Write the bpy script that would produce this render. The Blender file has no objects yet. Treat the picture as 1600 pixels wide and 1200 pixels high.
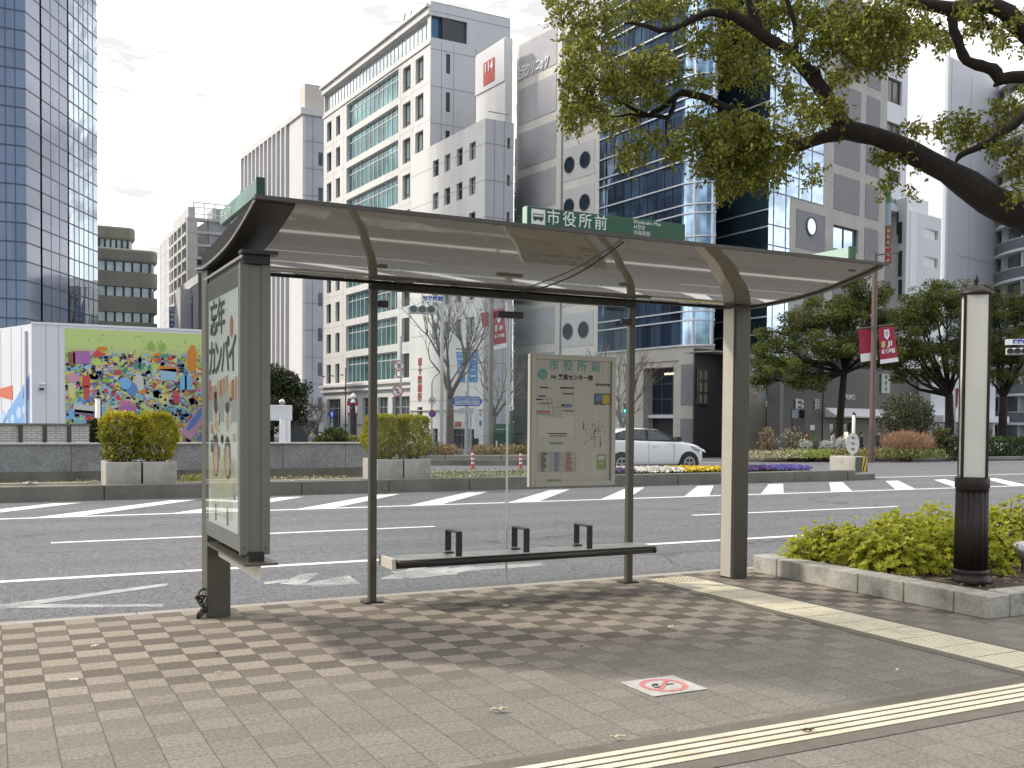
import bpy, math, random
from mathutils import Vector, Matrix
rad = math.radians
SC = bpy.context.scene
COL = SC.collection
# ---------------------------------------------------------------- camera model (x = along the kerb, y = across the road)
F = 1590.; CX = 800.; A = rad(27.1); ROLL = rad(.45); PT = rad(-1.6); YH = 659.; H = 1.5
CY = YH - F*math.tan(PT)
def ray(px, py):
    x = (px-CX)/F; y = (CY-py)/F
    xr = x*math.cos(ROLL)-y*math.sin(ROLL); yr = x*math.sin(ROLL)+y*math.cos(ROLL)
    f = math.cos(PT)-yr*math.sin(PT); z = math.sin(PT)+yr*math.cos(PT)
    return Vector((xr*math.cos(A)+f*math.sin(A), -xr*math.sin(A)+f*math.cos(A), z))
EYE = Vector((0, 0, H))
def at(px, py, dep):                       # the point at a given distance ahead of the eye
    return EYE+ray(px, py)*dep
def onz(px, py, z=0.):
    d = ray(px, py); return EYE+d*((z-H)/d.z)
def ony(px, py, y):
    d = ray(px, py); return EYE+d*(y/d.y)
def onx(px, py, x):
    d = ray(px, py); return EYE+d*(x/d.x)
def gz(y):                                 # the ground falls gently beyond the central reservation
    return -.12-.024*min(max(0, y-26), 34)
def atg(px, dep):                          # on the ground below a picture column
    p = at(px, 660, dep); p.z = gz(p.y); return p
def hz(vp):
    d = ray(vp, YH+.00785*(vp-800)); d.z = 0; return d.normalized()
XA = Vector((1, 0, 0)); YA = Vector((0, 1, 0)); ZA = Vector((0, 0, 1))

# ---------------------------------------------------------------- materials
def nt(name):
    m = bpy.data.materials.new(name); m.use_nodes = True
    return m, m.node_tree.nodes, m.node_tree.links, m.node_tree.nodes['Principled BSDF']
def mixc(N, L, fac, a, b, blend='MIX'):
    n = N.new('ShaderNodeMix'); n.data_type = 'RGBA'; n.blend_type = blend
    for s, v in ((n.inputs[0], fac), (n.inputs[6], a), (n.inputs[7], b)):
        if isinstance(v, (int, float)): s.default_value = v
        elif isinstance(v, tuple): s.default_value = (*v, 1)
        else: L.new(v, s)
    return n.outputs[2]
def mth(N, L, op, a, b=None, c=None, clamp=False):
    n = N.new('ShaderNodeMath'); n.operation = op; n.use_clamp = clamp
    for i, v in enumerate((a, b, c)):
        if v is None: continue
        if isinstance(v, (int, float)): n.inputs[i].default_value = v
        else: L.new(v, n.inputs[i])
    return n.outputs[0]
def noise(N, L, scale, detail=4, rough=.6, vec=None):
    n = N.new('ShaderNodeTexNoise'); n.inputs['Scale'].default_value = scale
    n.inputs['Detail'].default_value = detail; n.inputs['Roughness'].default_value = rough
    if vec is not None: L.new(vec, n.inputs['Vector'])
    return n.outputs['Fac']
def ramp(N, L, fac, lo, hi):
    n = N.new('ShaderNodeMapRange'); n.inputs[1].default_value = lo; n.inputs[2].default_value = hi
    L.new(fac, n.inputs[0]); return n.outputs[0]
def mat(name, c, rough=.6, metal=0., var=.0, sc=3., fine=0., fsc=60., bump=0., spec=.5, coat=0., stain=None, streak=False):
    m, N, L, P = nt(name)
    P.inputs['Roughness'].default_value = rough; P.inputs['Metallic'].default_value = metal
    P.inputs['Specular IOR Level'].default_value = spec; P.inputs['Coat Weight'].default_value = coat
    P.inputs['Base Color'].default_value = (*c, 1)
    if var or fine or bump or stain:
        tc = N.new('ShaderNodeTexCoord'); v = tc.outputs['Object']
        if streak:
            mp = N.new('ShaderNodeMapping'); mp.inputs['Scale'].default_value = (1, 1, .12); L.new(v, mp.inputs[0]); v = mp.outputs[0]
        col = None
        nz = noise(N, L, sc, 5, .62, v)
        lo = tuple(x*(1-var) for x in c); hi = tuple(min(1, x*(1+var)) for x in c)
        col = mixc(N, L, ramp(N, L, nz, .3, .7), lo, hi)
        if stain:
            n2 = noise(N, L, sc*.37, 6, .7, v)
            col = mixc(N, L, ramp(N, L, n2, .52, .72), col, stain)
        if fine:
            nf = noise(N, L, fsc, 2, .7, tc.outputs['Object'])
            g = N.new('ShaderNodeMapRange'); g.inputs[1].default_value = .3; g.inputs[2].default_value = .7
            g.inputs[3].default_value = 1-fine; g.inputs[4].default_value = 1+fine; L.new(nf, g.inputs[0])
            vv = N.new('ShaderNodeCombineColor'); [L.new(g.outputs[0], vv.inputs[i]) for i in range(3)]
            col = mixc(N, L, 1., col, vv.outputs[0], 'MULTIPLY')
            if bump:
                b = N.new('ShaderNodeBump'); b.inputs['Strength'].default_value = bump; b.inputs['Distance'].default_value = .004
                L.new(nf, b.inputs['Height']); L.new(b.outputs[0], P.inputs['Normal'])
        L.new(col, P.inputs['Base Color'])
    return m
def leafmat(name, c, c2, trans=.35):
    m, N, L, P = nt(name)
    gi = N.new('ShaderNodeNewGeometry')
    col = mixc(N, L, gi.outputs['Random Per Island'], c, c2)
    P.inputs['Roughness'].default_value = .45; P.inputs['Specular IOR Level'].default_value = .35
    L.new(col, P.inputs['Base Color'])
    t = N.new('ShaderNodeBsdfTranslucent'); L.new(col, t.inputs[0])
    mx = N.new('ShaderNodeMixShader'); mx.inputs[0].default_value = trans
    L.new(P.outputs[0], mx.inputs[1]); L.new(t.outputs[0], mx.inputs[2])
    L.new(mx.outputs[0], N['Material Output'].inputs[0])
    return m
def glassmat(name, tint=(.93, .97, .96), refl=.7):
    m, N, L, P = nt(name); N.remove(P)
    t = N.new('ShaderNodeBsdfTransparent'); t.inputs[0].default_value = (*tint, 1)
    g = N.new('ShaderNodeBsdfGlossy'); g.inputs['Roughness'].default_value = .01
    f = N.new('ShaderNodeFresnel'); gi = N.new('ShaderNodeNewGeometry')   # same reflectance from both sides of the pane
    L.new(mth(N, L, 'ADD', 1.45, mth(N, L, 'MULTIPLY', gi.outputs['Backfacing'], 1/1.45-1.45)), f.inputs[0])
    k = mth(N, L, 'MULTIPLY', f.outputs[0], refl)
    mx = N.new('ShaderNodeMixShader'); L.new(k, mx.inputs[0]); L.new(t.outputs[0], mx.inputs[1]); L.new(g.outputs[0], mx.inputs[2])
    L.new(mx.outputs[0], N['Material Output'].inputs[0]); return m
def mirror(name, c, metal=.75, rough=.05, wob=.0, var=.0, vs=1., tint=0.):
    m, N, L, P = nt(name)
    P.inputs['Base Color'].default_value = (*c, 1); P.inputs['Metallic'].default_value = metal; P.inputs['Roughness'].default_value = rough
    tc = N.new('ShaderNodeTexCoord')
    if var:
        n = noise(N, L, vs, 2, .5, tc.outputs['Object'])
        L.new(mixc(N, L, ramp(N, L, n, .35, .65), tuple(x*(1-var) for x in c), tuple(min(1, x*(1+var)) for x in c)), P.inputs['Base Color'])
    if tint:                                # each pane a little lighter or darker
        at_ = N.new('ShaderNodeAttribute'); at_.attribute_name = 'tint'; L.new(mixc(N, L, at_.outputs['Fac'], tuple(x*(1-tint) for x in c), tuple(min(1, x*(1+tint)) for x in c)), P.inputs['Base Color'])
    if wob:
        n = noise(N, L, .6, 2, .5, tc.outputs['Object'])
        b = N.new('ShaderNodeBump'); b.inputs['Strength'].default_value = wob; b.inputs['Distance'].default_value = .05
        L.new(n, b.inputs['Height']); L.new(b.outputs[0], P.inputs['Normal'])
    return m
def emis(name, c, s=1.):
    m, N, L, P = nt(name)
    P.inputs['Base Color'].default_value = (*c, 1); P.inputs['Emission Color'].default_value = (*c, 1); P.inputs['Emission Strength'].default_value = s
    return m
M = {}
def C(hexs):                                # sRGB hex -> linear
    v = [int(hexs[i:i+2], 16)/255 for i in (0, 2, 4)]
    return tuple(x/12.92 if x <= .04045 else ((x+.055)/1.055)**2.4 for x in v)
def pm(name, hexs, rough=.55, **k):         # plain paint
    if name not in M: M[name] = mat(name, C(hexs) if isinstance(hexs, str) else hexs, rough, **k)
    return M[name]

# ---------------------------------------------------------------- mesh builder
class MB:
    def __init__(s): s.v = []; s.f = []; s.m = []; s.k = 0
    def add(s, vs, fs):
        o = len(s.v); s.v += [tuple(v) for v in vs]
        for f in fs: s.f.append([o+i for i in f]); s.m.append(s.k)
        return s
    def box(s, x0, x1, y0, y1, z0, z1):
        return s.add([(x, y, z) for z in (z0, z1) for y in (y0, y1) for x in (x0, x1)],
                     [(0, 2, 3, 1), (4, 5, 7, 6), (0, 1, 5, 4), (2, 6, 7, 3), (0, 4, 6, 2), (1, 3, 7, 5)])
    def obox(s, o, a, b, c):                # corner and three edge vectors
        o = Vector(o); vs = [o+a*i+b*j+c*k for k in (0, 1) for j in (0, 1) for i in (0, 1)]
        fs = [(0, 2, 3, 1), (4, 5, 7, 6), (0, 1, 5, 4), (2, 6, 7, 3), (0, 4, 6, 2), (1, 3, 7, 5)]
        if a.cross(b).dot(c) < 0: fs = [f[::-1] for f in fs]
        return s.add(vs, fs)
    def poly(s, vs): return s.add(vs, [tuple(range(len(vs)))])
    def prism(s, pts, h):                   # polygon of points extruded along vector h
        n = len(pts); pts = [Vector(p) for p in pts]
        return s.add(pts+[p+h for p in pts], [tuple(range(n-1, -1, -1)), tuple(range(n, 2*n))]+[(i, (i+1) % n, n+(i+1) % n, n+i) for i in range(n)])
    def tube(s, pts, rs, n=8, cap=True):
        pts = [Vector(p) for p in pts]
        if not isinstance(rs, (list, tuple)): rs = [rs]*len(pts)
        o = len(s.v); up = None
        for i, p in enumerate(pts):
            t = (pts[min(i+1, len(pts)-1)]-pts[max(i-1, 0)]).normalized()
            if up is None: up = t.orthogonal().normalized()
            up = (up-t*up.dot(t)).normalized(); w = t.cross(up)
            for j in range(n):
                a = 2*math.pi*j/n; s.v.append(tuple(p+(up*math.cos(a)+w*math.sin(a))*rs[i]))
        for i in range(len(pts)-1):
            for j in range(n):
                s.f.append([o+i*n+j, o+i*n+(j+1) % n, o+(i+1)*n+(j+1) % n, o+(i+1)*n+j]); s.m.append(s.k)
        if cap:
            s.f.append([o+j for j in range(n-1, -1, -1)]); s.m.append(s.k)
            e = o+(len(pts)-1)*n; s.f.append([e+j for j in range(n)]); s.m.append(s.k)
        return s
    def lathe(s, c, prof, n=24, flute=0., nf=0):  # profile of (radius, z)
        c = Vector(c); o = len(s.v)
        for r, z in prof:
            for j in range(n):
                a = 2*math.pi*j/n; q = r*(1-flute*(.5+.5*math.cos(nf*a))) if nf else r
                s.v.append((c.x+q*math.cos(a), c.y+q*math.sin(a), c.z+z))
        for i in range(len(prof)-1):
            for j in range(n):
                s.f.append([o+i*n+j, o+i*n+(j+1) % n, o+(i+1)*n+(j+1) % n, o+(i+1)*n+j]); s.m.append(s.k)
        s.f.append([o+j for j in range(n-1, -1, -1)]); s.m.append(s.k)
        e = o+(len(prof)-1)*n; s.f.append([e+j for j in range(n)]); s.m.append(s.k)
        return s
    def disc(s, c, n, r, d, seg=24, ry=None, up=None):  # disc of thickness d facing n
        n = Vector(n).normalized(); up = Vector(up) if up else (ZA if abs(n.z) < .9 else YA)
        a = up.cross(n).normalized(); b = n.cross(a); c = Vector(c); ry = ry or r
        return s.prism([c+a*math.cos(t)*r+b*math.sin(t)*ry for t in [2*math.pi*i/seg for i in range(seg)]], n*d)
    def ring(s, c, n, r0, r1, d, seg=28, ry=None):
        n = Vector(n).normalized(); up = ZA if abs(n.z) < .9 else YA
        a = up.cross(n).normalized(); b = n.cross(a); c = Vector(c); k = (ry/r1) if ry else 1
        e = [a*math.cos(t)+b*math.sin(t)*k for t in [2*math.pi*i/seg for i in range(seg)]]
        vs = [c+x*r0 for x in e]+[c+x*r1 for x in e]+[c+x*r0+n*d for x in e]+[c+x*r1+n*d for x in e]; S = seg; fs = []
        for i in range(S):
            j = (i+1) % S
            fs += [(2*S+i, 3*S+i, 3*S+j, 2*S+j), (S+i, S+j, 3*S+j, 3*S+i), (i, 2*S+i, 2*S+j, j), (i, j, S+j, S+i)]
        return s.add(vs, fs)
    def build(s, name, mats, parent=None, smooth=False, bevel=0., seg=2, label=None):
        me = bpy.data.meshes.new(name)
        off = Vector(parent['_o']) if parent else Vector((0, 0, 0))
        me.from_pydata([(a-off.x, b-off.y, c-off.z) for a, b, c in s.v], [], s.f)
        for m in (mats if isinstance(mats, (list, tuple)) else [mats]): me.materials.append(m)
        if s.k: me.polygons.foreach_set('material_index', s.m)
        if smooth: me.polygons.foreach_set('use_smooth', [True]*len(me.polygons))
        me.update()
        o = bpy.data.objects.new(name, me); COL.objects.link(o); o['_o'] = tuple(off); o.parent = parent
        if bevel:
            b = o.modifiers.new('bevel', 'BEVEL'); b.width = bevel; b.segments = seg; b.limit_method = 'ANGLE'; b.angle_limit = rad(40)
        if label: o['label'] = label
        return o
def tag(o, label, cat, group=None, kind=None):
    if label: o['label'] = label
    if cat: o['category'] = cat
    if group: o['group'] = group
    if kind: o['kind'] = kind
    return o
def thing(name, label, cat, loc=(0, 0, 0), group=None):
    o = bpy.data.objects.new(name, None); o.empty_display_size = .2; COL.objects.link(o); o.location = loc; o['_o'] = tuple(loc)
    return tag(o, label, cat, group)
def struct(o): o['kind'] = 'structure'; return o
def copy_tree(o, parent=None):
    c = o.copy(); COL.objects.link(c); c.parent = parent
    for ch in list(o.children): copy_tree(ch, c)
    return c
def text(name, body, size, m, parent, pos, ex, ez, align='CENTER', thick=.003, bold=0., wide=1., line=1.):
    """lettering as solid geometry: pos = anchor, ex = reading direction, ez = up of the letters"""
    cu = bpy.data.curves.new(name, 'FONT'); cu.body = body; cu.size = size; cu.extrude = thick/2; cu.offset = bold; cu.align_x = align; cu.align_y = 'CENTER'; cu.space_line = line
    cu.resolution_u = 3
    t = bpy.data.objects.new(name, cu); COL.objects.link(t)
    dg = bpy.context.evaluated_depsgraph_get(); me = bpy.data.meshes.new_from_object(t.evaluated_get(dg))
    bpy.data.objects.remove(t); bpy.data.curves.remove(cu)
    ex = Vector(ex).normalized(); ez = Vector(ez).normalized(); en = ex.cross(ez)
    off = Vector(parent['_o']); pos = Vector(pos)-off
    for v in me.vertices:
        c = v.co; v.co = pos+ex*(c.x*wide)+ez*c.y+en*(c.z+thick/2)
    me.materials.clear(); me.materials.append(m); me.update()
    o = bpy.data.objects.new(name, me); COL.objects.link(o); o.parent = parent; o['_o'] = tuple(off)
    return o
def vtext(name, body, size, m, parent, pos, ex, ez, step, **k):
    for i, ch in enumerate(body):
        text(name, ch, size, m, parent, Vector(pos)-Vector(ez).normalized()*step*i, ex, ez, **k)

# ---------------------------------------------------------------- foliage
def leaf(mb, p, d, n, L, W):
    s = d.cross(n).normalized()*W; q = p+d*L
    mid = p+d*L*.5-n*W*.35
    mb.add([p, mid+s+n*W*.5, q, mid-s+n*W*.5], [(0, 1, 2, 3)])
def rdir(R):
    while True:
        v = Vector((R.uniform(-1, 1), R.uniform(-1, 1), R.uniform(-1, 1)))
        if .05 < v.length < 1: return v.normalized()
def cloud(mb, R, c, r, n, L, W, shell=.5, droop=.3, up=0.):
    """n small leaves through an ellipsoid, thicker towards its skin"""
    c = Vector(c)
    for i in range(n):
        u = rdir(R); k = R.random()**.33; k = k*(1-shell)+shell*(.75+.3*R.random()) if R.random() < .75 else k
        p = c+Vector((u.x*r[0], u.y*r[1], u.z*r[2]))*k
        d = (rdir(R)+u*.5-ZA*droop+ZA*up).normalized(); nn = (rdir(R)+ZA*.8).normalized()
        leaf(mb, p, d, nn, L*R.uniform(.7, 1.25), W*R.uniform(.7, 1.2))
def branchy(mb, R, p, d, L, r, depth, out=None, spread=.55, up=.25, n=8):
    """a tapering limb that forks; collects its twig ends"""
    pts = [p]; q = Vector(p); dd = d.normalized()
    for i in range(4):
        dd = (dd+rdir(R)*.16+ZA*up*.12).normalized(); q = q+dd*L/4; pts.append(q.copy())
    r1 = r*.62
    mb.tube(pts, [r+(r1-r)*i/4 for i in range(5)], n if depth > 2 else (6 if depth > 1 else 4))
    if depth <= 0:
        if out is not None: out.append(q)
        return
    k = R.choice((2, 3, 3))
    for i in range(k):
        e = (dd+rdir(R)*spread+ZA*up*.4).normalized()
        branchy(mb, R, q, e, L*R.uniform(.62, .85), r1*R.uniform(.72, .95), depth-1, out, spread, up, n)
    if depth > 1:
        branchy(mb, R, pts[2], (dd+rdir(R)*spread*1.5).normalized(), L*.6, r1*.6, depth-2, out, spread, up, n)
# ================================================================ light, sky, camera
SUN_EL = rad(38); SUNV = Vector((-.77*math.cos(SUN_EL), .64*math.cos(SUN_EL), math.sin(SUN_EL))).normalized()
W = bpy.data.worlds.new('World'); SC.world = W; W.use_nodes = True
N = W.node_tree.nodes; L = W.node_tree.links; BG = N['Background']
sky = N.new('ShaderNodeTexSky'); sky.sky_type = 'NISHITA'; sky.sun_disc = False; sky.sun_elevation = SUN_EL
sky.sun_rotation = math.atan2(SUNV.x, SUNV.y); sky.dust_density = 2.
tc = N.new('ShaderNodeTexCoord'); dv = tc.outputs['Generated']
dp = N.new('ShaderNodeVectorMath'); dp.operation = 'DOT_PRODUCT'; L.new(dv, dp.inputs[0]); dp.inputs[1].default_value = Vector((.25, .93, .25)).normalized()
mp = N.new('ShaderNodeMapping'); mp.inputs['Scale'].default_value = (1, 1, 2.6); L.new(dv, mp.inputs[0])
n1 = noise(N, L, 2.3, 6, .6, mp.outputs[0])
cover = mth(N, L, 'ADD', ramp(N, L, dp.outputs['Value'], -1.1, .3), mth(N, L, 'MULTIPLY', mth(N, L, 'SUBTRACT', n1, .5), 2.2), None, True)
cover = ramp(N, L, cover, .15, .75)
mp2 = N.new('ShaderNodeMapping'); mp2.inputs['Scale'].default_value = (1, 1, 4.2); L.new(dv, mp2.inputs[0])
n2 = noise(N, L, 5.5, 6, .62, mp2.outputs[0])
cl = mixc(N, L, ramp(N, L, n2, .43, .6), (13., 12.9, 12.6), (5.2, 5.2, 5.25))
fin = mixc(N, L, cover, sky.outputs[0], cl)
L.new(fin, BG.inputs[0]); BG.inputs[1].default_value = .1
sl = bpy.data.lights.new('sun', 'SUN'); sl.energy = 2.0; sl.angle = rad(5); sl.color = (1, .93, .82)
so = bpy.data.objects.new('sun', sl); COL.objects.link(so); so.rotation_euler = SUNV.to_track_quat('Z', 'Y').to_euler()
cam = bpy.data.cameras.new('camera'); co = bpy.data.objects.new('camera', cam); COL.objects.link(co)
cam.sensor_width = 36; cam.lens = 36*F/1600; cam.shift_y = (CY-600)/1600; cam.clip_end = 6000; cam.clip_start = .05
o_ = ray(CX, CY); fx = ray(CX+F, CY)-o_; fy = ray(CX, CY-F)-o_
co.matrix_world = Matrix(((fx.x, fy.x, -o_.x, 0), (fx.y, fy.y, -o_.y, 0), (fx.z, fy.z, -o_.z, H), (0, 0, 0, 1)))
SC.camera = co
SC.view_settings.view_transform = 'Standard'; SC.view_settings.look = 'None'; SC.view_settings.exposure = .8; SC.view_settings.gamma = 1
SC.render.engine = 'CYCLES'; SC.cycles.use_denoising = True; SC.cycles.max_bounces = 8; SC.cycles.transparent_max_bounces = 16
SC.cycles.sample_clamp_indirect = 6; SC.cycles.caustics_reflective = False; SC.cycles.caustics_refractive = False

# ================================================================ ground, pavement, road
def asphalt():
    m, N, L, P = nt('asphalt')
    tc = N.new('ShaderNodeTexCoord'); v = tc.outputs['Object']
    mp = N.new('ShaderNodeMapping'); mp.inputs['Scale'].default_value = (.25, 1, 1); L.new(v, mp.inputs[0])
    big = noise(N, L, .55, 5, .6, mp.outputs[0]); f1 = noise(N, L, 15, 4, .95, v); f2 = noise(N, L, 60, 1, .5, v)
    c = mixc(N, L, ramp(N, L, big, .3, .7), (.112, .113, .121), (.142, .143, .152))
    sp = mth(N, L, 'ADD', mth(N, L, 'MULTIPLY', f1, .6), mth(N, L, 'MULTIPLY', f2, .4))
    g = ramp(N, L, sp, .37, .63)
    c = mixc(N, L, g, mixc(N, L, 1., c, (.35, .35, .36), 'MULTIPLY'), mixc(N, L, 1., c, (1.85, 1.84, 1.86), 'MULTIPLY'))
    sx = N.new('ShaderNodeSeparateXYZ'); L.new(v, sx.inputs[0])          # wheel tracks along each lane, thin sealed cracks
    tr = mth(N, L, 'SINE', mth(N, L, 'MULTIPLY', mth(N, L, 'SUBTRACT', sx.outputs[1], 11.9), 3.7))
    tr = mth(N, L, 'MULTIPLY', ramp(N, L, tr, .1, .9), mth(N, L, 'MULTIPLY', ramp(N, L, big, .25, .6), .2)); c = mixc(N, L, tr, c, (.05, .05, .054))
    mc = N.new('ShaderNodeMapping'); mc.inputs['Scale'].default_value = (.22, .42, 1); L.new(v, mc.inputs[0]); vo = N.new('ShaderNodeTexVoronoi'); vo.feature = 'DISTANCE_TO_EDGE'; vo.inputs['Scale'].default_value = .5
    dn = N.new('ShaderNodeTexNoise'); dn.inputs['Scale'].default_value = 2.; L.new(v, dn.inputs['Vector']); ad = N.new('ShaderNodeVectorMath'); ad.operation = 'MULTIPLY_ADD'; L.new(dn.outputs['Color'], ad.inputs[0]); ad.inputs[1].default_value = (.25, .25, 0); L.new(mc.outputs[0], ad.inputs[2]); L.new(ad.outputs[0], vo.inputs['Vector'])
    c = mixc(N, L, mth(N, L, 'MULTIPLY', mth(N, L, 'LESS_THAN', vo.outputs['Distance'], .0045), .5), c, (.035, .035, .037))
    L.new(c, P.inputs['Base Color']); P.inputs['Roughness'].default_value = .75; P.inputs['Specular IOR Level'].default_value = .35
    b = N.new('ShaderNodeBump'); b.inputs['Strength'].default_value = .5; b.inputs['Distance'].default_value = .005; L.new(f1, b.inputs['Height']); L.new(b.outputs[0], P.inputs['Normal'])
    return m
M['asphalt'] = asphalt()
mb = MB(); ys = [-120, 8.2, 26, 36, 48, 60, 200, 3000]
for i in range(len(ys)-1):
    a, b = ys[i], ys[i+1]; X0, X1 = (-400, 500) if b < 300 else (-2500, 2500)
    mb.poly([(X0, a, gz(a)), (X1, a, gz(a)), (X1, b, gz(b)), (X0, b, gz(b))])
struct(mb.build('road', M['asphalt']))

TS = .2075; TV = .188
def paving():
    m, N, L, P = nt('paving_tiles')
    tc = N.new('ShaderNodeTexCoord'); v = tc.outputs['Object']; sx = N.new('ShaderNodeSeparateXYZ'); L.new(v, sx.inputs[0])
    u = mth(N, L, 'DIVIDE', mth(N, L, 'SUBTRACT', sx.outputs[0], .055), TS); w = mth(N, L, 'DIVIDE', mth(N, L, 'SUBTRACT', sx.outputs[1], 8.2), TV)
    iu = mth(N, L, 'FLOOR', u); iw = mth(N, L, 'FLOOR', w)
    ch = mth(N, L, 'FLOORED_MODULO', mth(N, L, 'ADD', iu, iw), 2.)
    cv = N.new('ShaderNodeCombineXYZ'); L.new(iu, cv.inputs[0]); L.new(iw, cv.inputs[1])
    wn = N.new('ShaderNodeTexWhiteNoise'); wn.noise_dimensions = '3D'; L.new(cv.outputs[0], wn.inputs[0]); rnd = wn.outputs['Value']
    # worn paving away from the kerb: the chequer fades
    fadeN = noise(N, L, .7, 3, .5, v)
    fade = ramp(N, L, mth(N, L, 'ADD', sx.outputs[1], mth(N, L, 'MULTIPLY', mth(N, L, 'SUBTRACT', fadeN, .5), 1.2)), 5.1, 6.1)
    fade = mth(N, L, 'ADD', mth(N, L, 'MULTIPLY', fade, .74), .1)
    k = mth(N, L, 'ADD', .5, mth(N, L, 'MULTIPLY', mth(N, L, 'SUBTRACT', ch, .5), fade))
    k = mth(N, L, 'ADD', k, mth(N, L, 'MULTIPLY', mth(N, L, 'SUBTRACT', rnd, .5), .34))
    warm = mixc(N, L, k, (.115, .095, .076), (.285, .24, .195)); grey = mixc(N, L, k, (.135, .124, .107), (.235, .216, .187))
    c = mixc(N, L, ramp(N, L, sx.outputs[1], 4.6, 6.4), grey, warm)
    f1 = noise(N, L, 48, 4, .9, v); sp = N.new('ShaderNodeMapRange'); sp.inputs[1].default_value = .28; sp.inputs[2].default_value = .72; sp.inputs[3].default_value = .38; sp.inputs[4].default_value = 1.72; L.new(f1, sp.inputs[0])
    cc = N.new('ShaderNodeCombineColor'); [L.new(sp.outputs[0], cc.inputs[i]) for i in range(3)]
    c = mixc(N, L, 1., c, cc.outputs[0], 'MULTIPLY')
    st = noise(N, L, .9, 6, .65, v); c = mixc(N, L, mth(N, L, 'MULTIPLY', ramp(N, L, st, .55, .75), .35), c, (.15, .135, .112))
    fu = mth(N, L, 'PINGPONG', mth(N, L, 'ADD', u, 0.), .5); fw = mth(N, L, 'PINGPONG', w, .5)
    ju = mth(N, L, 'LESS_THAN', fu, .016); jw = mth(N, L, 'MULTIPLY', mth(N, L, 'LESS_THAN', fw, .015), mth(N, L, 'GREATER_THAN', mth(N, L, 'FRACT', mth(N, L, 'MULTIPLY', rnd, 7.3)), .15))
    j = mth(N, L, 'MAXIMUM', ju, jw)
    c = mixc(N, L, mth(N, L, 'MULTIPLY', j, .62), c, (.055, .045, .036))
    vg = N.new('ShaderNodeTexVoronoi'); vg.inputs['Scale'].default_value = 2.6; L.new(v, vg.inputs['Vector']); gs = N.new('ShaderNodeSeparateColor'); L.new(vg.outputs['Color'], gs.inputs[0])   # trodden gum spots
    gum = mth(N, L, 'MULTIPLY', mth(N, L, 'LESS_THAN', vg.outputs['Distance'], mth(N, L, 'MULTIPLY', gs.outputs[1], .05)), mth(N, L, 'GREATER_THAN', gs.outputs[0], .62)); c = mixc(N, L, mth(N, L, 'MULTIPLY', gum, .55), c, (.06, .055, .048))
    moss = noise(N, L, 2.2, 5, .7, v)
    mm = mth(N, L, 'MULTIPLY', mth(N, L, 'MULTIPLY', ramp(N, L, moss, .5, .62), ramp(N, L, sx.outputs[1], 7.45, 7.8)), mth(N, L, 'MULTIPLY', ramp(N, L, sx.outputs[0], 2.7, 3.), .75))
    c = mixc(N, L, mm, c, (.075, .072, .05))
    L.new(c, P.inputs['Base Color']); P.inputs['Roughness'].default_value = .75; P.inputs['Specular IOR Level'].default_value = .3
    b = N.new('ShaderNodeBump'); b.inputs['Strength'].default_value = .4; b.inputs['Distance'].default_value = .003
    hh = mth(N, L, 'SUBTRACT', mth(N, L, 'MULTIPLY', f1, .6), j); L.new(hh, b.inputs['Height']); L.new(b.outputs[0], P.inputs['Normal'])
    return m
M['paving'] = paving()
struct(MB().box(-60, 120, -40, 8.2, -.3, 0).build('pavement', M['paving']))
M['kerbstone'] = mat('kerb_granite', (.34, .31, .27), .7, var=.15, sc=2, fine=.2, fsc=80)
mb = MB(); x = -20.
while x < 60:
    mb.box(x, x+.995, 8.203, 8.35, -.3, -.004); x += 1.
struct(mb.build('kerb', M['kerbstone'], bevel=.012))
# tactile paving: a strip from the kerb across the pavement, a strip along it
M['tactile'] = mat('tactile_cream', (.68, .61, .46), .65, var=.1, sc=4, fine=.1, fsc=120, stain=(.45, .39, .29))
M['border'] = mat('tactile_border', (.13, .115, .095), .75, var=.12, sc=6, fine=.2, fsc=90)
M['tgap'] = mat('tactile_base', (.42, .365, .27), .75, var=.15, sc=5)
mb = MB(); mb.box(5.50, 6.13, 3.985, 8.02, .001, .004); mb.box(-30, 100, 3.50, 3.983, .001, .004)
struct(mb.build('tactile_border', M['border']))
mb = MB(); mb.box(5.575, 6.055, 3.985, 8.02, .0041, .008); 
mb.k = 1
y = 7.72
while y > 3.99:                              # raised bars, tile by tile
    for i in range(9):
        x = 5.588+i*.0515; y1 = max(3.988, y-.285)
        if y-y1 > .03: mb.box(x, x+.04, y1, y, .008, .0115)
    y -= .3
for i in range(9):                           # warning dots by the kerb
    for k in range(5):
        mb.disc((5.605+i*.0515, 7.76+k*.056, .008), ZA, .017, .0045, 8)
R = random.Random(4)
x = -12.
while x < 60:
    for i in range(4):
        yb = 3.612+i*.068; w = .046; g = .002
        mb.box(x+g+i*.05, x+.298+i*.05, yb, yb+w, .0045, .0095)
    x += .3
struct(mb.build('tactile_paving', [M['tgap'], M['tactile']], bevel=.003, seg=1))
mb = MB(); y = 7.72; R = random.Random(5)
while y > 3.99:                              # grime in the gaps where bars meet
    for i in range(8):
        if R.random() < .8: mb.disc((5.633+i*.0515, y-.2925, .0081), ZA, R.uniform(.007, .011), .001, 7)
    y -= .3
struct(mb.build('tactile_grime', pm('grime_dark', (.06, .045, .03), .9)))
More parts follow.
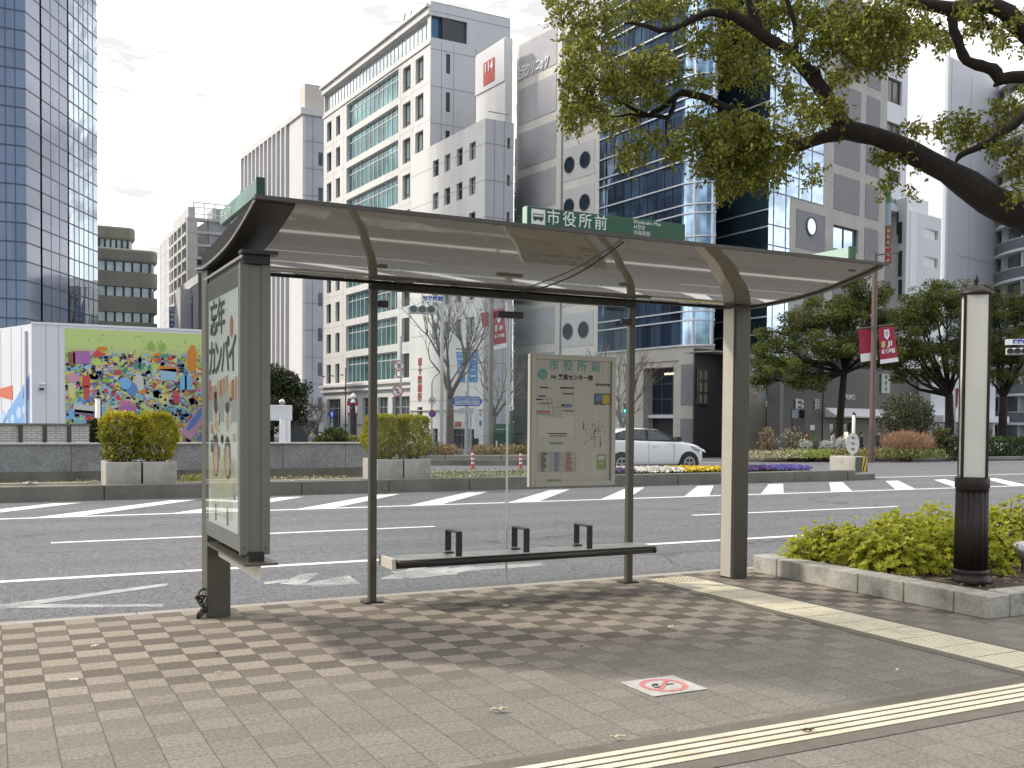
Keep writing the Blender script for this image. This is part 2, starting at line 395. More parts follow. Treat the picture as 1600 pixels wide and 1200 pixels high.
# white road paint, worn
def paint(name, lo, hi, col=(.74, .74, .72)):
    m, N, L, P = nt(name); tc = N.new('ShaderNodeTexCoord'); v = tc.outputs['Object']
    n = noise(N, L, 1.7, 5, .7, v); f = noise(N, L, 70, 2, .7, v)
    k = ramp(N, L, mth(N, L, 'ADD', mth(N, L, 'MULTIPLY', n, .6), mth(N, L, 'MULTIPLY', f, .4)), lo, hi)
    P.inputs['Base Color'].default_value = (*col, 1); P.inputs['Roughness'].default_value = .7
    t = N.new('ShaderNodeBsdfTransparent'); mx = N.new('ShaderNodeMixShader'); L.new(k, mx.inputs[0]); L.new(t.outputs[0], mx.inputs[1]); L.new(P.outputs[0], mx.inputs[2]); L.new(mx.outputs[0], N['Material Output'].inputs[0]); return m
M['paint'] = paint('road_paint', .2, .38); M['wornpaint'] = paint('worn_road_paint', .36, .66, (.66, .66, .65))
Z0 = -.12
def strip(mb, a, b, w, z=Z0+.004):
    a = Vector(a); b = Vector(b); d = (b-a).normalized(); n = Vector((-d.y, d.x, 0))*w/2
    mb.poly([(p.x, p.y, z) for p in (a-n, b-n, b+n, a+n)])
mb = MB(); strip(mb, (-60, 11.19, 0), (120, 11.19, 0), .15); struct(mb.build('road_edge_line', M['paint']))
mb = MB(); strip(mb, (-60, 18.14, 0), (90, 18.14, 0), .17); struct(mb.build('road_centre_line', M['paint']))
for a, b in ((.68, 6.06), (10.95, 16.0), (-10, -4.5), (21, 26), (31, 36)):
    mb = MB(); strip(mb, (a, 14.43, 0), (b, 14.43, 0), .13); struct(mb.build('lane_dash', M['paint']))
for k in range(-5, 13):
    x = 7.47+2.165*k; mb = MB()
    if k < 4 or k > 6:
        mb.poly([(x-.35, 18.23, Z0+.004), (x+.33, 18.23, Z0+.004), (x+2.72, 21.1, Z0+.004), (x+2.2, 21.1, Z0+.004)])
    else:
        mb.poly([(x-.35, 18.23, Z0+.004), (x+.33, 18.23, Z0+.004), (x+2.9, 21.1, Z0+.004), (x+2.4, 21.1, Z0+.004)])
    struct(mb.build('hatching_bar', M['paint']))
mb = MB(); strip(mb, (24, 22.6, 0), (80, 22.6, 0), .17); strip(mb, (24, 41, 0), (95, 41, 0), .2, gz(41)+.01); mb.poly([(-40, 31.5, gz(31.5)+.012), (30, 31.5, gz(31.5)+.012), (30, 32.4, gz(32.4)+.012), (-40, 32.4, gz(32.4)+.012)])
struct(mb.build('far_lane_line', M['paint']))
# worn stop lettering on the carriageway
mb = MB()
for q in (((0, 945), (262, 911), (262, 915), (0, 952)), ((0, 944), (255, 944), (255, 948), (0, 950)), ((437, 912), (470, 897), (498, 895), (472, 915)), ((468, 913), (545, 899), (562, 912), (500, 917)),
          ((592, 905), (640, 888), (668, 886), (628, 905)), ((610, 893), (700, 886), (716, 897), (640, 904)), ((690, 890), (730, 884), (758, 888), (702, 897)), ((735, 886), (845, 879), (848, 884), (742, 892)), ((412, 909), (450, 905), (452, 909), (414, 913))):
    mb.poly([tuple(onz(*p, Z0+.005)) for p in q])
struct(mb.build('worn_stop_lettering', M['wornpaint']))
# no smoking slab set in the paving
ns = thing('no_smoking_sign', 'square white no smoking sign stuck flat on the paving', 'sign', (3.4, 4.73, .004))
MB().box(3.215, 3.585, 4.56, 4.895, .003, .006).build('panel', mat('sign_slab', (.46, .445, .425), .6, var=.12, sc=9, fine=.2, fsc=70, stain=(.33, .31, .28)), ns)
mr = mat('faded_red', (.5, .17, .16), .7, var=.2, sc=12, fine=.2, fsc=70, stain=(.42, .28, .26)); mk = mat('faded_black', (.05, .05, .05), .6, var=.3, sc=20)
mb = MB().ring((3.4, 4.728, .006), ZA, .108, .138, .002); d = Vector((.707, .707, 0))
mb.obox(Vector((3.4, 4.728, .0062))-d*.11-Vector((-.707, .707, 0))*.013, d*.22, Vector((-.707, .707, 0))*.026, ZA*.0022)
mb.build('prohibition_ring', mr, ns)
mb = MB().box(3.415, 3.475, 4.72, 4.74, .006, .0075)
mb.tube([(3.33, 4.73, .0068), (3.345, 4.75, .0068), (3.365, 4.735, .0068), (3.38, 4.76, .0068)], .006, 5); mb.tube([(3.32, 4.70, .0068), (3.36, 4.70, .0068)], .006, 5); mb.box(3.35, 3.39, 4.768, 4.776, .006, .0075)
mb.build('cigarette_pictogram', mk, ns)
# fallen leaves and scraps
lm = [pm('dry_leaf', 'a89c84'), pm('pale_scrap', 'd8d2c4'), pm('dark_leaf', '3a2a1c')]
for i, (px, py, s, mi, lab) in enumerate(((148, 1010, .05, 1, 'white crumpled scrap on the chequered paving far left'), (115, 1063, .05, 1, 'small pale scrap on the paving below the crumpled scrap'), (340, 1022, .04, 2, 'tiny dark leaf on the paving below the left shelter post'), (780, 1110, .1, 0, 'long pale dry leaf on the grey paving left of the no smoking sign'),
        (965, 1153, .08, 0, 'curled dry leaf beside the lower tactile strip'), (1048, 980, .06, 1, 'pale curled leaf on the chequered paving above the no smoking sign'), (1402, 1047, .035, 1, 'tiny white scrap on the grey paving right of the no smoking sign'), (790, 947, .05, 1, 'pale scrap under the shelter bench'), (1262, 1142, .07, 2, 'dark leaf fragment on the lower tactile strip'), (660, 985, .03, 0, 'tiny dry leaf on the chequered paving below the bench'),
        (342, 1051, .045, 0, 'brown leaf flake on the paving below the tiny dark leaf'), (908, 1011, .02, 2, 'black speck of bark between chequered tiles'))):
    p = onz(px, py, .012); R = random.Random(i); a = R.uniform(-.5, .5); mb = MB(); n = 6; vs = []
    for k in range(n+1):
        t = k/n; w = s*.13*math.sin(math.pi*min(1, t*1.02+.02))+.002; z = .012*math.sin(t*7+i)*s/.1
        for q in (-1, 1): vs.append(p+Vector((math.cos(a)*(t-.5)*s-math.sin(a)*w*q, math.sin(a)*(t-.5)*s+math.cos(a)*w*q, abs(z)+.003*(q > 0))))
    mb.add(vs, [(2*k, 2*k+2, 2*k+3, 2*k+1) for k in range(n)]); mb.add([v+ZA*.003 for v in vs], [(2*k+1, 2*k+3, 2*k+2, 2*k) for k in range(n)])
    tag(mb.build('fallen_leaf' if mi != 1 else 'paper_scrap', lm[mi]), lab, 'leaf' if mi != 1 else 'scrap', 'litter on the paving')
# ================================================================ the bus shelter
taupe = mat('taupe_metal', (.092, .084, .066), .42, .25, var=.06, sc=3, fine=.04, fsc=120)
taupeL = mat('taupe_panel', (.125, .122, .105), .45, .2, var=.05, sc=3)
black = mat('black_metal', (.035, .031, .027), .4, .3, var=.1, sc=5)
brown = mat('brown_metal', (.022, .018, .015), .5, .1, var=.12, sc=4)
steel = mat('brushed_steel', (.55, .54, .52), .3, .8, var=.06, sc=6)
cream = mat('cream_edge', (.62, .58, .5), .45, var=.06, sc=5)
glass = glassmat('clear_glass', (.945, .965, .96), .8)
X0, X1 = 1.42, 6.62
sh = thing('bus_shelter', 'taupe metal bus shelter with a curved glossy roof and clear glass back', 'bus shelter', (4, 7.9, 0))
MB().box(1.44, 1.615, 7.84, 8.06, 0, 2.62).build('post', taupe, sh, bevel=.006)
p2 = MB().box(6.335, 6.51, 7.70, 7.90, 0, 2.63).build('post', taupe, sh, bevel=.006)
MB().box(6.322, 6.334, 7.725, 7.875, .02, 2.6).build('painted_lit_face', mat('post_lit_tone', (.5, .47, .4), .4, .3, var=.05), p2)  # pale strip paints in the lit left face of the post
for x in (2.79, 5.315):
    o = MB().box(x-.03, x+.03, 7.94, 8.0, 0, 2.6).build('mullion_post', taupe, sh, bevel=.004)
    MB().box(x-.08, x+.08, 7.91, 8.04, .001, .012).build('base_plate', black, o)
# roof: a thin shell rising towards the pavement
prof = [(8.12, 2.665), (7.98, 2.645), (7.8, 2.635), (7.6, 2.637), (7.4, 2.643), (7.2, 2.653), (7.0, 2.668), (6.8, 2.692), (6.6, 2.728), (6.45, 2.757), (6.3, 2.79), (6.17, 2.824)]
def pz(y):
    for (a, b), (c, d) in zip(prof, prof[1:]):
        if c <= y <= a: return b+(d-b)*(y-a)/(c-a)
    return prof[0][1] if y > prof[0][0] else prof[-1][1]
fineY = [8.12-i*(8.12-6.17)/60 for i in range(61)]
# smooth the profile a little
zs = [pz(y) for y in fineY]
for _ in range(6): zs = [zs[0]]+[(zs[i-1]+2*zs[i]+zs[i+1])/4 for i in range(1, 60)]+[zs[-1]]
def glossy_ceiling():
    m, N, L, P = nt('glossy_taupe_ceiling')
    tc = N.new('ShaderNodeTexCoord'); v = tc.outputs['Object']
    mp = N.new('ShaderNodeMapping'); mp.inputs['Scale'].default_value = (.35, 1, 1); L.new(v, mp.inputs[0])
    n = noise(N, L, 1.2, 2, .5, mp.outputs[0])
    b = N.new('ShaderNodeBump'); b.inputs['Strength'].default_value = .07; b.inputs['Distance'].default_value = .012; L.new(n, b.inputs['Height']); L.new(b.outputs[0], P.inputs['Normal'])
    P.inputs['Base Color'].default_value = (.30, .275, .235, 1); P.inputs['Metallic'].default_value = .12; P.inputs['Roughness'].default_value = .035; P.inputs['Specular IOR Level'].default_value = .7
    return m
ceil = glossy_ceiling()
xs = [X0+(X1-X0)*i/8 for i in range(9)]
mb = MB(); nx = len(xs)
mb.add([(x, y, z) for y, z in zip(fineY, zs) for x in xs], [(j*nx+i, (j+1)*nx+i, (j+1)*nx+i+1, j*nx+i+1) for j in range(60) for i in range(nx-1)])
mb.k = 1; e = .022
mb.add([(x, y, z+e) for y, z in zip(fineY, zs) for x in (X0, X1)], [(2*j, 2*j+1, 2*j+3, 2*j+2) for j in range(60)])
for x, s in ((X0, 1), (X1, -1)):
    vs = [(x, y, z) for y, z in zip(fineY, zs)]+[(x, y, z+e) for y, z in zip(fineY, zs)]
    mb.add(vs, [((j, 61+j, 62+j, j+1) if s > 0 else (j, j+1, 62+j, 61+j)) for j in range(60)])
mb.add([(X0, 8.12, zs[0]), (X1, 8.12, zs[0]), (X1, 8.12, zs[0]+e), (X0, 8.12, zs[0]+e)], [(0, 3, 2, 1)])
mb.add([(X0, 6.17, zs[-1]), (X1, 6.17, zs[-1]), (X1, 6.17, zs[-1]+e), (X0, 6.17, zs[-1]+e)], [(0, 1, 2, 3)])
roof = mb.build('roof', [ceil, brown], sh, smooth=True)
for p in roof.data.polygons: p.use_smooth = p.material_index == 0
# front and rear lips, end bands
MB().box(X0-.012, X1+.02, 6.135, 6.169, zs[-1]-.004, zs[-1]+.02).build('front_lip', mat('grey_lip', (.07, .065, .055), .5, .2), roof)
MB().box(X0, X1, 8.121, 8.15, zs[0]-.02, zs[0]+.07).build('rear_lip', brown, roof)
def band(x0, x1, y0, y1, dz0, dz1):
    b = MB(); k = 24; Y = [y0+(y1-y0)*i/k for i in range(k+1)]
    Z = []
    for y in Y:
        t = (8.12-y)/(8.12-6.17)*60; i = min(59, max(0, int(t))); Z.append(zs[i]+(zs[i+1]-zs[i])*(t-i))
    vs = [(x, y, z+d) for y, z in zip(Y, Z) for d in (dz0, dz1) for x in (x0, x1)]
    f = []
    for i in range(k):
        a = 4*i; c = a+4
        f += [(a, a+1, c+1, c), (a+2, c+2, c+3, a+3), (a, c, c+2, a+2), (a+1, a+3, c+3, c+1)]
    f += [(0, 2, 3, 1), (4*k, 4*k+1, 4*k+3, 4*k+2)]
    return b.add(vs, f)
band(X0-.011, X0-.001, 8.11, 6.18, -.012, .004).build('end_trim', steel, roof)
band(X0+.002, X0+.24, 8.11, 6.18, -.016, -.002).build('end_band', brown, roof)
band(X1-.05, X1+.004, 8.11, 6.18, -.016, -.002).build('end_band', taupe, roof)
mb = MB(); k = 24; Y = [8.05-(8.05-6.25)*i/k for i in range(k+1)]
def zr(y):
    t = (8.12-y)/(8.12-6.17)*60; i = min(59, max(0, int(t))); return zs[i]+(zs[i+1]-zs[i])*(t-i)
vs = []
for y in Y: vs += [(X0+.02, y, zr(y)+e+.001), (X0+.02, y, max(zr(y)+e+.004, 2.855-(y-6.25)*.058))]
mb.add(vs, [(2*i, 2*i+1, 2*i+3, 2*i+2) for i in range(k)])
mb.add([(a+.02, b, c) for a, b, c in vs], [(2*i, 2*i+2, 2*i+3, 2*i+1) for i in range(k)])
mb.build('roof_upstand', mat('matt_black', (.009, .008, .007), .6, spec=.2), roof)
# beam, downlights, cable, glass
MB().box(2.76, 5.345, 7.93, 8.01, 2.572, 2.629).build('beam', black, sh, bevel=.006)
for x, y in ((2.98, 7.75), (5.25, 7.72)):
    o = MB().lathe((x, y, zr(y)-.012), [(.085, 0), (.095, .004), (.095, .02)], 24).build('downlight', taupeL, sh, smooth=True)
    MB().lathe((x, y, zr(y)-.013), [(.06, 0), (.06, .002)], 20).build('lens', mat('lamp_lens', (.3, .29, .27), .2), o) if x < 4 else MB().lathe((x, y, zr(y)-.0135), [(.06, 0), (.06, .002)], 20).build('lens', bpy.data.materials['lamp_lens'], o)
a = onx(968, 377, 3.35); pts = []
for i in range(13):
    t = i/12; y = 7.9+(6.2-7.9)*t; x = 4.1+(4.06-4.1)*t; pts.append((x, y, zr(y)-.016-.01*math.sin(math.pi*t)))
MB().tube(pts, .006, 6).build('cable', black, roof)
for i, (a, b) in enumerate(((2.825, 4.022), (4.038, 5.28))):
    g = MB().box(a, b, 7.965, 7.975, .06, 2.53).build('glass_pane', glass, sh)
MB().box(4.022, 4.038, 7.964, 7.976, .06, 2.5).build('glass_joint', mat('pale_seal', (.72, .73, .72), .3), sh)
def clamp(x0, x1, z):
    o = MB().box(x0, x1, 7.9, 7.962, z-.028, z+.028).build('glass_clamp', black, sh, bevel=.01)
    return o
o = clamp(3.91, 4.15, 2.43); MB().box(4.0, 4.055, 7.93, 7.96, 2.46, 2.54).build('hanger', steel, o)
clamp(2.825, 2.9, 2.455); clamp(5.18, 5.285, 2.43)
# lock and chain at the foot of the left post
mb = MB(); R = random.Random(3)
for i in range(7):
    c = Vector((1.415+R.uniform(-.02, .01), 7.86+R.uniform(-.02, .03), .03+.025*i)); n = rdir(R)
    a = n.orthogonal(); b = n.cross(a); mb.tube([c+(a*math.cos(t)*.03+b*math.sin(t)*.022) for t in [2*math.pi*j/10 for j in range(11)]], .009, 6)
ch = mb.build('chain', black); tag(ch, 'short black chain hung round the foot of the left shelter post', 'chain')

# ---- bench
bn = thing('bench', 'narrow grey metal shelter bench with three looped armrests', 'bench', (4.2, 7.8, 0))
bz = .385
mb = MB()
for i in range(4): mb.box(2.9, 5.36, 7.64+i*.07, 7.703+i*.07, bz-.011, bz)
mb.build('seat', mat('bench_slats', (.42, .42, .39), .35, .5, var=.08, sc=5), bn, bevel=.004)
MB().tube([(2.87, 7.655, bz-.042), (5.37, 7.655, bz-.042)], .031, 10).build('front_rail', black, bn, smooth=True)
MB().box(2.87, 5.36, 7.90, 7.94, bz-.06, bz-.004).build('rear_rail', taupe, bn)
MB().box(2.835, 2.868, 7.62, 7.935, bz-.075, bz+.012).build('end_cap', cream, bn, bevel=.004)
MB().lathe((0, 0, 0), [(.01, 0)], 4) if 0 else MB().tube([(5.371, 7.655, bz-.042), (5.39, 7.655, bz-.042)], .034, 10).build('end_cap', black, bn, smooth=True)
for x in [ony(q, 845, 7.67).x for q in (717, 822.5, 921)]:
    mb = MB(); w = .055; y0, y1, t = 7.66, 7.9, .016; h = .19
    mb.box(x-w/2, x+w/2, y0, y0+t, bz, bz+h); mb.box(x-w/2, x+w/2, y1-t, y1, bz+.02, bz+h); mb.box(x-w/2-.0006, x+w/2+.0006, y0-.0006, y1+.0006, bz+h, bz+h+.014)
    mb.box(x-w/2-.012, x+w/2+.012, y1-.05, y1, bz+.002, bz+.014)
    mb.build('armrest', black, bn, bevel=.004)
mb = MB()
for x in (4.12, 4.3): mb.box(x, x+.06, 7.66, 7.93, bz-.075, bz-.02)
mb.build('bracket', black, bn)

# ---- advertising panel hung across the left end
ad = thing('advertising_panel', 'tall two sided poster case hung across the left end of the shelter', 'poster case', (1.52, 7.2, 0))
pan = mat('case_metal', (.165, .16, .133), .45, .2, var=.05, sc=3)
MB().box(1.432, 1.61, 6.66, 7.78, .64, 2.5).build('case', pan, ad)
mb = MB().box(1.425, 1.485, 6.635, 6.66, .62, 2.515).box(1.562, 1.622, 6.635, 6.66, .62, 2.515)
mb.build('end_frame', pan, ad, bevel=.005); MB().box(1.486, 1.561, 6.642, 6.66, .64, 2.5).build('end_infill', pan, ad)
mb = MB()
for x in (1.453, 1.594): mb.disc((x, 6.6349, .665), (0, -1, 0), .006, .001, 10)
mb.build('screw', black, ad)
MB().box(1.44, 1.61, 6.6, 7.75, 2.503, 2.56).build('top_bracket', brown, ad); MB().box(1.42, 1.655, 6.56, 6.66, 2.561, 2.585).build('top_plate', black, ad)
MB().box(1.418, 1.424, 6.57, 7.84, 2.53, 2.548).build('edge_trim', steel, ad)
MB().box(1.475, 1.575, 6.6, 6.7, .58, .64).build('foot_block', brown, ad)
MB().box(1.425, 1.64, 6.5, 7.835, .565, .58).build('bottom_shelf', taupe, ad)
MB().box(1.52, 1.535, 6.52, 7.83, .47, .564).build('stiffener_plate', cream, ad)
# poster: facing the road end (-x)
po = MB().box(1.4275, 1.4315, 6.70, 7.70, .75, 2.36).build('poster', mat('poster_paper', (.70, .71, .69), .5, var=.05, sc=2), ad)
R = random.Random(8); px_ = 1.427
ink = [mat('ink_'+n, c, .5) for n, c in (('black', (.02, .02, .02)), ('red', (.5, .13, .1)), ('orange', (.55, .3, .18)), ('skin', (.62, .42, .3)), ('hair', (.06, .035, .03)), ('yellow', (.65, .5, .15)), ('grey', (.42, .43, .42)), ('white', (.75, .75, .72)), ('sand', (.6, .54, .42)))]
def pq(mi, y, z, w, h, layer, seg=0):
    mb = MB(); x = px_-.0006*layer
    if seg: mb.disc((x, y, z), (-1, 0, 0), w/2, .0005, seg, h/2)
    else: mb.box(x-.0005, x, y-w/2, y+w/2, z-h/2, z+h/2)
    return mb.build('poster_artwork', ink[mi], po)
for i in range(4): pq((6, 7, 8, 7)[i], 7.2, 1.6-.24*i, .96, .23, 1)
for i in range(10): pq((2, 1, 5, 2)[i % 4], 6.76+.098*i, 1.72+R.uniform(-.03, .03), .07, R.uniform(.08, .16), 2)
for yy in (7.42, 7.02):
    pq(4, yy, 1.24, .21, .3, 3, 20); pq(3, yy, 1.22, .15, .22, 4, 20); pq(8, yy, .94, .34, .24, 3); pq(5, yy+.13, 1.1, .05, .4, 2); pq(4, yy, .84, .05, .12, 5); pq(7, yy, 1.52, .22, .2, 3, 18); pq(3, yy, 1.5, .12, .16, 4, 16); pq(4, yy, 1.58, .14, .08, 5, 16)
    for s in (-.04, .04): pq(0, yy+s*.8, 1.25, .022, .01, 5, 10)
    pq(1, yy, 1.15, .05, .014, 5, 10)
pq(1, 6.9, 2.12, .1, .15, 3, 18)
for i in range(46): pq(R.choice((2, 3, 4, 5, 6, 7, 8, 8, 2)), R.uniform(6.78, 7.62), R.uniform(.82, 1.66), R.uniform(.03, .11), R.uniform(.02, .1), 2)
for ch_, y, z in (('忘', 7.5, 2.2), ('年', 7.24, 2.2)): text('poster_lettering', ch_, .27, ink[0], po, (px_-.001, y, z), -YA, ZA, bold=.004)
for ch_, y in (('カ', 7.56), ('ン', 7.34), ('パ', 7.1), ('イ', 6.86)): text('poster_lettering', ch_, .28, ink[0], po, (px_-.001, y, 1.92), -YA, ZA, bold=.005)
MB().box(1.418, 1.4235, 6.665, 7.775, .66, 2.49).build('cover_glass', glassmat('poster_glass', (.95, .98, .97), 1.), ad)

# ---- route map on the glass
rm = thing('route_map', 'framed bus route map poster hung on the shelter glass', 'map board', (4.68, 7.92, 0))
fr = mat('map_frame', (.42, .39, .32), .45, .3, var=.04); yf = 7.935
a, b, z0, z1 = 4.235, 5.115, .925, 2.1
mb = MB(); t = .045
mb.box(a, a+t, yf-.03, yf+.02, z0, z1).box(b-t, b, yf-.03, yf+.02, z0, z1).box(a+t, b-t, yf-.03, yf+.02, z0, z0+t).box(a+t, b-t, yf-.03, yf+.02, z1-t, z1)
mb.build('frame', fr, rm, bevel=.004); MB().box(a-.012, a-.001, yf-.02, yf+.02, z0, z1).build('frame_edge', cream, rm)
def paper():
    m, N, L, P = nt('map_paper'); tc = N.new('ShaderNodeTexCoord'); v = tc.outputs['Object']
    mp = N.new('ShaderNodeMapping'); mp.inputs['Scale'].default_value = (9, 1, 1.3); mp.inputs['Rotation'].default_value = (0, .25, 0); L.new(v, mp.inputs[0])
    n = noise(N, L, 1., 2, .5, mp.outputs[0]); b = N.new('ShaderNodeBump'); b.inputs['Strength'].default_value = .6; b.inputs['Distance'].default_value = .03; L.new(n, b.inputs['Height']); L.new(b.outputs[0], P.inputs['Normal'])
    P.inputs['Base Color'].default_value = (.44, .41, .34, 1); P.inputs['Roughness'].default_value = .3; return m
pp = MB().box(a+t, b-t, yf-.012, yf+.01, z0+t, z1-t).build('map_sheet', paper(), rm)
fy_ = yf-.0125
inks = [mat('map_'+n, c, .5) for n, c in (('teal', (.1, .3, .27)), ('black', (.03, .03, .03)), ('grey', (.19, .18, .16)), ('brown', (.26, .19, .12)), ('green', (.2, .27, .08)), ('blue', (.12, .17, .3)), ('red', (.36, .1, .09)), ('yellow', (.45, .34, .05)), ('dark', (.07, .08, .07)), ('pale', (.5, .47, .4)))]
mw = b-a; mh = z1-z0
def mp_(u, v): return a+mw*u, z1-mh*v            # board fractions, v downwards
def mq(mi, u0, u1, v0, v1, layer=1):
    x0, zt = mp_(u0, v0); x1, zb = mp_(u1, v1); y = fy_-.0006*layer
    return MB().box(x0, x1, y-.0005, y, zb, zt).build('map_marking', inks[mi], pp)
def ml(mi, pts, r=.0022):
    mb = MB(); P = [Vector((mp_(u, v)[0], fy_-.001, mp_(u, v)[1])) for u, v in pts]; mb.tube(P, r, 4); return mb
def mt(body, u, v, size, mi, al='CENTER', bold=0.):
    x, z = mp_(u, v); text('map_lettering', body, size, inks[mi], pp, (x, fy_-.001, z), XA, ZA, al, .001, bold)
for i, ch_ in enumerate('市役所前'): mt(ch_, .265+.165*i, .085, .1, 0, bold=.0012)
x, z = mp_(.135, .15); MB().disc((x, fy_, z), (0, -1, 0), .048, .001, 24).build('map_marking', inks[0], pp); mt('KOBE', .135, .15, .025, 9)
mt('系統', .26, .17, .03, 1, bold=.001); mt('貿易センター前', .52, .17, .052, 1, bold=.002); mt('神戸市交通局', .85, .22, .026, 1, bold=.001)
mb = MB(); R = random.Random(2)
for i in range(16):
    u0 = R.uniform(.08, .3); u1 = u0+R.uniform(.05, .24); v = R.uniform(.25, .47); P = [(u0, v), (u1, v)] if i % 2 else [(u0+.1, v), (u0+.12, min(.48, v+R.uniform(.04, .12)))]
    mb2 = ml(3, P, .0016); mb.v, mb.f, mb.m = mb.v+mb2.v, mb.f+[[j+len(mb.v) for j in f] for f in mb2.f], mb.m+mb2.m
mb.build('map_marking', inks[3], pp)
for q in ((.1, .2, .245, .255), (.34, .5, .243, .255), (.09, .17, .31, .32), (.37, .5, .288, .298), (.09, .24, .365, .372), (.35, .47, .375, .39), (.38, .5, .42, .428), (.06, .14, .335, .345)): mq(1, *q)
mq(6, .07, .22, .425, .44); mq(4, .07, .21, .445, .455); mq(5, .38, .48, .37, .395, 2); mq(9, .09, .5, .47, .62); mq(5, .2, .43, .595, .602); mq(2, .22, .42, .612, .618); mq(4, .22, .38, .663, .68); mq(4, .2, .36, .945, .962)
mb = MB()
for k in range(15):
    x0, zz = mp_(.09, .74+.0105*k); x1, _ = mp_(.53, 0); mb.box(x0, x1, fy_-.0012, fy_-.0007, zz-.0009, zz+.0009)
for k in range(7):
    x0, zt = mp_(.09+.0733*k, .74); _, zb = mp_(0, .887); mb.box(x0-.001, x0+.001, fy_-.0014, fy_-.0008, zb, zt)
mb.build('map_marking', inks[2], pp)
for k in range(14):
    for mi, u0, u1 in ((1, .12, .2), (5, .27, .37), (6, .41, .5)): mq(mi, u0, u0+(u1-u0)*R.uniform(.4, 1), .7435+.0105*k, .748+.0105*k, 3)
mb = MB()
for i in range(26):
    u0 = R.uniform(.62, .85); v0 = R.uniform(.5, .66); P = [(u0, v0), (min(.9, u0+R.uniform(.02, .08)), v0)] if i % 2 else [(u0, v0), (u0-.006, min(.7, v0+R.uniform(.03, .1)))]
    mb2 = ml(1, P, .0019); mb.v, mb.f, mb.m = mb.v+mb2.v, mb.f+[[j+len(mb.v) for j in f] for f in mb2.f], mb.m+mb2.m
mb.build('map_marking', inks[8], pp)
mq(8, .745, .945, .285, .375); mq(7, .845, .935, .295, .365, 2); mq(5, .76, .835, .295, .345, 2)
for u in (.8, .9):
    x, z = mp_(u, .378); MB().disc((x, fy_-.001, z), (0, -1, 0), .012, .001, 14).build('map_marking', inks[9], pp)
mq(4, .785, .9, .76, .875); mq(9, .8, .88, .772, .8, 2); mq(9, .805, .86, .81, .815, 2); mq(9, .805, .87, .83, .835, 2)

# ---- stop signs standing on the roof edge
green = mat('sign_green', (.008, .085, .035), .35, var=.05); greenD = mat('sign_green_dark', (.006, .045, .022), .4); wht = mat('sign_white', (.8, .82, .8), .4)
palegreen = mat('pale_green_acrylic', (.45, .62, .5), .35); teal = mat('teal_acrylic', (.28, .4, .37), .25, var=.2, sc=3)
ys = 6.6; sg = thing('stop_name_sign', 'green stop name sign with white lettering along the roof front', 'sign', (4.2, ys, zr(ys)+e))
sx0, sx1, sz0, sz1 = 3.49, 4.905, zr(ys)+e, 3.075
MB().box(sx0, sx1, ys, ys+.07, sz0, sz1).build('sign_box', green, sg, bevel=.004); MB().box(sx0-.006, sx0-.0005, ys+.002, ys+.068, sz0, sz1).build('end_cap', palegreen, sg)
tz = (sz1+2.925)/2+.003
bx = MB().box(sx0+.03, sx0+.145, ys-.003, ys-.0005, tz-.055, tz+.055).build('bus_icon_panel', wht, sg)
mb = MB().box(sx0+.045, sx0+.13, ys-.0045, ys-.0032, tz-.022, tz+.022)
for x in (.062, .11): mb.disc((sx0+x, ys-.0032, tz-.024), (0, -1, 0), .009, .0014, 12)
mb.build('bus_icon', greenD, bx)
mb = MB()
for k in range(4): mb.box(sx0+.05+k*.019, sx0+.065+k*.019, ys-.0055, ys-.0047, tz, tz+.015)
mb.build('bus_icon_windows', wht, bx)
for i, ch_ in enumerate('市役所前'): text('lettering', ch_, .118, wht, sg, (sx0+.215+i*.137, ys-.001, tz), XA, ZA, thick=.002, bold=.0008)
text('lettering', 'Shiyakusho Mae', .04, wht, sg, (sx0+.92, ys-.001, tz+.045), XA, ZA, 'LEFT', .002); text('lettering', '시청앞', .04, wht, sg, (sx0+.92, ys-.001, tz+.003), XA, ZA, 'LEFT', .002); text('lettering', '市政府前', .04, wht, sg, (sx0+.92, ys-.001, tz-.04), XA, ZA, 'LEFT', .002)
ls = thing('end_sign', 'translucent teal stop sign standing across the left roof end', 'sign', (1.45, 6.8, 2.93))
MB().box(1.435, 1.475, 6.22, 7.35, 2.9, 2.955).build('sign_box', teal, ls, bevel=.003) if 0 else MB().box(1.435, 1.475, 6.215, 7.32, 2.86, 2.957).build('sign_box', teal, ls)
MB().box(1.43, 1.48, 6.195, 6.2145, 2.85, 2.962).build('end_cap', greenD, ls)
vt = mat('pale_lettering', (.6, .7, .66), .4)
for i, ch_ in enumerate('市役所'): text('lettering', ch_, .1, vt, ls, (1.4345, 7.25-i*.13, 2.9), -YA, ZA, thick=.002)
rs = thing('end_sign', 'pale green backed stop sign standing across the right roof end', 'sign', (6.4, 6.8, 2.87))
p_ = onx(1334, 386, 6.42)
MB().box(6.385, 6.44, p_.y+.022, 7.5, 2.8, p_.z).build('sign_box', palegreen, rs); MB().box(6.38, 6.445, p_.y, p_.y+.0215, 2.78, p_.z+.004).build('end_cap', green, rs)
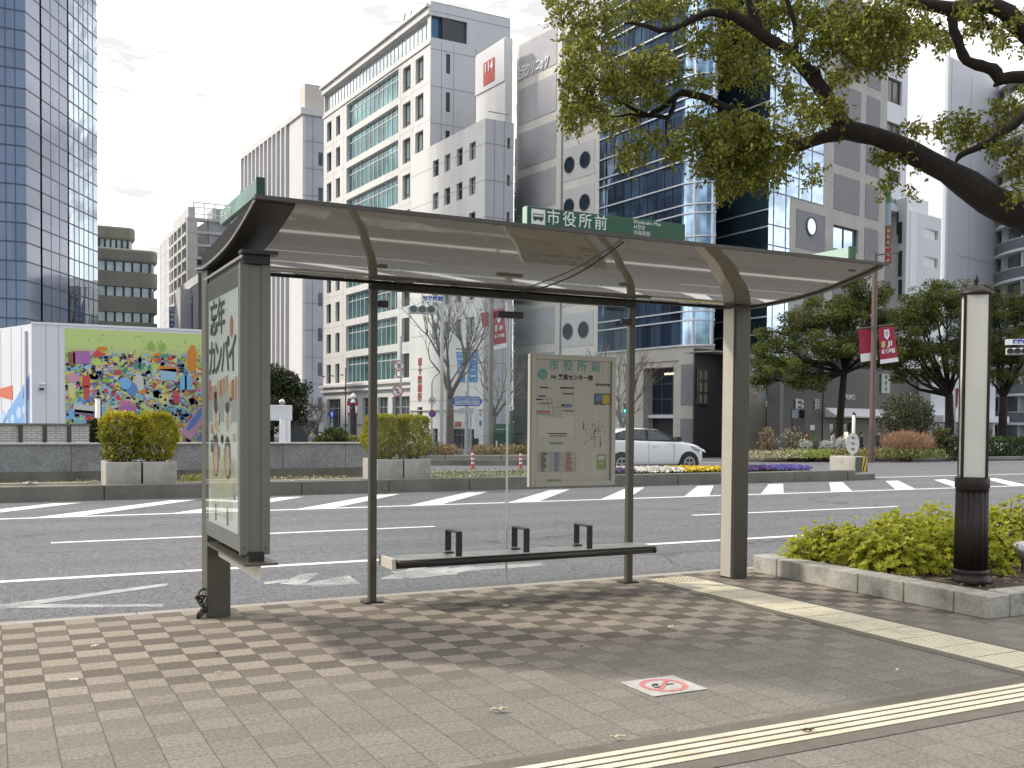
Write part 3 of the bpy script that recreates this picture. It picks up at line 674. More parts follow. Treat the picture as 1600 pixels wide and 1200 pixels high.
# ================================================================ raised planter on the right
gran = mat('planter_granite', (.39, .37, .325), .75, var=.22, sc=5, fine=.2, fsc=50, bump=.4, stain=(.15, .14, .11), streak=False)
soil = mat('soil', (.06, .042, .028), .95, var=.4, sc=9, fine=.5, fsc=40, bump=.8)
pl = thing('planter', 'low granite kerbed planter with yellow green shrubs by the tactile strip', 'planter', (6.85, 6.6, 0))
R = random.Random(12); ztop = .175
ycut = [8.14, 7.55, 7.22, 6.42, 5.93, 5.56, 5.282]
ycut = [8.02]+[onx(px, py, 6.85).y for px, py in ((1213, 901), (1248, 908), (1340, 928), (1411, 943), (1489, 960))]+[5.28]
for i in range(6):
    d = R.uniform(-.006, .006); MB().box(6.85+d, 7.1, ycut[i+1]+.005, ycut[i]-.004, 0, ztop+R.uniform(-.004, .004)).build('kerb_stone', gran, pl, bevel=.009)
for i in range(14):
    MB().box(7.105+i*.55+.004 if i else 7.105, 7.1+(i+1)*.55, 5.28+R.uniform(-.004, .004), 5.5, 0, ztop+.012).build('kerb_stone', gran, pl, bevel=.009)
MB().box(7.1, 14.8, 7.9, 8.03, 0, ztop-.02).build('kerb_stone', gran, pl, bevel=.01)
mb = MB(); R = random.Random(5)
gx = [7.1+i*.24 for i in range(33)]; gy = [5.5+i*.2 for i in range(13)]
mb.add([(x, y, .11+R.uniform(0, .05)) for y in gy for x in gx], [(j*33+i, j*33+i+1, (j+1)*33+i+1, (j+1)*33+i) for j in range(12) for i in range(32)])
mb.build('soil', soil, pl)
lm1 = leafmat('azalea_leaf', (.34, .40, .03), (.5, .46, .05), .45); lm1b = leafmat('azalea_red_leaf', (.2, .07, .025), (.3, .14, .04), .3); lmd = leafmat('azalea_dark_leaf', (.11, .145, .018), (.2, .22, .03), .35)
twig = mat('twig_bark', (.07, .05, .035), .9)
def shrub(name, label, cat, group, c, r, n, mats, seed, L=.048, W=.0125, shoots=10):
    """a low mound: stems from the soil, whorls of narrow leaves at the shoot tips"""
    R = random.Random(seed); c = Vector(c); t = thing(name, label, cat, c, group); st = MB(); lf = MB(); k3 = len(mats)
    tips = []
    for i in range(n):
        u = rdir(R); u.z = abs(u.z)*1.1-.12
        k = R.uniform(.78, 1.05) if R.random() < .72 else R.uniform(.3, .8)
        k *= 1+.14*math.sin(u.x*7+seed)*math.cos(u.y*6+seed*2)
        tips.append(c+Vector((u.x*r[0]*k, u.y*r[1]*k, max(.03, .12*r[2]+u.z*r[2]*k))))
    for i in range(26):
        q = R.choice(tips); b = c+Vector((R.uniform(-.45, .45)*r[0], R.uniform(-.45, .45)*r[1], -.02)); st.tube([b, (b+q)/2+rdir(R)*.04, q], [.009, .006, .003], 4)
    for i in range(shoots):
        q = R.choice(tips)
        if q.z > c.z+r[2]*.6: st.tube([q-ZA*.1, q+ZA*R.uniform(.03, .1)], [.004, .002], 4); tips.append(q+ZA*R.uniform(.04, .11))
    for q in tips:
        o = (q-c); o.normalize(); ax = (o+ZA*.8+rdir(R)*.45).normalized(); a = ax.orthogonal().normalized(); b = ax.cross(a); m = R.randint(6, 9); off = R.random()*6
        lf.k = 0 if R.random() < .74 else (1 if R.random() < .75 else min(2, k3-1))
        for j in range(m):
            t_ = off+j*2.4; d = (a*math.cos(t_)+b*math.sin(t_)+ax*R.uniform(.25, .9)).normalized()
            leaf(lf, q, d, (ax-d*ax.dot(d)).normalized(), L*R.uniform(.7, 1.25), W*R.uniform(.8, 1.2))
    st.build('stem', twig, t); lf.build('foliage', mats, t); return t
AZ = [lm1, lmd, lm1b]
for i, (u, v, rx, ry, rz, n, lab) in enumerate(((7.5, 7.72, .36, .2, .27, 300, 'small shrub at the extreme kerb corner of the planter'), (7.72, 7.42, .44, .42, .3, 430, 'yellow green shrub at the kerb end of the planter'), (8.12, 7.2, .5, .5, .4, 560, 'yellow green shrub second from the kerb end of the planter'), (7.62, 6.82, .38, .36, .3, 430, 'low green shrub spilling towards the planter front, left of the lamp'),
        (8.65, 7.3, .5, .5, .44, 540, 'taller bright shrub in the middle of the planter'), (8.15, 6.62, .46, .4, .36, 520, 'dense dark based shrub just left of the lamp column'), (9.05, 6.9, .5, .45, .46, 520, 'bright shrub with reddish tips behind the lamp column'),
        (9.65, 6.85, .5, .42, .52, 540, 'yellow green shrub right of the lamp column'), (10.35, 6.95, .55, .5, .56, 520, 'far right shrub of the planter at the photo edge'))):
    shrub('azalea_shrub', lab, 'shrub', 'shrubs in the raised planter', (u-.06, v, .13), (rx*1.15, ry*1.1, rz*1.08), int(n*1.35), AZ, 20+i, shoots=16)
sp = thing('young_plant', 'thin leafy shoot rising above the planter shrubs at the right edge', 'plant', (9.5, 6.55, .13)); st = MB(); lf = MB(); R = random.Random(6)
for i in range(5):
    q = Vector((9.5+R.uniform(-.12, .12), 6.55+R.uniform(-.1, .1), .13)); top = q+Vector((R.uniform(-.1, .12), R.uniform(-.1, .1), R.uniform(.7, .98))); st.tube([q, top], [.008, .003], 5)
    for j in range(24):
        t_ = R.uniform(.45, 1); d = (rdir(R)+ZA*.3).normalized(); leaf(lf, q+(top-q)*t_, d, d.orthogonal().normalized(), .07, .017)
st.build('stem', twig, sp); lf.build('foliage', leafmat('young_leaf', (.09, .13, .03), (.16, .2, .05)), sp)
# litter of dead leaves on the bed
mb = MB(); R = random.Random(9)
for i in range(1500):
    p = Vector((R.uniform(7.12, 11.5), R.uniform(5.52, 7.4), .165)); d = (rdir(R)*Vector((1, 1, .2))); d.normalize() if False else None
    d = Vector((math.cos(i), math.sin(i), R.uniform(-.1, .25))).normalized(); leaf(mb, p, d, (ZA+rdir(R)*.4).normalized(), .05, .012)
tag(mb.build('leaf_litter', leafmat('dead_leaf', (.16, .09, .045), (.28, .19, .1), .1)), 'dry brown leaves scattered over the planter soil', 'leaf litter', None, 'stuff')
# ---- lantern column
iron = mat('dark_bronze', (.026, .019, .017), .5, .35, var=.15, sc=6, bump=0); opal = mat('opal_panel', (.72, .7, .62), .35, var=.03, sc=2)
b = onz(1521, 909, .15); lx, ly = b.x+.06, b.y+.08
zz = lambda py: at(1521, py, (Vector((lx, ly, 0)).x*math.sin(A)+ly*math.cos(A))).z
lp = thing('lantern_column', 'dark fluted lantern column with tall lit-look opal panels and finial cap', 'street lamp', (lx, ly, .13))
k = (Vector((lx, ly, 0)).x*math.sin(A)+ly*math.cos(A))/F
zb = zz(745)
MB().lathe((lx, ly, 0), [(31*k, .1), (32*k, .155), (31*k, .175), (27.5*k, .19), (27*k, .215), (29*k, .235), (25.5*k, .25)], 36).build('base', iron, lp, smooth=True)
MB().lathe((lx, ly, 0), [(25*k, .25), (24*k, zb-.12)], 96, .09, 16).build('fluted_shaft', iron, lp, smooth=True)
MB().lathe((lx, ly, 0), [(24.2*k, zb-.12), (24.2*k, zb-.1), (25.5*k, zb-.09), (25.5*k, zb-.015), (24*k, zb)], 36).build('collar', iron, lp, smooth=True)
zt = zz(463); h = zt-zb
ang = math.atan2(-ly, -lx)+rad(8)
ca, sa = math.cos(ang), math.sin(ang); ex = Vector((-sa, ca, 0)); en = Vector((ca, sa, 0)); s = 17.5*k; c0 = Vector((lx, ly, zb))
mb = MB(); w = 4.2*k
for i in (-1, 1):
    for j in (-1, 1): mb.obox(c0+ex*(i*s)-ex*w/2+en*(j*s)-en*w/2, ex*w, en*w, ZA*h)
mb.build('corner_post', iron, lp)
mb = MB()
for j in (-1, 1):
    mb.obox(c0-ex*(s-w/2)+en*(j*s)-en*.004, ex*(2*s-w), en*.008, ZA*h); mb.obox(c0-en*(s-w/2)+ex*(j*s)-ex*.004, en*(2*s-w), ex*.008, ZA*h)
mb.build('opal_panel', opal, lp)
MB().lathe((lx, ly, zt), [(24*k, 0), (25.5*k, .012), (25*k, .03), (19*k, .045), (17*k, .06), (8*k, .085), (3*k, .098)], 32).build('cap', iron, lp, smooth=True)
MB().lathe((lx, ly, zt), [(2.6*k, .095), (2.2*k, .11), (4*k, .125), (3.4*k, .15), (.6*k, .185)], 16).build('finial', iron, lp, smooth=True)
fl = thing('spotlight', 'small black and silver ground spotlight in the planter at the right edge', 'spotlight', (9.1, 6.05, .13)); q = onz(1598, 868, .3)
MB().tube([(q.x, q.y, .12), (q.x, q.y, .3)], .012, 8).build('stake', iron, fl); d = Vector((-.3, .2, .9)).normalized()
MB().tube([Vector((q.x, q.y, .3))-d*.02, Vector((q.x, q.y, .3))+d*.13], [.045, .055], 14).build('housing', steel, fl, smooth=True)
# ================================================================ near camphor tree: trunk beyond the right edge, limbs over the picture
bark = mat('camphor_bark', (.02, .0145, .011), .95, var=.35, sc=7, fine=.35, fsc=30, bump=1.)
D0 = 12.0
ct = thing('camphor_tree', 'large near camphor tree with dark crooked limbs hanging in from the right', 'tree', tuple(Vector((at(1930, 660, D0).x, at(1930, 660, D0).y, 0))))
def limb(pts, rs, dep=None, n=9):
    P = []
    for i, p in enumerate(pts): P.append(at(p[0], p[1], (p[2] if len(p) > 2 else D0)))
    return P, [r*D0/F for r in rs]
Q = []; RS = []
tr = MB(); base = Vector((at(1930, 660, D0).x, at(1930, 660, D0).y, 0))
fork = at(1905, 470, D0)
tr.tube([base-ZA*.1, base+ZA*.15, base+ZA*.5, (base+fork)/2+Vector((.06, .03, 0)), fork, at(1860, 250, D0), at(1800, 60, D0), at(1790, -160, D0)], [.52, .4, .33, .3, .3, .24, .18, .1], 14)
tr.build('trunk', bark, ct, smooth=True)
LIMBS = [
 ([(1905, 470), (1760, 400), (1640, 357), (1600, 338), (1545, 312), (1480, 268), (1420, 236), (1368, 213), (1322, 203), (1290, 212), (1250, 228), (1218, 236), (1185, 232)], [30, 28, 25, 24, 22, 19, 16.5, 15, 14, 11, 9, 6, 3]),
 ([(1330, 205), (1311, 190), (1300, 165), (1278, 132), (1255, 104), (1240, 88), (1215, 70), (1182, 48), (1160, 33), (1140, 23), (1112, 19), (1084, 29), (1052, 45), (1030, 48), (1004, 39), (975, 36)], [13, 13, 12, 11, 10.5, 10, 9.5, 8.5, 8, 7, 6, 5, 4.5, 4, 3, 1.5]),
 ([(1185, 50), (1178, 25), (1170, 5), (1160, -40), (1150, -90)], [8, 7, 6, 5, 3]),
 ([(1243, 92), (1244, 60), (1243, 45), (1236, 20), (1228, -5), (1215, -60)], [5, 4.5, 4.2, 4.2, 4, 3]),
 ([(1255, 104), (1280, 110), (1284, 130)], [3.5, 2.5, 1.6]),
 ([(1250, 228), (1205, 210), (1160, 181), (1130, 167), (1108, 156), (1086, 149), (1066, 144), (1049, 156), (1030, 172), (1014, 180), (993, 172), (974, 161), (950, 158)], [6, 6, 6, 6, 6, 5.5, 5, 4.5, 4.2, 4, 3, 2.5, 1.4]),
 ([(1056, 151), (1052, 170), (1044, 184), (1015, 182), (985, 178), (955, 182)], [3.5, 4, 3.4, 2.4, 2, 1]),
 ([(1044, 184), (1040, 205), (1044, 222), (1060, 238), (1085, 244)], [1.8, 1.4, 1.2, 1, .8]),
 ([(1820, 120), (1720, 100), (1640, 75), (1600, 48), (1575, 20), (1545, 8), (1510, 12), (1487, 15), (1450, 8), (1425, 3), (1390, -8), (1340, -15)], [20, 19, 17, 15, 13.5, 12.5, 12, 11, 9, 8, 6, 4]),
 ([(1500, 14), (1488, 28), (1490, 48), (1500, 75), (1511, 95), (1530, 102), (1551, 108), (1562, 124), (1600, 120), (1680, 118), (1760, 140)], [7, 8, 7.5, 7.5, 8, 8.5, 9.5, 11, 10, 11, 13]),
 ([(1562, 124), (1558, 132), (1552, 134)], [6, 4, 2]),
 ([(1760, 150), (1680, 150), (1600, 180), (1575, 202), (1550, 220), (1525, 232), (1500, 243), (1494, 252)], [9, 8, 6.5, 6.5, 6, 5.5, 5, 2]),
 ([(1185, 232), (1160, 245), (1130, 250), (1110, 262)], [3, 2.4, 1.6, 1]),
 ([(1470, 36), (1440, 50), (1420, 58)], [3, 2, 1]), ([(1480, 30), (1540, 30), (1545, 48)], [3, 2.5, 1.5])]
R = random.Random(31); lm_ = MB()
for pts, rs in LIMBS:
    P, r_ = limb(pts, rs)
    # subdivide with a slight knobbly wobble
    PP, RR = [], []
    for i in range(len(P)-1):
        for t in (0, .5):
            PP.append(P[i].lerp(P[i+1], t)+(rdir(R)*.012 if t else Vector((0, 0, 0)))); RR.append((r_[i]+(r_[i+1]-r_[i])*t)*R.uniform(.92, 1.1))
    PP.append(P[-1]); RR.append(r_[-1])
    mb = MB().tube(PP, RR, 10 if rs[0] > 5 else 6); mb.build('limb', bark, ct, smooth=True)
BL = [(885, 15, 38, 30, 260), (930, 38, 48, 42, 330), (898, 88, 32, 42, 300), (985, 14, 55, 28, 300), (1045, 12, 50, 26, 260), (940, 95, 28, 26, 170),
 (925, 140, 55, 42, 520), (1000, 112, 66, 34, 620), (1040, 96, 28, 22, 170), (900, 178, 28, 30, 220), (955, 188, 48, 24, 300), (1010, 140, 40, 26, 240),
 (1105, 190, 46, 32, 360), (1150, 215, 62, 46, 800), (1105, 238, 40, 42, 420), (1160, 262, 52, 36, 520), (1130, 292, 24, 20, 130), (1200, 225, 38, 38, 360), (1060, 232, 28, 18, 110), (990, 236, 32, 18, 160), (975, 254, 15, 16, 60), (1022, 216, 24, 15, 90), (1065, 205, 24, 18, 70), (1185, 285, 16, 22, 90),
 (1095, 62, 46, 34, 300), (1160, 72, 46, 44, 420), (1128, 112, 42, 28, 220), (1205, 20, 58, 28, 380), (1120, 8, 50, 22, 220), (1085, 130, 22, 16, 70), (1180, 120, 30, 24, 130),
 (1228, 150, 36, 36, 220), (1262, 180, 34, 38, 240), (1290, 58, 60, 50, 620), (1342, 40, 58, 46, 760), (1382, 72, 46, 42, 560), (1405, 28, 58, 34, 520), (1345, 98, 36, 22, 220), (1312, 122, 26, 20, 130), (1235, 252, 25, 22, 140), (1272, 270, 18, 22, 80), (1215, 268, 20, 24, 90), (1300, 168, 26, 20, 130), (1318, 185, 18, 16, 60), (1270, 20, 50, 26, 320), (1230, 90, 30, 26, 120), (1250, 215, 22, 12, 70),
 (1440, 48, 34, 20, 160), (1480, 54, 32, 20, 150), (1535, 40, 32, 22, 150), (1560, 62, 22, 16, 90), (1590, 28, 24, 22, 120), (1465, 68, 14, 10, 40), (1520, 14, 40, 14, 100),
 (1450, 202, 38, 11, 110), (1492, 192, 32, 18, 150), (1530, 202, 30, 26, 190), (1572, 178, 32, 30, 240), (1590, 252, 22, 36, 190), (1560, 228, 28, 20, 140), (1500, 226, 18, 15, 70), (1590, 300, 16, 22, 60), (1600, 140, 20, 14, 50),
 (1390, 250, 22, 18, 120), (1386, 286, 14, 20, 80), (1420, 300, 14, 9, 24), (1368, 240, 16, 14, 50), (1440, 262, 18, 8, 24), (1410, 250, 20, 10, 40), (1500, 282, 16, 12, 20),
 (1660, 60, 70, 60, 500), (1680, 200, 60, 60, 420), (1720, -60, 90, 70, 500), (1500, -60, 120, 45, 500), (1250, -55, 160, 40, 700), (1000, -45, 120, 36, 400), (1660, 300, 50, 30, 150)]
cl1 = leafmat('camphor_leaf', (.13, .155, .019), (.25, .25, .038), .52); cl2 = leafmat('camphor_leaf_dark', (.075, .095, .013), (.14, .15, .022), .48); cl3 = leafmat('camphor_leaf_young', (.34, .34, .07), (.42, .38, .09), .55)
R = random.Random(77); lf = MB(); tw = MB()
for px, py, rx, ry, n in BL:
    n = int(n*2.5); dz = D0+R.uniform(-.7, .7); c = at(px, py, dz); k = dz/F
    dark = R.random()
    ns_ = max(3, n//16)
    for s_ in range(ns_):                     # sprays: a drooping twig carrying a dozen leaves
        u = rdir(R); kk = R.random()**.42
        o = c+XA*0+(ray(px+u.x*rx*kk, py+u.z*ry*kk)*dz+EYE-c)+ray(px, py).normalized()*u.y*.55*kk
        d = (rdir(R)*.9-ZA*.35+(o-c).normalized()*.5).normalized(); ln = R.uniform(.1, .24)
        tw.tube([o-d*ln*.6, o, o+d*ln*.5-ZA*.02], [.0035, .0028, .0015], 3, False)
        for j in range(16):
            t_ = R.uniform(-.5, .7); lf.k = 0 if R.random() < .58 else (1 if R.random() < .66 else 2)
            dd = (d*.6+rdir(R)-ZA*.35).normalized(); p = o+d*ln*t_+rdir(R)*.045
            leaf(lf, p, dd, (rdir(R)+ZA*.7).normalized(), R.uniform(.048, .085), R.uniform(.012, .0185))
lf.build('crown', [cl1, cl2, cl3], ct); tw.build('twig', bark, ct)
# ================================================================ central reservation
conc = mat('weathered_concrete', (.30, .29, .255), .85, var=.2, sc=1.6, fine=.15, fsc=50, bump=.3, stain=(.14, .13, .105))
concD = mat('dark_kerb_concrete', (.17, .16, .135), .85, var=.22, sc=1.3, fine=.2, fsc=40, bump=.3, stain=(.085, .08, .066))
granG = mat('grey_granite', (.27, .275, .28), .6, var=.22, sc=1.5, fine=.3, fsc=22, stain=(.13, .135, .14))
boxC = mat('planter_box_concrete', (.40, .385, .35), .8, var=.12, sc=3, fine=.1, fsc=60, stain=(.26, .24, .2))
mb = MB(); R = random.Random(3); x = -24.
while x < 22.3:
    w = 1.985 if x+2 < 22.3 else 22.3-x; mb.box(x, x+w, 21.7, 21.95, -.2, .175+R.uniform(-.005, .005)); x += 2
mb.box(22.32, 23.15, 21.75, 23.3, -.2, .06)
mk_ = mb.build('median_kerb', [concD], bevel=.02); struct(mk_)
struct(MB().box(-24, 22.3, 21.951, 25.2, -.2, .09).build('median_bed', mat('median_soil', (.13, .115, .075), .95, var=.4, sc=4, fine=.4, fsc=30)))
mb = MB().box(-24, 22.3, 25.2, 25.4, -.2, .15); struct(mb.build('median_back_kerb', conc))
wl = thing('granite_wall', 'long low grey granite wall along the central reservation', 'wall', (0, 25, .09))
mb = MB(); x = -24.
while x < 8.5:
    w = min(1.6, 8.6-x); mb.box(x, x+w-.008, 24.9, 25.15, .3, .905); x += 1.6
mb.build('panel', granG, wl, bevel=.006); MB().box(-24, 8.62, 24.86, 25.19, .906, .945).build('coping', mat('coping_granite', (.42, .42, .41), .6, var=.1, sc=3), wl, bevel=.006)
MB().box(-24, 8.6, 24.82, 25.18, .05, .299).build('plinth', concD, wl)
# planter boxes with clipped golden shrubs
gold = leafmat('golden_leaf', (.26, .27, .02), (.42, .37, .035), .45); goldD = leafmat('golden_dark_leaf', (.07, .1, .012), (.15, .17, .02), .35); yel = leafmat('golden_lit_leaf', (.5, .4, .03), (.6, .48, .06), .4)
lab = ('left concrete planter box below the mural', 'concrete planter box second from the left, below the mural', 'concrete planter box behind the left shelter glass, next to the thin post', 'concrete planter box behind the left shelter glass, right of its twin')
lab2 = ('square clipped golden shrub left in front of the mural', 'square clipped golden shrub right in front of the mural', 'clipped golden shrub beside the thin shelter post', 'clipped golden shrub behind the left glass pane')
for i, (a, b) in enumerate(((2.06, 2.735), (2.775, 3.44), (7.84, 8.46), (8.5, 9.16))):
    t = thing('planter_box', lab[i], 'planter', ((a+b)/2, 22.6, .09), 'concrete planter boxes on the central reservation')
    mb = MB(); y0, y1, z0, z1, w = 22.05, 23.1, .09, .615, .07
    mb.box(a, b, y0, y0+w, z0, z1).box(a, b, y1-w, y1, z0, z1).box(a, a+w, y0+w, y1-w, z0, z1).box(b-w, b, y0+w, y1-w, z0, z1)
    mb.build('box', boxC, t, bevel=.012); MB().box(a+w, b-w, y0+w, y1-w, .1, .56).build('soil', soil, t)
    R = random.Random(40+i); s = thing('clipped_shrub', lab2[i], 'shrub', ((a+b)/2, 22.6, .57), 'clipped golden shrubs in the concrete boxes')
    cx = (a+b)/2; st = MB(); lf = MB()
    for k in range(14):
        q = Vector((cx+R.uniform(-.2, .2), 22.6+R.uniform(-.25, .25), .55)); st.tube([q, q+Vector((R.uniform(-.12, .12), R.uniform(-.12, .12), .3)), q+Vector((R.uniform(-.25, .25), R.uniform(-.25, .25), .75))], [.014, .01, .004], 5)
    st.build('stem', twig, s)
    hw = .37
    for k in range(5600):
        # a box-like crown with rounded shoulders and ragged sides
        u = [R.uniform(-1, 1) for _ in range(3)]; m_ = R.randrange(3)
        if R.random() < .7: u[m_] = math.copysign(R.uniform(.82, 1.06), u[m_])
        rr = sum(abs(c)**3.4 for c in u)**(1/3.4)
        if rr > 1.02: u = [c*1.02/rr for c in u]
        bulge = (1+.1*math.sin(u[2]*5+i)+.09*math.sin(u[0]*5+u[1]*4+i*2)+.06*math.sin(u[0]*11+u[2]*9+i))*(.84+.16*min(1, (u[2]+1.2)))
        p = Vector((cx+u[0]*hw*bulge, 22.58+u[1]*.44*bulge, 1.13+u[2]*.49*(.94+.06*bulge)))
        if u[2] < -.35 and R.random() < .35+(-u[2])*.35: continue
        lf.k = 2 if (u[2] > .6 and R.random() < .55) or R.random() < .06 else (0 if R.random() < .5+.3*u[2] else 1)  # leaf colours carry the lit yellow top and the shaded lower part
        d = (rdir(R)+Vector((u[0], u[1], u[2]))*.6+ZA*.3).normalized(); leaf(lf, p, d, (rdir(R)+ZA*.5).normalized(), R.uniform(.05, .085), R.uniform(.016, .026))
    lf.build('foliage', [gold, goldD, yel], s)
# watering pipes, low growth and flowers on the bed
pipe = mat('watering_pipe', (.5, .48, .42), .5, var=.1)
t = thing('watering_pipe', 'pale watering pipe with a valve on the bed left of the planter boxes', 'pipe', (0, 22.2, .15)); MB().tube([(-6, 22.25, .2), (2., 22.25, .2)], .018, 8).tube([(-6, 22.15, .14), (1.95, 22.15, .14)], .012, 6).build('pipe', pipe, t)
MB().lathe((.68, 22.2, .1), [(.045, 0), (.045, .05), (.02, .055), (.02, .12), (.06, .125), (.06, .14)], 12).tube([(.55, 22.2, .2), (.8, 22.2, .2)], .035, 8).build('valve', steel, t); MB().lathe((1.86, 22.2, .1), [(.04, 0), (.02, .05), (.02, .13), (.05, .135), (.05, .15)], 12).build('tap', steel, t)
t = thing('watering_pipe', 'pale watering pipe on the bed between the shelter panel and the thin post', 'pipe', (5.6, 22.2, .15)); MB().tube([(3.6, 22.2, .17), (7.7, 22.2, .17)], .014, 8).build('pipe', pipe, t); MB().lathe((5.9, 22.15, .1), [(.05, 0), (.05, .06), (.03, .07)], 12).build('valve', steel, t)
def lowgrowth(name, lab, kindlab, x0, x1, y0, y1, z, h, n, mats, seed, L=.07, W=.014):
    R = random.Random(seed); mb = MB()
    for i in range(n):
        p = Vector((R.uniform(x0, x1), R.uniform(y0, y1), z+h*R.random()**1.5)); mb.k = R.randrange(len(mats)); d = (rdir(R)+ZA*.9).normalized(); leaf(mb, p, d, rdir(R), L*R.uniform(.6, 1.3), W)
    return tag(mb.build(name, mats), lab, kindlab, None, 'stuff')
pg = leafmat('pale_ground_leaf', (.22, .24, .06), (.34, .34, .12), .3); gg = leafmat('green_ground_leaf', (.07, .1, .025), (.14, .17, .05), .3); og = leafmat('ochre_ground_leaf', (.26, .17, .07), (.36, .26, .12), .2); wg = leafmat('white_ground_leaf', (.5, .5, .42), (.62, .6, .52), .2)
lowgrowth('ground_cover', 'pale yellow green ground cover right of the planter boxes', 'ground cover', 3.75, 4.75, 22.3, 23.8, .08, .15, 1500, [pg, pg, gg], 1)
lowgrowth('ground_cover', 'sparse pale ground cover on the bed between panel and thin post', 'ground cover', 5.0, 7.7, 23.4, 24.6, .06, .07, 700, [pg, og, wg], 2)
lowgrowth('ground_cover', 'ochre and pale ground cover along the bed left of the boxes', 'ground cover', -4, 2.0, 23.6, 24.6, .06, .06, 700, [pg, og], 3)
lowgrowth('ground_cover', 'mixed low plants on the bed behind the right shelter pane', 'ground cover', 9.2, 15.8, 22.5, 25., .07, .13, 3200, [gg, pg, gg, wg], 4)
# pansies in colour blocks
def pansies(lab, x0, x1, y0, y1, col, seed, n):
    R = random.Random(seed); t = thing('pansy_bed', lab, 'flowers', ((x0+x1)/2, (y0+y1)/2, .1), 'colour blocks of pansies'); lf = MB(); fl_ = MB()
    for i in range(n):
        p = Vector((R.uniform(x0, x1), R.uniform(y0, y1), .1))
        for j in range(7): d = (rdir(R)+ZA*.7).normalized(); leaf(lf, p+ZA*R.uniform(0, .09)+rdir(R)*.05, d, rdir(R), .08, .016)
        for j in range(2):
            q = p+Vector((R.uniform(-.05, .05), R.uniform(-.05, .05), R.uniform(.12, .2))); nn = (Vector((-.3, -1, .55))+rdir(R)*.6).normalized(); a = nn.orthogonal().normalized(); b = nn.cross(a); off = R.random()
            for s_ in range(5):
                t_ = s_*1.2566+off; d = a*math.cos(t_)+b*math.sin(t_); fl_.k = R.randrange(2); w = nn.cross(d)*.02; fl_.add([q, q+d*.03+w, q+d*.045, q+d*.03-w], [(0, 1, 2, 3)])
    lf.build('foliage', [gg, leafmat('dark_pansy_leaf', (.03, .05, .015), (.06, .08, .02))][1:]*1, t).name
    fl_.build('blossom', col, t)
pu = [pm('petal_violet', (.09, .035, .17)), pm('petal_purple', (.13, .05, .2))]; wh_ = [pm('petal_white', (.75, .74, .68)), pm('petal_cream', (.65, .62, .48))]; ye = [pm('petal_yellow', (.72, .5, .02)), pm('petal_gold', (.7, .42, .02))]; bl_ = [pm('petal_blue', (.13, .1, .38)), pm('petal_lilac', (.2, .14, .42))]
pansies('dark violet pansies in front of the white car, beside the thin post', 13.1, 14.9, 22.05, 23.3, pu, 1, 330)
pansies('white pansies right of the violet pansies under the car bumper', 14.95, 16.5, 22.05, 23.3, wh_, 2, 300)
pansies('yellow pansies just left of the right shelter post', 16.55, 17.6, 22.05, 23.2, ye, 3, 230)
pansies('yellow and white pansies just right of the right shelter post', 17.65, 18.5, 22.05, 22.9, ye, 4, 160)
pansies('deep purple pansies right of the right shelter post', 18.55, 19.6, 22.05, 22.9, pu, 5, 210)
pansies('blue violet pansies beside the concrete end block', 19.65, 20.9, 22.05, 22.9, bl_, 6, 260)
# concrete end block with hazard stripes and oval marker
blk = thing('end_block', 'concrete block with hazard striped end closing the central reservation', 'concrete block', (21.6, 22.6, .09))
q0 = ony(1296, 737, 22.2); q1 = ony(1349, 737, 22.2); zt_ = ony(1320, 714, 22.2).z
xe = ony(1336, 737, 22.2).x; xr_ = ony(1355, 737, 22.2).x; yb_ = onx(1296, 730, xe).y; xm_ = xe+(xr_-xe)*.5
MB().box(xe, xr_, 22.2, yb_, .09, zt_).build('block', boxC, blk, bevel=.02)
MB().box(xe+.01, xm_, 22.188, 22.199, .1, zt_-.012).build('dark_band', mat('dark_band', (.10, .10, .09), .7), blk)
hb = MB().box(xm_+.002, xr_-.005, 22.186, 22.199, .1, zt_-.012).build('hazard_plate', black, blk); yl = pm('hazard_yellow', (.68, .46, .04)); hw_ = xr_-xm_-.01; hz0, hz1 = .105, zt_-.018
for a in (-.35, .3):
    P_ = [Vector((xm_+.005+hw_*max(0, min(1, a+d_)), 22.1855, z)) for d_, z in ((0, hz0), (.4, hz0), (.95, hz1), (.55, hz1))]; MB().prism(P_[::-1], Vector((0, -.002, 0))).build('hazard_stripe', yl, hb)
om = thing('oval_marker', 'white oval marker sign with faded emblem on the concrete block', 'sign', (21.5, 22.5, zt_)); p = ony(1332, 693, 22.5); kx = (p.x*math.sin(A)+p.y*math.cos(A))/F; fn = Vector((-.5, -.86, 0)).normalized()
MB().disc(p, fn, 16*kx, .03, 28, 10*kx).build('plate', mat('old_white_enamel', (.62, .62, .6), .5, var=.12, sc=8), om) if 0 else MB().disc(p, fn, 10*kx, .03, 28, 16.5*kx).build('plate', mat('old_white_enamel', (.62, .62, .6), .5, var=.12, sc=8), om)
mb = MB(); R = random.Random(2); ex_ = ZA.cross(fn).normalized()
for k in range(3):
    c_ = p+fn*.031+ZA*(.17-.17*k); mb.prism([c_-ex_*.06-ZA*.02, c_+ex_*.05-ZA*.05, c_+ex_*.07+ZA*.03, c_-ex_*.02+ZA*.05], fn*.002)
mb.build('emblem', mat('grey_emblem', (.24, .24, .24), .6), om); MB().tube([(p.x, p.y+.03, zt_-.01), (p.x, p.y+.03, p.z-.3)], .035, 10).build('post', steel, om)
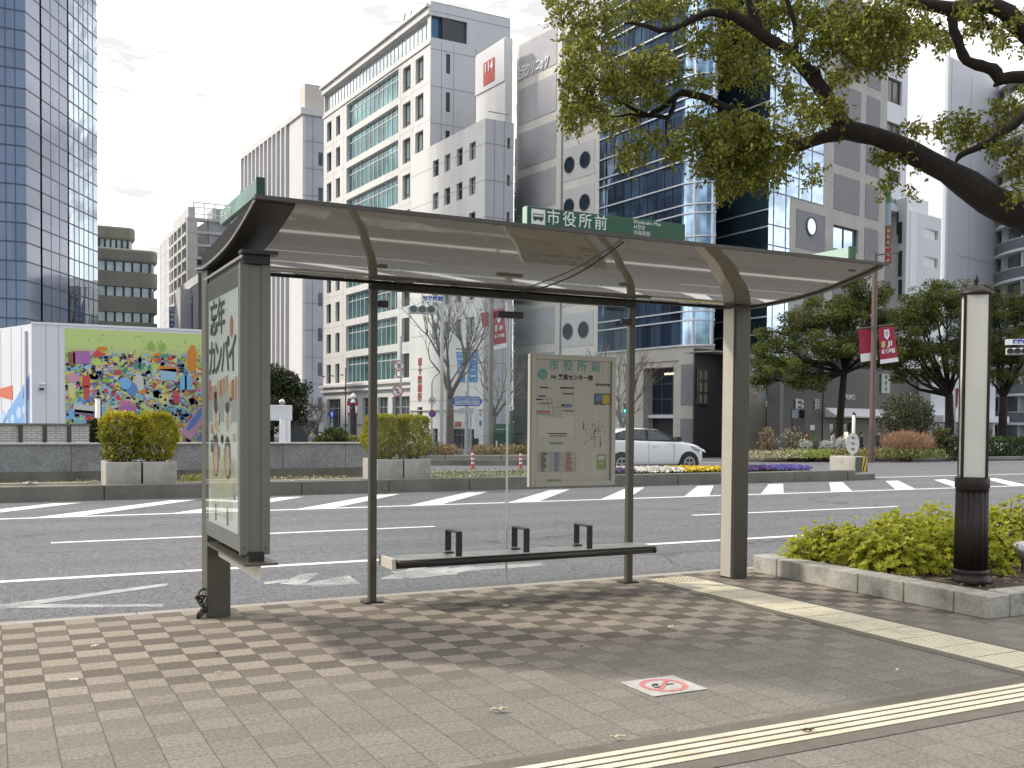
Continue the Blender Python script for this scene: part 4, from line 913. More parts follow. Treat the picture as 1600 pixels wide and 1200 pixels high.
# red and white flexible delineators
red = pm('signal_red', (.5, .035, .05), .4); whm = pm('reflective_white', (.78, .78, .76), .35)
for i, (px, pt, pb) in enumerate(((738.5, 707, 736), (813.5, 708, 733))):
    y = 26.2; p = ony(px, pb, y); top = ony(px, pt, y).z; t = thing('delineator_post', ('red and white delineator post right of the clipped shrubs', 'red and white delineator post beside the route map board')[i], 'delineator post', (p.x, y, gz(y)), 'red and white delineator posts'); z0 = gz(y); h = top-z0
    MB().lathe((p.x, y, z0), [(.1, 0), (.1, .03), (.045, .05), (.04, h*.5), (.04, h-.02), (.025, h)], 14).build('post', red, t, smooth=True)
    for a, b in ((.56, .64), (.72, .8), (.9, .97)): MB().lathe((p.x, y, z0), [(.0415, h*a), (.0415, h*b)], 14).build('band', whm, t)
# ================================================================ white hatchback behind the reservation
def make_car(name, label, x1, y, group=None):
    """length along x, nose at x1, near side at y"""
    t = thing(name, label, 'car', (x1-2., y+.85, gz(y)), group); z0 = gz(y); Lc = 4.15; wd = 1.7
    wp = mat('pearl_white_paint', (.74, .75, .77), .18, var=0, coat=.6) if 'pearl_white_paint' not in bpy.data.materials else bpy.data.materials['pearl_white_paint']
    def S(u, z, w=0.): return (x1-u, y+w, z0+z)
    # side outline (u from nose, z): lower body lofted in plan
    st = [(0., .45, .72, .42), (.06, .3, .8, .58), (.3, .26, .93, .74), (.75, .24, 1.02, .82), (1.15, .24, 1.06, .85), (1.9, .24, 1.07, .855), (2.8, .24, 1.1, .855), (3.5, .25, 1.13, .84), (3.95, .3, 1.08, .78), (4.1, .38, .98, .7), (4.15, .5, .85, .6)]
    mb = MB(); ring_ = []
    for u, zl, zh, hw in st:
        c = [(hw*.9, zl), (hw*.985, zl+.1), (hw, zl+.3*(zh-zl)), (hw, zl+.62*(zh-zl)), (hw*.975, zh-.05), (hw*.9, zh)]
        ring_.append([S(u, z, .85-w_) for w_, z in c]+[S(u, z, .85+w_) for w_, z in reversed(c)])
    nv = 12; vs = [v for r_ in ring_ for v in r_]; fs = []
    for i in range(len(st)-1):
        for j in range(nv): fs.append((i*nv+j, (i+1)*nv+j, (i+1)*nv+(j+1) % nv, i*nv+(j+1) % nv))
    fs += [tuple(range(nv)), tuple((len(st)-1)*nv+j for j in range(nv-1, -1, -1))]
    mb.add(vs, fs); body = mb.build('body', wp, t, smooth=True); s = body.modifiers.new('sub', 'SUBSURF'); s.levels = s.render_levels = 2
    # greenhouse
    gh = [(1.0, 1.03, .74, 1.04), (1.45, 1.03, .74, 1.26), (1.95, 1.05, .72, 1.45), (2.5, 1.06, .71, 1.5), (3.1, 1.08, .7, 1.47), (3.55, 1.1, .69, 1.38), (3.95, 1.08, .66, 1.12)]
    mb = MB(); vs = []
    for u, zl, hw, zt in gh:
        k_ = (zt-zl); hw2 = hw-.16*min(1, k_/.4)
        vs += [S(u, zl-.03, .85-hw), S(u, zl+.8*k_, .85-hw2-.02), S(u, zt-.015, .85-hw2+.08), S(u, zt, .85), S(u, zt-.015, .85+hw2-.08), S(u, zl+.8*k_, .85+hw2+.02), S(u, zl-.03, .85+hw)]
    n7 = 7; fs = []
    for i in range(len(gh)-1):
        for j in range(6): fs.append((i*n7+j, (i+1)*n7+j, (i+1)*n7+j+1, i*n7+j+1))
    mb.add(vs, fs); g_ = mb.build('roof', wp, t, smooth=True); s = g_.modifiers.new('sub', 'SUBSURF'); s.levels = s.render_levels = 2
    dg = mat('tinted_car_glass', (.05, .06, .062), .05, spec=.9) if 'tinted_car_glass' not in bpy.data.materials else bpy.data.materials['tinted_car_glass']
    rub = pm('rubber_black', (.015, .015, .016), .6); al = pm('alloy_grey', (.36, .36, .37), .35, metal=.7)
    def side(u, z):                      # near side glass plane, leaning inwards
        zl = 1.07; return Vector(S(u, z, .85-.745+.42*(z-zl)*.95-.01))
    def pane(nm, pts, m, off=0.):
        mb = MB(); P = [side(u, z)-YA*off for u, z in pts]; mb.prism(P, Vector((0, .012, 0))); return mb.build(nm, m, t)
    pane('window_surround', [(1.02, 1.04), (1.4, 1.215), (1.8, 1.365), (2.2, 1.43), (2.75, 1.435), (3.2, 1.4), (3.6, 1.28), (3.75, 1.12), (3.3, 1.09), (2.2, 1.06)], rub)
    pane('side_window', [(1.48, 1.085), (1.62, 1.2), (1.9, 1.33), (2.2, 1.405), (2.3, 1.41), (2.36, 1.095)], dg, .014)
    pane('side_window', [(2.46, 1.1), (2.42, 1.41), (2.85, 1.405), (3.1, 1.375), (3.12, 1.12)], dg, .014); pane('quarter_window', [(3.2, 1.125), (3.2, 1.36), (3.42, 1.28), (3.58, 1.14)], dg, .014); pane('quarter_window', [(1.12, 1.07), (1.4, 1.19), (1.36, 1.08)], dg, .014)
    mb = MB().prism([S(1.06, 1.06, .3), S(1.06, 1.06, 1.4), S(1.88, 1.41, 1.28), S(1.88, 1.41, .42)], Vector((.03, 0, .03))); mb.build('windscreen', dg, t)
    for u in (.82, 3.42):
        a = MB().tube([S(u, .34, -.004), S(u, .34, .06)], .385, 28).build('wheel_arch', rub, t)
        w = MB().tube([S(u, .33, -.012), S(u, .33, .2)], .325, 28).build('wheel', rub, t); MB().ring(S(u, .33, -.013), (0, -1, 0), .17, .225, .008, 24).build('rim', al, w)
        mb = MB()
        for k in range(5):
            a_ = k*1.2566+.3; d = Vector((math.cos(a_), 0, math.sin(a_))); n_ = Vector((-d.z, 0, d.x)); c = Vector(S(u, .33, -.02)); mb.obox(c-n_*.024, n_*.048, d*.2, YA*.007)
        mb.disc(S(u, .33, -.013), (0, -1, 0), .05, .009, 14); mb.build('spoke', al, w)
        MB().tube([S(u, .33, 1.5), S(u, .33, 1.69)], .325, 20).build('wheel', rub, t)
    mb = MB().tube([S(1.33, 1.07, -.1), S(1.33, 1.12, -.16)], .03, 8); mb.box(x1-1.47, x1-1.27, y-.2, y-.09, z0+1.06, z0+1.2); mb.build('wing_mirror', rub, t, bevel=.03)
    for u in (2.05, 2.95): MB().box(x1-u-.2, x1-u, y-.035, y-.004, z0+.9, z0+.925).build('door_handle', wp, t, bevel=.008)
    mb = MB()
    for u in (1.42, 2.4, 3.22): mb.box(x1-u-.004, x1-u+.004, y-.0065, y-.001, z0+.36, z0+1.05)
    mb.build('door_seam', pm('seam_grey', (.2, .2, .21)), t)
    MB().prism([S(.1, .68, .06), S(.45, .78, .005), S(.72, .9, .005), S(.5, .88, .03), S(.16, .78, .1)], Vector((0, .05, 0))).build('headlight', mat('headlight_glass', (.5, .52, .55), .1, spec=.8) if 'headlight_glass' not in bpy.data.materials else bpy.data.materials['headlight_glass'], t)
    MB().box(x1-4.12, x1-3.9, y+.06, y+.2, z0+.8, z0+1.).build('tail_light', pm('tail_red', (.3, .01, .01), .2), t)
    return t
make_car('car', 'white hatchback behind the pansies, between the map board and the right post', 20.93, 26.7)
# ================================================================ middle distance: signs, lamps, banners, trees, people
gpole = mat('galvanised_pole', (.42, .43, .43), .4, .5, var=.05); bpole = mat('brown_pole', (.14, .1, .09), .5, .2, var=.08, sc=3); dpole = mat('dark_pole', (.02, .022, .03), .5)
sred = pm('sign_red', (.6, .03, .03), .4); sblue = pm('sign_blue', (.015, .06, .36), .4); swhite = pm('sign_face_white', (.78, .79, .8), .4); navy = pm('sign_navy', (.02, .04, .16), .4)
def face(p):                                # direction from a point towards the viewer, level
    d = EYE-p; d.z = 0; return d.normalized()
def P3(px, py, dep): return at(px, py, dep)
def pole(name, lab, cat, px, ptop, dep, r, m=gpole, group=None, arms=None):
    b = atg(px, dep); top = P3(px, ptop, dep); t = thing(name, lab, cat, tuple(b), group)
    MB().tube([b, Vector((b.x, b.y, top.z))], [r, r*.85], 10).build('pole', m, t); return t, b, top.z
def roundsign(t, p, r, kind):
    n = face(p); ex_ = ZA.cross(n).normalized()
    b = MB().disc(p, n, r, .02, 32).build('sign_disc', swhite if kind != 'park' else sblue, t)
    if kind in ('left', 'right', 'park', 'speed'): MB().ring(p+n*.0205, n, r*.8, r*.98, .004).build('red_ring', sred, b)
    q = p+n*.022
    if kind in ('left', 'right'):
        s = 1 if kind == 'right' else -1
        def v(a, c): return q+ex_*(a*r*s)+ZA*(c*r)
        mb = MB().prism([v(-.18, -.5), v(.05, -.5), v(.05, .1), v(.3, .1), v(.3, -.06), v(.58, .24), v(.3, .52), v(.3, .34), v(-.18, .34)], n*.003); mb.build('arrow', sblue, b)
        d = (ex_*-.707*1+ZA*.707); mb = MB().obox(q+n*.003-d*r*.85-n.cross(d)*r*.08, d*r*1.7, n.cross(d)*r*.16, n*.003); mb.build('red_bar', sred, b)
    if kind == 'speed': text('numerals', '50', r*.9, sblue, b, q, ex_, ZA, bold=.01)
    if kind == 'park':
        for d in ((ex_+ZA).normalized(),): MB().obox(q-d*r*.8-n.cross(d)*r*.07, d*r*1.6, n.cross(d)*r*.14, n*.003).build('red_bar', sred, b)
    return b
# turn prohibition pair
t, b, zt = pole('turn_sign_post', 'two round red ringed turn signs one above the other on a grey post', 'road sign', 626, 525, 54, .06)
k = 54/F
p = P3(623.5, 571.5, 53.9); roundsign(t, p, 9*k*1.45/1.5*1.02, 'right'); p = P3(621, 611, 53.9); roundsign(t, p, 8.8*k, 'left'); p = P3(624, 589, 53.9); n = face(p); e = ZA.cross(n)
o = MB().obox(p-e*8*k-ZA*2.6*k, e*15*k, ZA*5*k, n*.02).build('supplement_plate', swhite, t); MB().obox(p-e*5*k-ZA*.7*k+n*.021, e*9*k, ZA*1.4*k, n*.003).build('plate_marking', sred, o)
mb = MB(); 
for pa in (571.5, 611): mb.tube([P3(624, pa, 53.95), P3(626, pa, 54)], .02, 6)
mb.build('bracket', gpole, t)
# 50 limit and no parking
t, b, zt = pole('speed_sign_post', 'curved grey lamp post with red ringed 50 sign above blue no parking disc', 'road sign', 674.5, 607, 58, .055); k = 58/F
c = [P3(674.5, 607, 58), P3(675, 596, 58), P3(678, 589, 58), P3(684, 584.5, 58), P3(689, 583, 58)]; MB().tube(c, .045, 8).build('curved_arm', gpole, t)
p = P3(675.5, 626, 57.9); roundsign(t, p, 5.6*k, 'speed'); p = P3(675.5, 646.5, 57.9); roundsign(t, p, 5.8*k, 'park')
# blue road name sign on two posts with panels
t, b, zt = pole('road_name_sign', 'blue hexagonal road name sign with white plates beneath on two grey posts', 'road sign', 728, 612, 56, .07); k = 56/F
b2 = atg(735.5, 56); MB().tube([b2, Vector((b2.x, b2.y, P3(735, 640, 56).z))], .05, 8).build('pole', gpole, t)
p = P3(730, 627, 55.9); n = face(p); e = ZA.cross(n).normalized(); W_ = 24*k; h = 7.5*k; s_ = 5*k
def hexa(W_, h, s_, o): return [p+n*o-e*W_, p+n*o-e*(W_-s_)-ZA*h, p+n*o+e*(W_-s_)-ZA*h, p+n*o+e*W_, p+n*o+e*(W_-s_)+ZA*h, p+n*o-e*(W_-s_)+ZA*h]
o = MB().prism(hexa(W_, h, s_, 0), n*.03).build('name_board', sblue, t); MB().prism([p+n*.031-e*W_*.8-ZA*h*.78, p+n*.031+e*W_*.8-ZA*h*.78, p+n*.031+e*W_*.8+ZA*h*.78, p+n*.031-e*W_*.8+ZA*h*.78], n*.004).build('pale_panel', pm('pale_sign_blue', (.36, .42, .5)), o)
text('lettering', 'フラワーロード', 5.4*k, sblue, o, p+n*.036+ZA*1.8*k, e, ZA, bold=.01); text('lettering', 'Flower Road', 3.6*k, sblue, o, p+n*.036-ZA*3.6*k, e, ZA)
for px in (723, 735):
    q = P3(px, 642, 55.9); MB().obox(q-e*5.5*k-ZA*4.5*k, e*11*k, ZA*9*k, n*.03).build('plate', pm('pale_plate', (.5, .52, .53)), t)
    mb = MB()
    for j in range(3): mb.obox(q-e*4.2*k+ZA*(2.4-2.4*j)*k-ZA*.4*k+n*.031, e*8.4*k, ZA*.8*k, n*.002)
    mb.build('plate_marking', pm('plate_grey', (.24, .28, .34)), t)
# blue banners pair
def banner(t, corners, m, th=.01, name='banner'):
    return MB().prism(corners, face(corners[0])*th).build(name, m, t)
t, b, zt = pole('banner_pole', 'white pole with a pair of light blue banners under a crossbar', 'banner pole', 730.5, 512, 60, .07); k = 60/F
bb = [mat('banner_blue', (.12, .33, .68), .6, var=.1, sc=2), pm('banner_white', (.7, .73, .76), .6)]
MB().tube([P3(712, 545, 60), P3(748, 547, 60)], .03, 6).build('crossbar', dpole, t); MB().tube([P3(730, 540, 60), P3(735, 532, 60), P3(742, 525, 60), P3(760, 519.5, 60)], .04, 6).build('lamp_arm', gpole, t)
for q, tx in (([(712.5, 550), (726.5, 549), (727, 598), (717, 597)], 720), ([(732.5, 550), (747, 548), (746.5, 598), (732, 597)], 739)):
    q = [P3(x, y, 59.95) for x, y in q][::-1]; o = banner(t, q, bb[0]); n = face(q[0]); e = ZA.cross(n).normalized()
    R = random.Random(tx)
    for yy in (553, 561, 572, 578, 588):
        c_ = P3(tx, yy, 59.9); w = R.uniform(3, 5)*k; MB().obox(c_-e*w-ZA*.8*k, e*2*w, ZA*R.uniform(1, 2.4)*k, n*.01).build('banner_print', bb[1], o)
# crimson banner poles
crim = mat('banner_crimson', (.36, .02, .06), .6, var=.12, sc=2)
def crimson(t, px0, px1, pt, pb, dep, skew=0, letters=True, white=.12):
    """hanging pennant: top edge px0..px1, bottom shifted by skew"""
    k = dep/F; q = [P3(px0, pt, dep), P3(px1, pt-2, dep), P3(px1+skew, pb-4, dep), P3(px0+skew*.3, pb, dep)][::-1]
    o = banner(t, q, crim); n = face(q[0]); e = ZA.cross(n).normalized(); w = px1-px0; h = pb-pt
    def bp(u, v): return P3(px0+w*u+skew*(.3+.7*u)*v, pt-2*u+(h-2*u)*v, dep-.05)
    MB().prism([bp(0, 1-white), bp(0, .995), bp(1, .995), bp(1, 1-white)], n*.008).build('white_hem', swhite, o)
    if letters:
        MB().prism([bp(.34, .08), bp(.33, .26), bp(.5, .36), bp(.68, .24), bp(.67, .07)], n*.008).build('crest', swhite, o); MB().prism([bp(.4, .12), bp(.4, .2), bp(.5, .3), bp(.61, .2), bp(.6, .11)], n*.012).build('crest_shield', pm('crest_grey', (.45, .4, .42)), o)
        MB().prism([bp(.12, .4), bp(.12, .54), bp(.24, .58), bp(.36, .52), bp(.36, .38)], n*.008).build('crest', pm('crest_gold', (.5, .42, .2)), o)
        d = (bp(1, .7)-bp(0, .7)).normalized()
        text('lettering', 'J1', w*.42*k, swhite, o, bp(.68, .47), d, ZA, bold=.02); text('lettering', '初制覇', w*.3*k, swhite, o, bp(.5, .68), d, ZA, bold=.016)
    return o
t, b, zt = pole('banner_pole', 'tall brown street pole with crimson banners in front of the evergreen trees', 'banner pole', 1363, 396, 50, .15, bpole); 
b0 = P3(1362, 398, 50); MB().tube([P3(1369, 402, 50), P3(1372, 398, 50), P3(1405, 394, 50)], .045, 8).build('lamp_arm', bpole, t); MB().tube([P3(1338, 514, 49.8), P3(1398, 506.5, 49.8)], .035, 6).build('crossbar', bpole, t)
crimson(t, 1373, 1396, 512, 569, 49.8, 8); crimson(t, 1341, 1358, 516, 566, 50.1, 14, False, .25)
t, b, zt = pole('banner_pole', 'grey brown street pole with crimson banner seen through the right shelter glass', 'banner pole', 766, 462, 62, .16, mat('greybrown_pole', (.2, .18, .17), .5, .2))
MB().tube([P3(748, 484, 61.8), P3(786, 478, 61.8)], .03, 6).build('crossbar', gpole, t); crimson(t, 770, 787, 484, 547, 61.8, 5); crimson(t, 751, 762, 489, 512, 61.9, 10, False, .02)
t, b, zt = pole('banner_pole', 'slim pole with small pink banner behind the right evergreen trunk', 'banner pole', 1492, 606, 75, .05, gpole); crimson(t, 1493, 1498, 608, 640, 75, -2, False, .04)
# traffic signal on an arm
def signal(lab, pts, dep, sign, txt, pole_px, arm_y):
    t, b, zt = pole('traffic_signal', lab, 'traffic light', pole_px, arm_y-30, dep+.3, .1); k = dep/F; n = face(P3(pts[0], pts[1], dep)); e = ZA.cross(n).normalized(); c = P3(pts[0], pts[1], dep); w = pts[2]*k; h = pts[3]*k
    MB().tube([P3(pole_px, arm_y, dep+.3), P3(pts[0], pts[1]-pts[3], dep+.1)], .05, 8).build('arm', gpole, t)
    MB().obox(c-e*w/2-ZA*h/2, e*w, ZA*h, -n*.2).build('housing', mat('signal_housing', (.6, .64, .67), .4) if 'signal_housing' not in bpy.data.materials else bpy.data.materials['signal_housing'], t, bevel=.06)
    for i in (-1, 0, 1):
        q = c+e*(i*w*.3); MB().disc(q+n*.003, n, h*.36, .01, 18).build('lens', pm('lens_'+('green', 'amber', 'red')[i+1], ((.02, .12, .08), (.12, .08, .02), (.12, .02, .02))[i+1], .2), t)
        mb = MB(); S = 14; R0 = h*.42; vs = []
        for j in range(S+1):
            a_ = math.pi*(-.15+1.3*j/S); r_ = e*math.cos(a_)*R0+ZA*math.sin(a_)*R0; vs += [q+r_, q+r_+n*.28, q+r_*1.06+n*.28, q+r_*1.06]
        mb.add(vs, [f for j in range(S) for f in ((4*j, 4*j+1, 4*j+5, 4*j+4), (4*j+3, 4*j+7, 4*j+6, 4*j+2), (4*j+1, 4*j+2, 4*j+6, 4*j+5))]); mb.build('visor', black, t)
    if sign:
        q = P3(sign[0], sign[1], dep-.05); o = MB().obox(q-e*sign[2]*k/2-ZA*sign[3]*k/2, e*sign[2]*k, ZA*sign[3]*k, n*.03).build('name_plate', swhite, t); text('lettering', txt, sign[3]*k*.8, sblue, o, q+n*.035, e, ZA, bold=.01)
    return t
signal('white three lens traffic signal on a mast arm before the bare tree', (660, 484, 46, 13), 50, (676, 467, 26, 10), '市役所前', 690, 466)
signal('white traffic signal with place plate at the far right edge by the curved balconies', (1590, 549, 34, 11), 60, (1598, 534, 50, 9), '税関線東', 1660, 540)
# pedestrian signal seen left of the right thin post
t, b, zt = pole('pedestrian_signal', 'small lit green pedestrian signal on a pale post behind the map board', 'traffic light', 967, 560, 58, .08); k = 58/F
p = P3(979, 638, 57.9); n = face(p); e = ZA.cross(n).normalized(); MB().obox(p-e*5*k-ZA*8*k, e*9*k, ZA*16*k, -n*.2).build('housing', dpole, t); MB().obox(p-e*4*k-ZA*6.5*k+n*.002, e*7*k, ZA*5*k, n*.01).build('green_lamp', emis('lit_green', (.05, .75, .5), 1.), t); MB().obox(p-e*4*k+ZA*1*k+n*.002, e*7*k, ZA*5*k, n*.01).build('red_lamp', pm('dim_red', (.12, .03, .03)), t)
MB().tube([P3(967, 640, 58), P3(976, 640, 58)], .03, 6).build('bracket', gpole, t); p = P3(973, 649, 57.8); o = MB().obox(p-e*7*k-ZA*4.5*k, e*14*k, ZA*9*k, n*.02).build('blue_plate', pm('plate_blue', (.06, .2, .42)), t); text('lettering', '歩行者', 3.6*k, swhite, o, p+n*.025, e, ZA); p = P3(969, 660, 57.8); MB().obox(p-e*4.5*k-ZA*2.5*k, e*9*k, ZA*5*k, n*.02).build('white_plate', swhite, t)
# one-way sign, black street lamp at left
t, b, zt = pole('direction_sign', 'blue disc with white upward arrow beside the shrubs at left', 'road sign', 519, 640, 70, .05); k = 70/F; p = P3(518.5, 647, 69.9); n = face(p); e = ZA.cross(n).normalized(); o = MB().disc(p, n, 6*k, .02, 24).build('sign_disc', sblue, t)
MB().prism([p+n*.021-ZA*4*k-e*.9*k, p+n*.021-ZA*4*k+e*.9*k, p+n*.021+e*.9*k, p+n*.021+e*2.4*k, p+n*.021+ZA*4*k, p+n*.021-e*2.4*k, p+n*.021-e*.9*k], n*.004).build('arrow', swhite, o)
t, b, zt = pole('street_lamp', 'black street lamp with white lantern head and red white banners', 'street lamp', 552, 630, 66, .1, dpole); k = 66/F; tp = P3(552, 630, 66)
MB().lathe((tp.x, tp.y, 0), [(4.2*k, tp.z), (4.6*k, tp.z+3*k), (3*k, tp.z+3.4*k), (2.6*k, tp.z+8*k), (4.8*k, tp.z+8.6*k), (5*k, tp.z+10*k), (2.6*k, tp.z+14*k), (.6*k, tp.z+16*k)], 20).build('lantern', swhite, t, smooth=True)
n = face(tp)
for px in (545, 557): 
    q = [P3(px-3, 627, 65.9), P3(px+2.5, 627, 65.9), P3(px+1.5, 650, 65.9), P3(px-2, 648, 65.9)][::-1]; o = banner(t, q, crim); q2 = [P3(px-2.2, 634, 65.8), P3(px+1.6, 634, 65.8), P3(px+1, 645, 65.8), P3(px-1.4, 645, 65.8)][::-1]; banner(o, q2, swhite, .01, 'banner_print')
t, b, zt = pole('gull_lamp_post', 'thin dark street post with a curved arm left of the bank corner', 'street lamp', 540, 575, 72, .05, dpole); MB().tube([P3(540, 610, 72), P3(536, 607, 72), P3(520, 605.5, 72), P3(505, 607.5, 72)], .03, 6).build('arm', dpole, t)
for i, (px, py) in enumerate(((505, 588.5), (519.5, 587.5), (534, 586))):
    c_ = P3(px, py, 71); bd = MB(); e = ZA.cross(face(c_)).normalized(); k = 71/F
    bd.tube([c_-e*1.5*k, c_+e*1.5*k], [.02, .05], 6); bd.prism([c_, c_-e*3.4*k+ZA*.6*k, c_-e*1.5*k+ZA*.9*k], ZA*.02); bd.prism([c_, c_+e*3.4*k-ZA*.9*k, c_+e*1.2*k+ZA*.9*k], ZA*.02)
    tag(bd.build('bird', dpole), ('leftmost of three dark birds gliding past the bank windows', 'middle of three dark birds gliding past the bank windows', 'rightmost of three dark birds gliding past the bank windows')[i], 'bird', 'gliding birds')
# green information kiosk and post, white pylon
grn = mat('kiosk_green', (.012, .085, .05), .45, var=.08); k = 64/F
t = thing('kiosk', 'dark green street kiosk box with white lettering behind the right shelter glass', 'kiosk', tuple(atg(786, 64))); p = P3(772, 662, 64); n = face(p); e = ZA.cross(n).normalized(); hh = p.z-gz(p.y); o = MB().obox(Vector((p.x, p.y, gz(p.y))), e*27*k, ZA*hh, -n*1.).build('cabinet', grn, t, bevel=.02); text('lettering', 'INFORMATION', 3*k, swhite, o, P3(785, 671, 63.9), e, ZA)
text('lettering', 'i', 14*k, swhite, o, P3(776, 694, 63.9), e, ZA, bold=.03)
t, b, zt = pole('kiosk_post', 'tall green post with round white emblem beside the kiosk', 'post', 799, 640, 60, .12, grn); k = 60/F; p = P3(799, 637.5, 59.85); n = face(p); o = MB().disc(p, n, 4*k, .02, 20).build('emblem_disc', swhite, t); e = ZA.cross(n).normalized(); MB().disc(p+n*.021, n, 1.2*k, .004, 12, 2.2*k).build('emblem', dpole, o)
mb = MB().tube([P3(796.5, 478, 60), P3(796.5, 640, 60)], .035, 6).tube([P3(802, 478, 60), P3(802, 640, 60)], .035, 6)
for i in range(12): mb.tube([P3(796.5, 480+14*i, 60), P3(802, 480+14*i, 60)], .025, 5)
mb.build('lattice_mast', gpole, t)
t = thing('white_pylon', 'slim white pylon sign with dark foot beside the road name sign', 'sign', tuple(atg(744, 63))); k = 63/F; p = P3(741, 636, 63); n = face(p); e = ZA.cross(n).normalized(); zb = P3(741, 685, 63).z; MB().obox(Vector((p.x, p.y, zb)), e*6.5*k, ZA*(p.z-zb), -n*.25).build('panel', swhite, t); MB().obox(Vector((p.x, p.y, gz(p.y)))-e*1*k, e*8.5*k, ZA*(zb-gz(p.y)), -n*.3).build('foot', dpole, t); 
o = MB().obox(P3(748, 690, 63), e*5*k, ZA*50*k, -n*.2).build('side_panel', swhite, t)
for yy in (643, 649): MB().obox(P3(749, yy, 62.9), e*2.6*k, ZA*3*k, n*.01).build('red_mark', sred, o)
MB().obox(P3(748.5, 665, 62.9), e*4.4*k, ZA*8*k, n*.01).build('blue_mark', pm('plate_blue', (.06, .2, .42)), o)
# red shop sign and rubbish bin far
# white box sign on a post, left
t, b, zt = pole('box_sign', 'blank white box sign on a white double post behind the granite wall', 'sign', 441, 655, 36, .12, swhite); k = 36/F; p = P3(400, 657, 36); n = Vector((0, -1, 0)); q = P3(464.5, 633, 36)
MB().obox(p-YA*0, XA*(P3(464.5, 657, 36).x-p.x), ZA*(q.z-p.z), YA*.7).build('sign_box', mat('box_white', (.7, .71, .73), .5, var=.03), t, bevel=.02); c_ = P3(453, 660, 36); MB().tube([Vector((c_.x, c_.y+.3, gz(c_.y))), Vector((c_.x, c_.y+.3, p.z))], .1, 10).build('pole', swhite, t)
c_ = P3(443, 633, 36); MB().lathe((c_.x, c_.y+.2, c_.z), [(.09, 0), (.09, .08), (.12, .1), (.1, .16), (.05, .2), (.02, .22)], 16).build('lamp_cap', steel, t, smooth=True)
# small white lantern column before the mural, and one at the far bed
for px, pt, pb, dep, lab in ((153, 622, 705, 33, 'slim white lantern column in front of the mural'), (1334, 648, 710, 50, 'slim white lantern column behind the oval marker')):
    b = atg(px, dep); k = dep/F; tp = P3(px, pt, dep); t = thing('lantern_column', lab, 'street lamp', tuple(b)); w = 4.2 if px < 500 else 2.6
    MB().lathe((b.x, b.y, 0), [(w*k, gz(b.y)), (w*k, tp.z)], 16).build('opal_tube', opal, t, smooth=True); MB().lathe((b.x, b.y, tp.z), [(w*1.15*k, 0), (w*1.15*k, 1.5*k), (w*.5*k, 3*k), (.3*k, 5*k)], 16).build('cap', iron, t, smooth=True)
    MB().box(b.x+w*k, b.x+w*k*1.25, b.y-.05, b.y+.05, gz(b.y), tp.z).build('edge_bar', iron, t)
# brick wall in front of the mural
bm, N, L, P_ = nt('pale_brick'); tcx = N.new('ShaderNodeTexCoord'); mpx = N.new('ShaderNodeMapping'); mpx.inputs['Rotation'].default_value = (rad(90), 0, 0); L.new(tcx.outputs['Object'], mpx.inputs[0]); br = N.new('ShaderNodeTexBrick'); L.new(mpx.outputs[0], br.inputs[0])
br.inputs['Color1'].default_value = (.6, .58, .54, 1); br.inputs['Color2'].default_value = (.5, .48, .45, 1); br.inputs['Mortar'].default_value = (.17, .15, .13, 1); br.inputs['Scale'].default_value = 1.; br.inputs['Brick Width'].default_value = .22; br.inputs['Row Height'].default_value = .058; br.inputs['Mortar Size'].default_value = .006
nn = noise(N, L, 1.5, 5, .6, tcx.outputs['Object']); L.new(mixc(N, L, ramp(N, L, nn, .55, .75), br.outputs[0], (.2, .17, .14)), P_.inputs['Base Color']); P_.inputs['Roughness'].default_value = .85
t = thing('brick_wall', 'pale grey brick wall with dark piers in front of the white mural building', 'wall', (1, 28, gz(28))); a = ony(-90, 690, 28.); b = ony(139.5, 662, 28.)
MB().box(a.x, b.x, 28, 28.3, gz(28), b.z-.05).build('brickwork', bm, t); MB().box(a.x, b.x+.02, 27.97, 28.33, b.z-.05, b.z).build('coping', concD, t)
for px in (-40, 32, 70, 108): x = ony(px, 680, 28).x; MB().box(x-.05, x+.05, 27.985, 27.999, gz(28), b.z-.051).build('dark_pier', mat('brick_stain', (.09, .075, .065), .9, var=.2, sc=6) if 'brick_stain' not in bpy.data.materials else bpy.data.materials['brick_stain'], t)

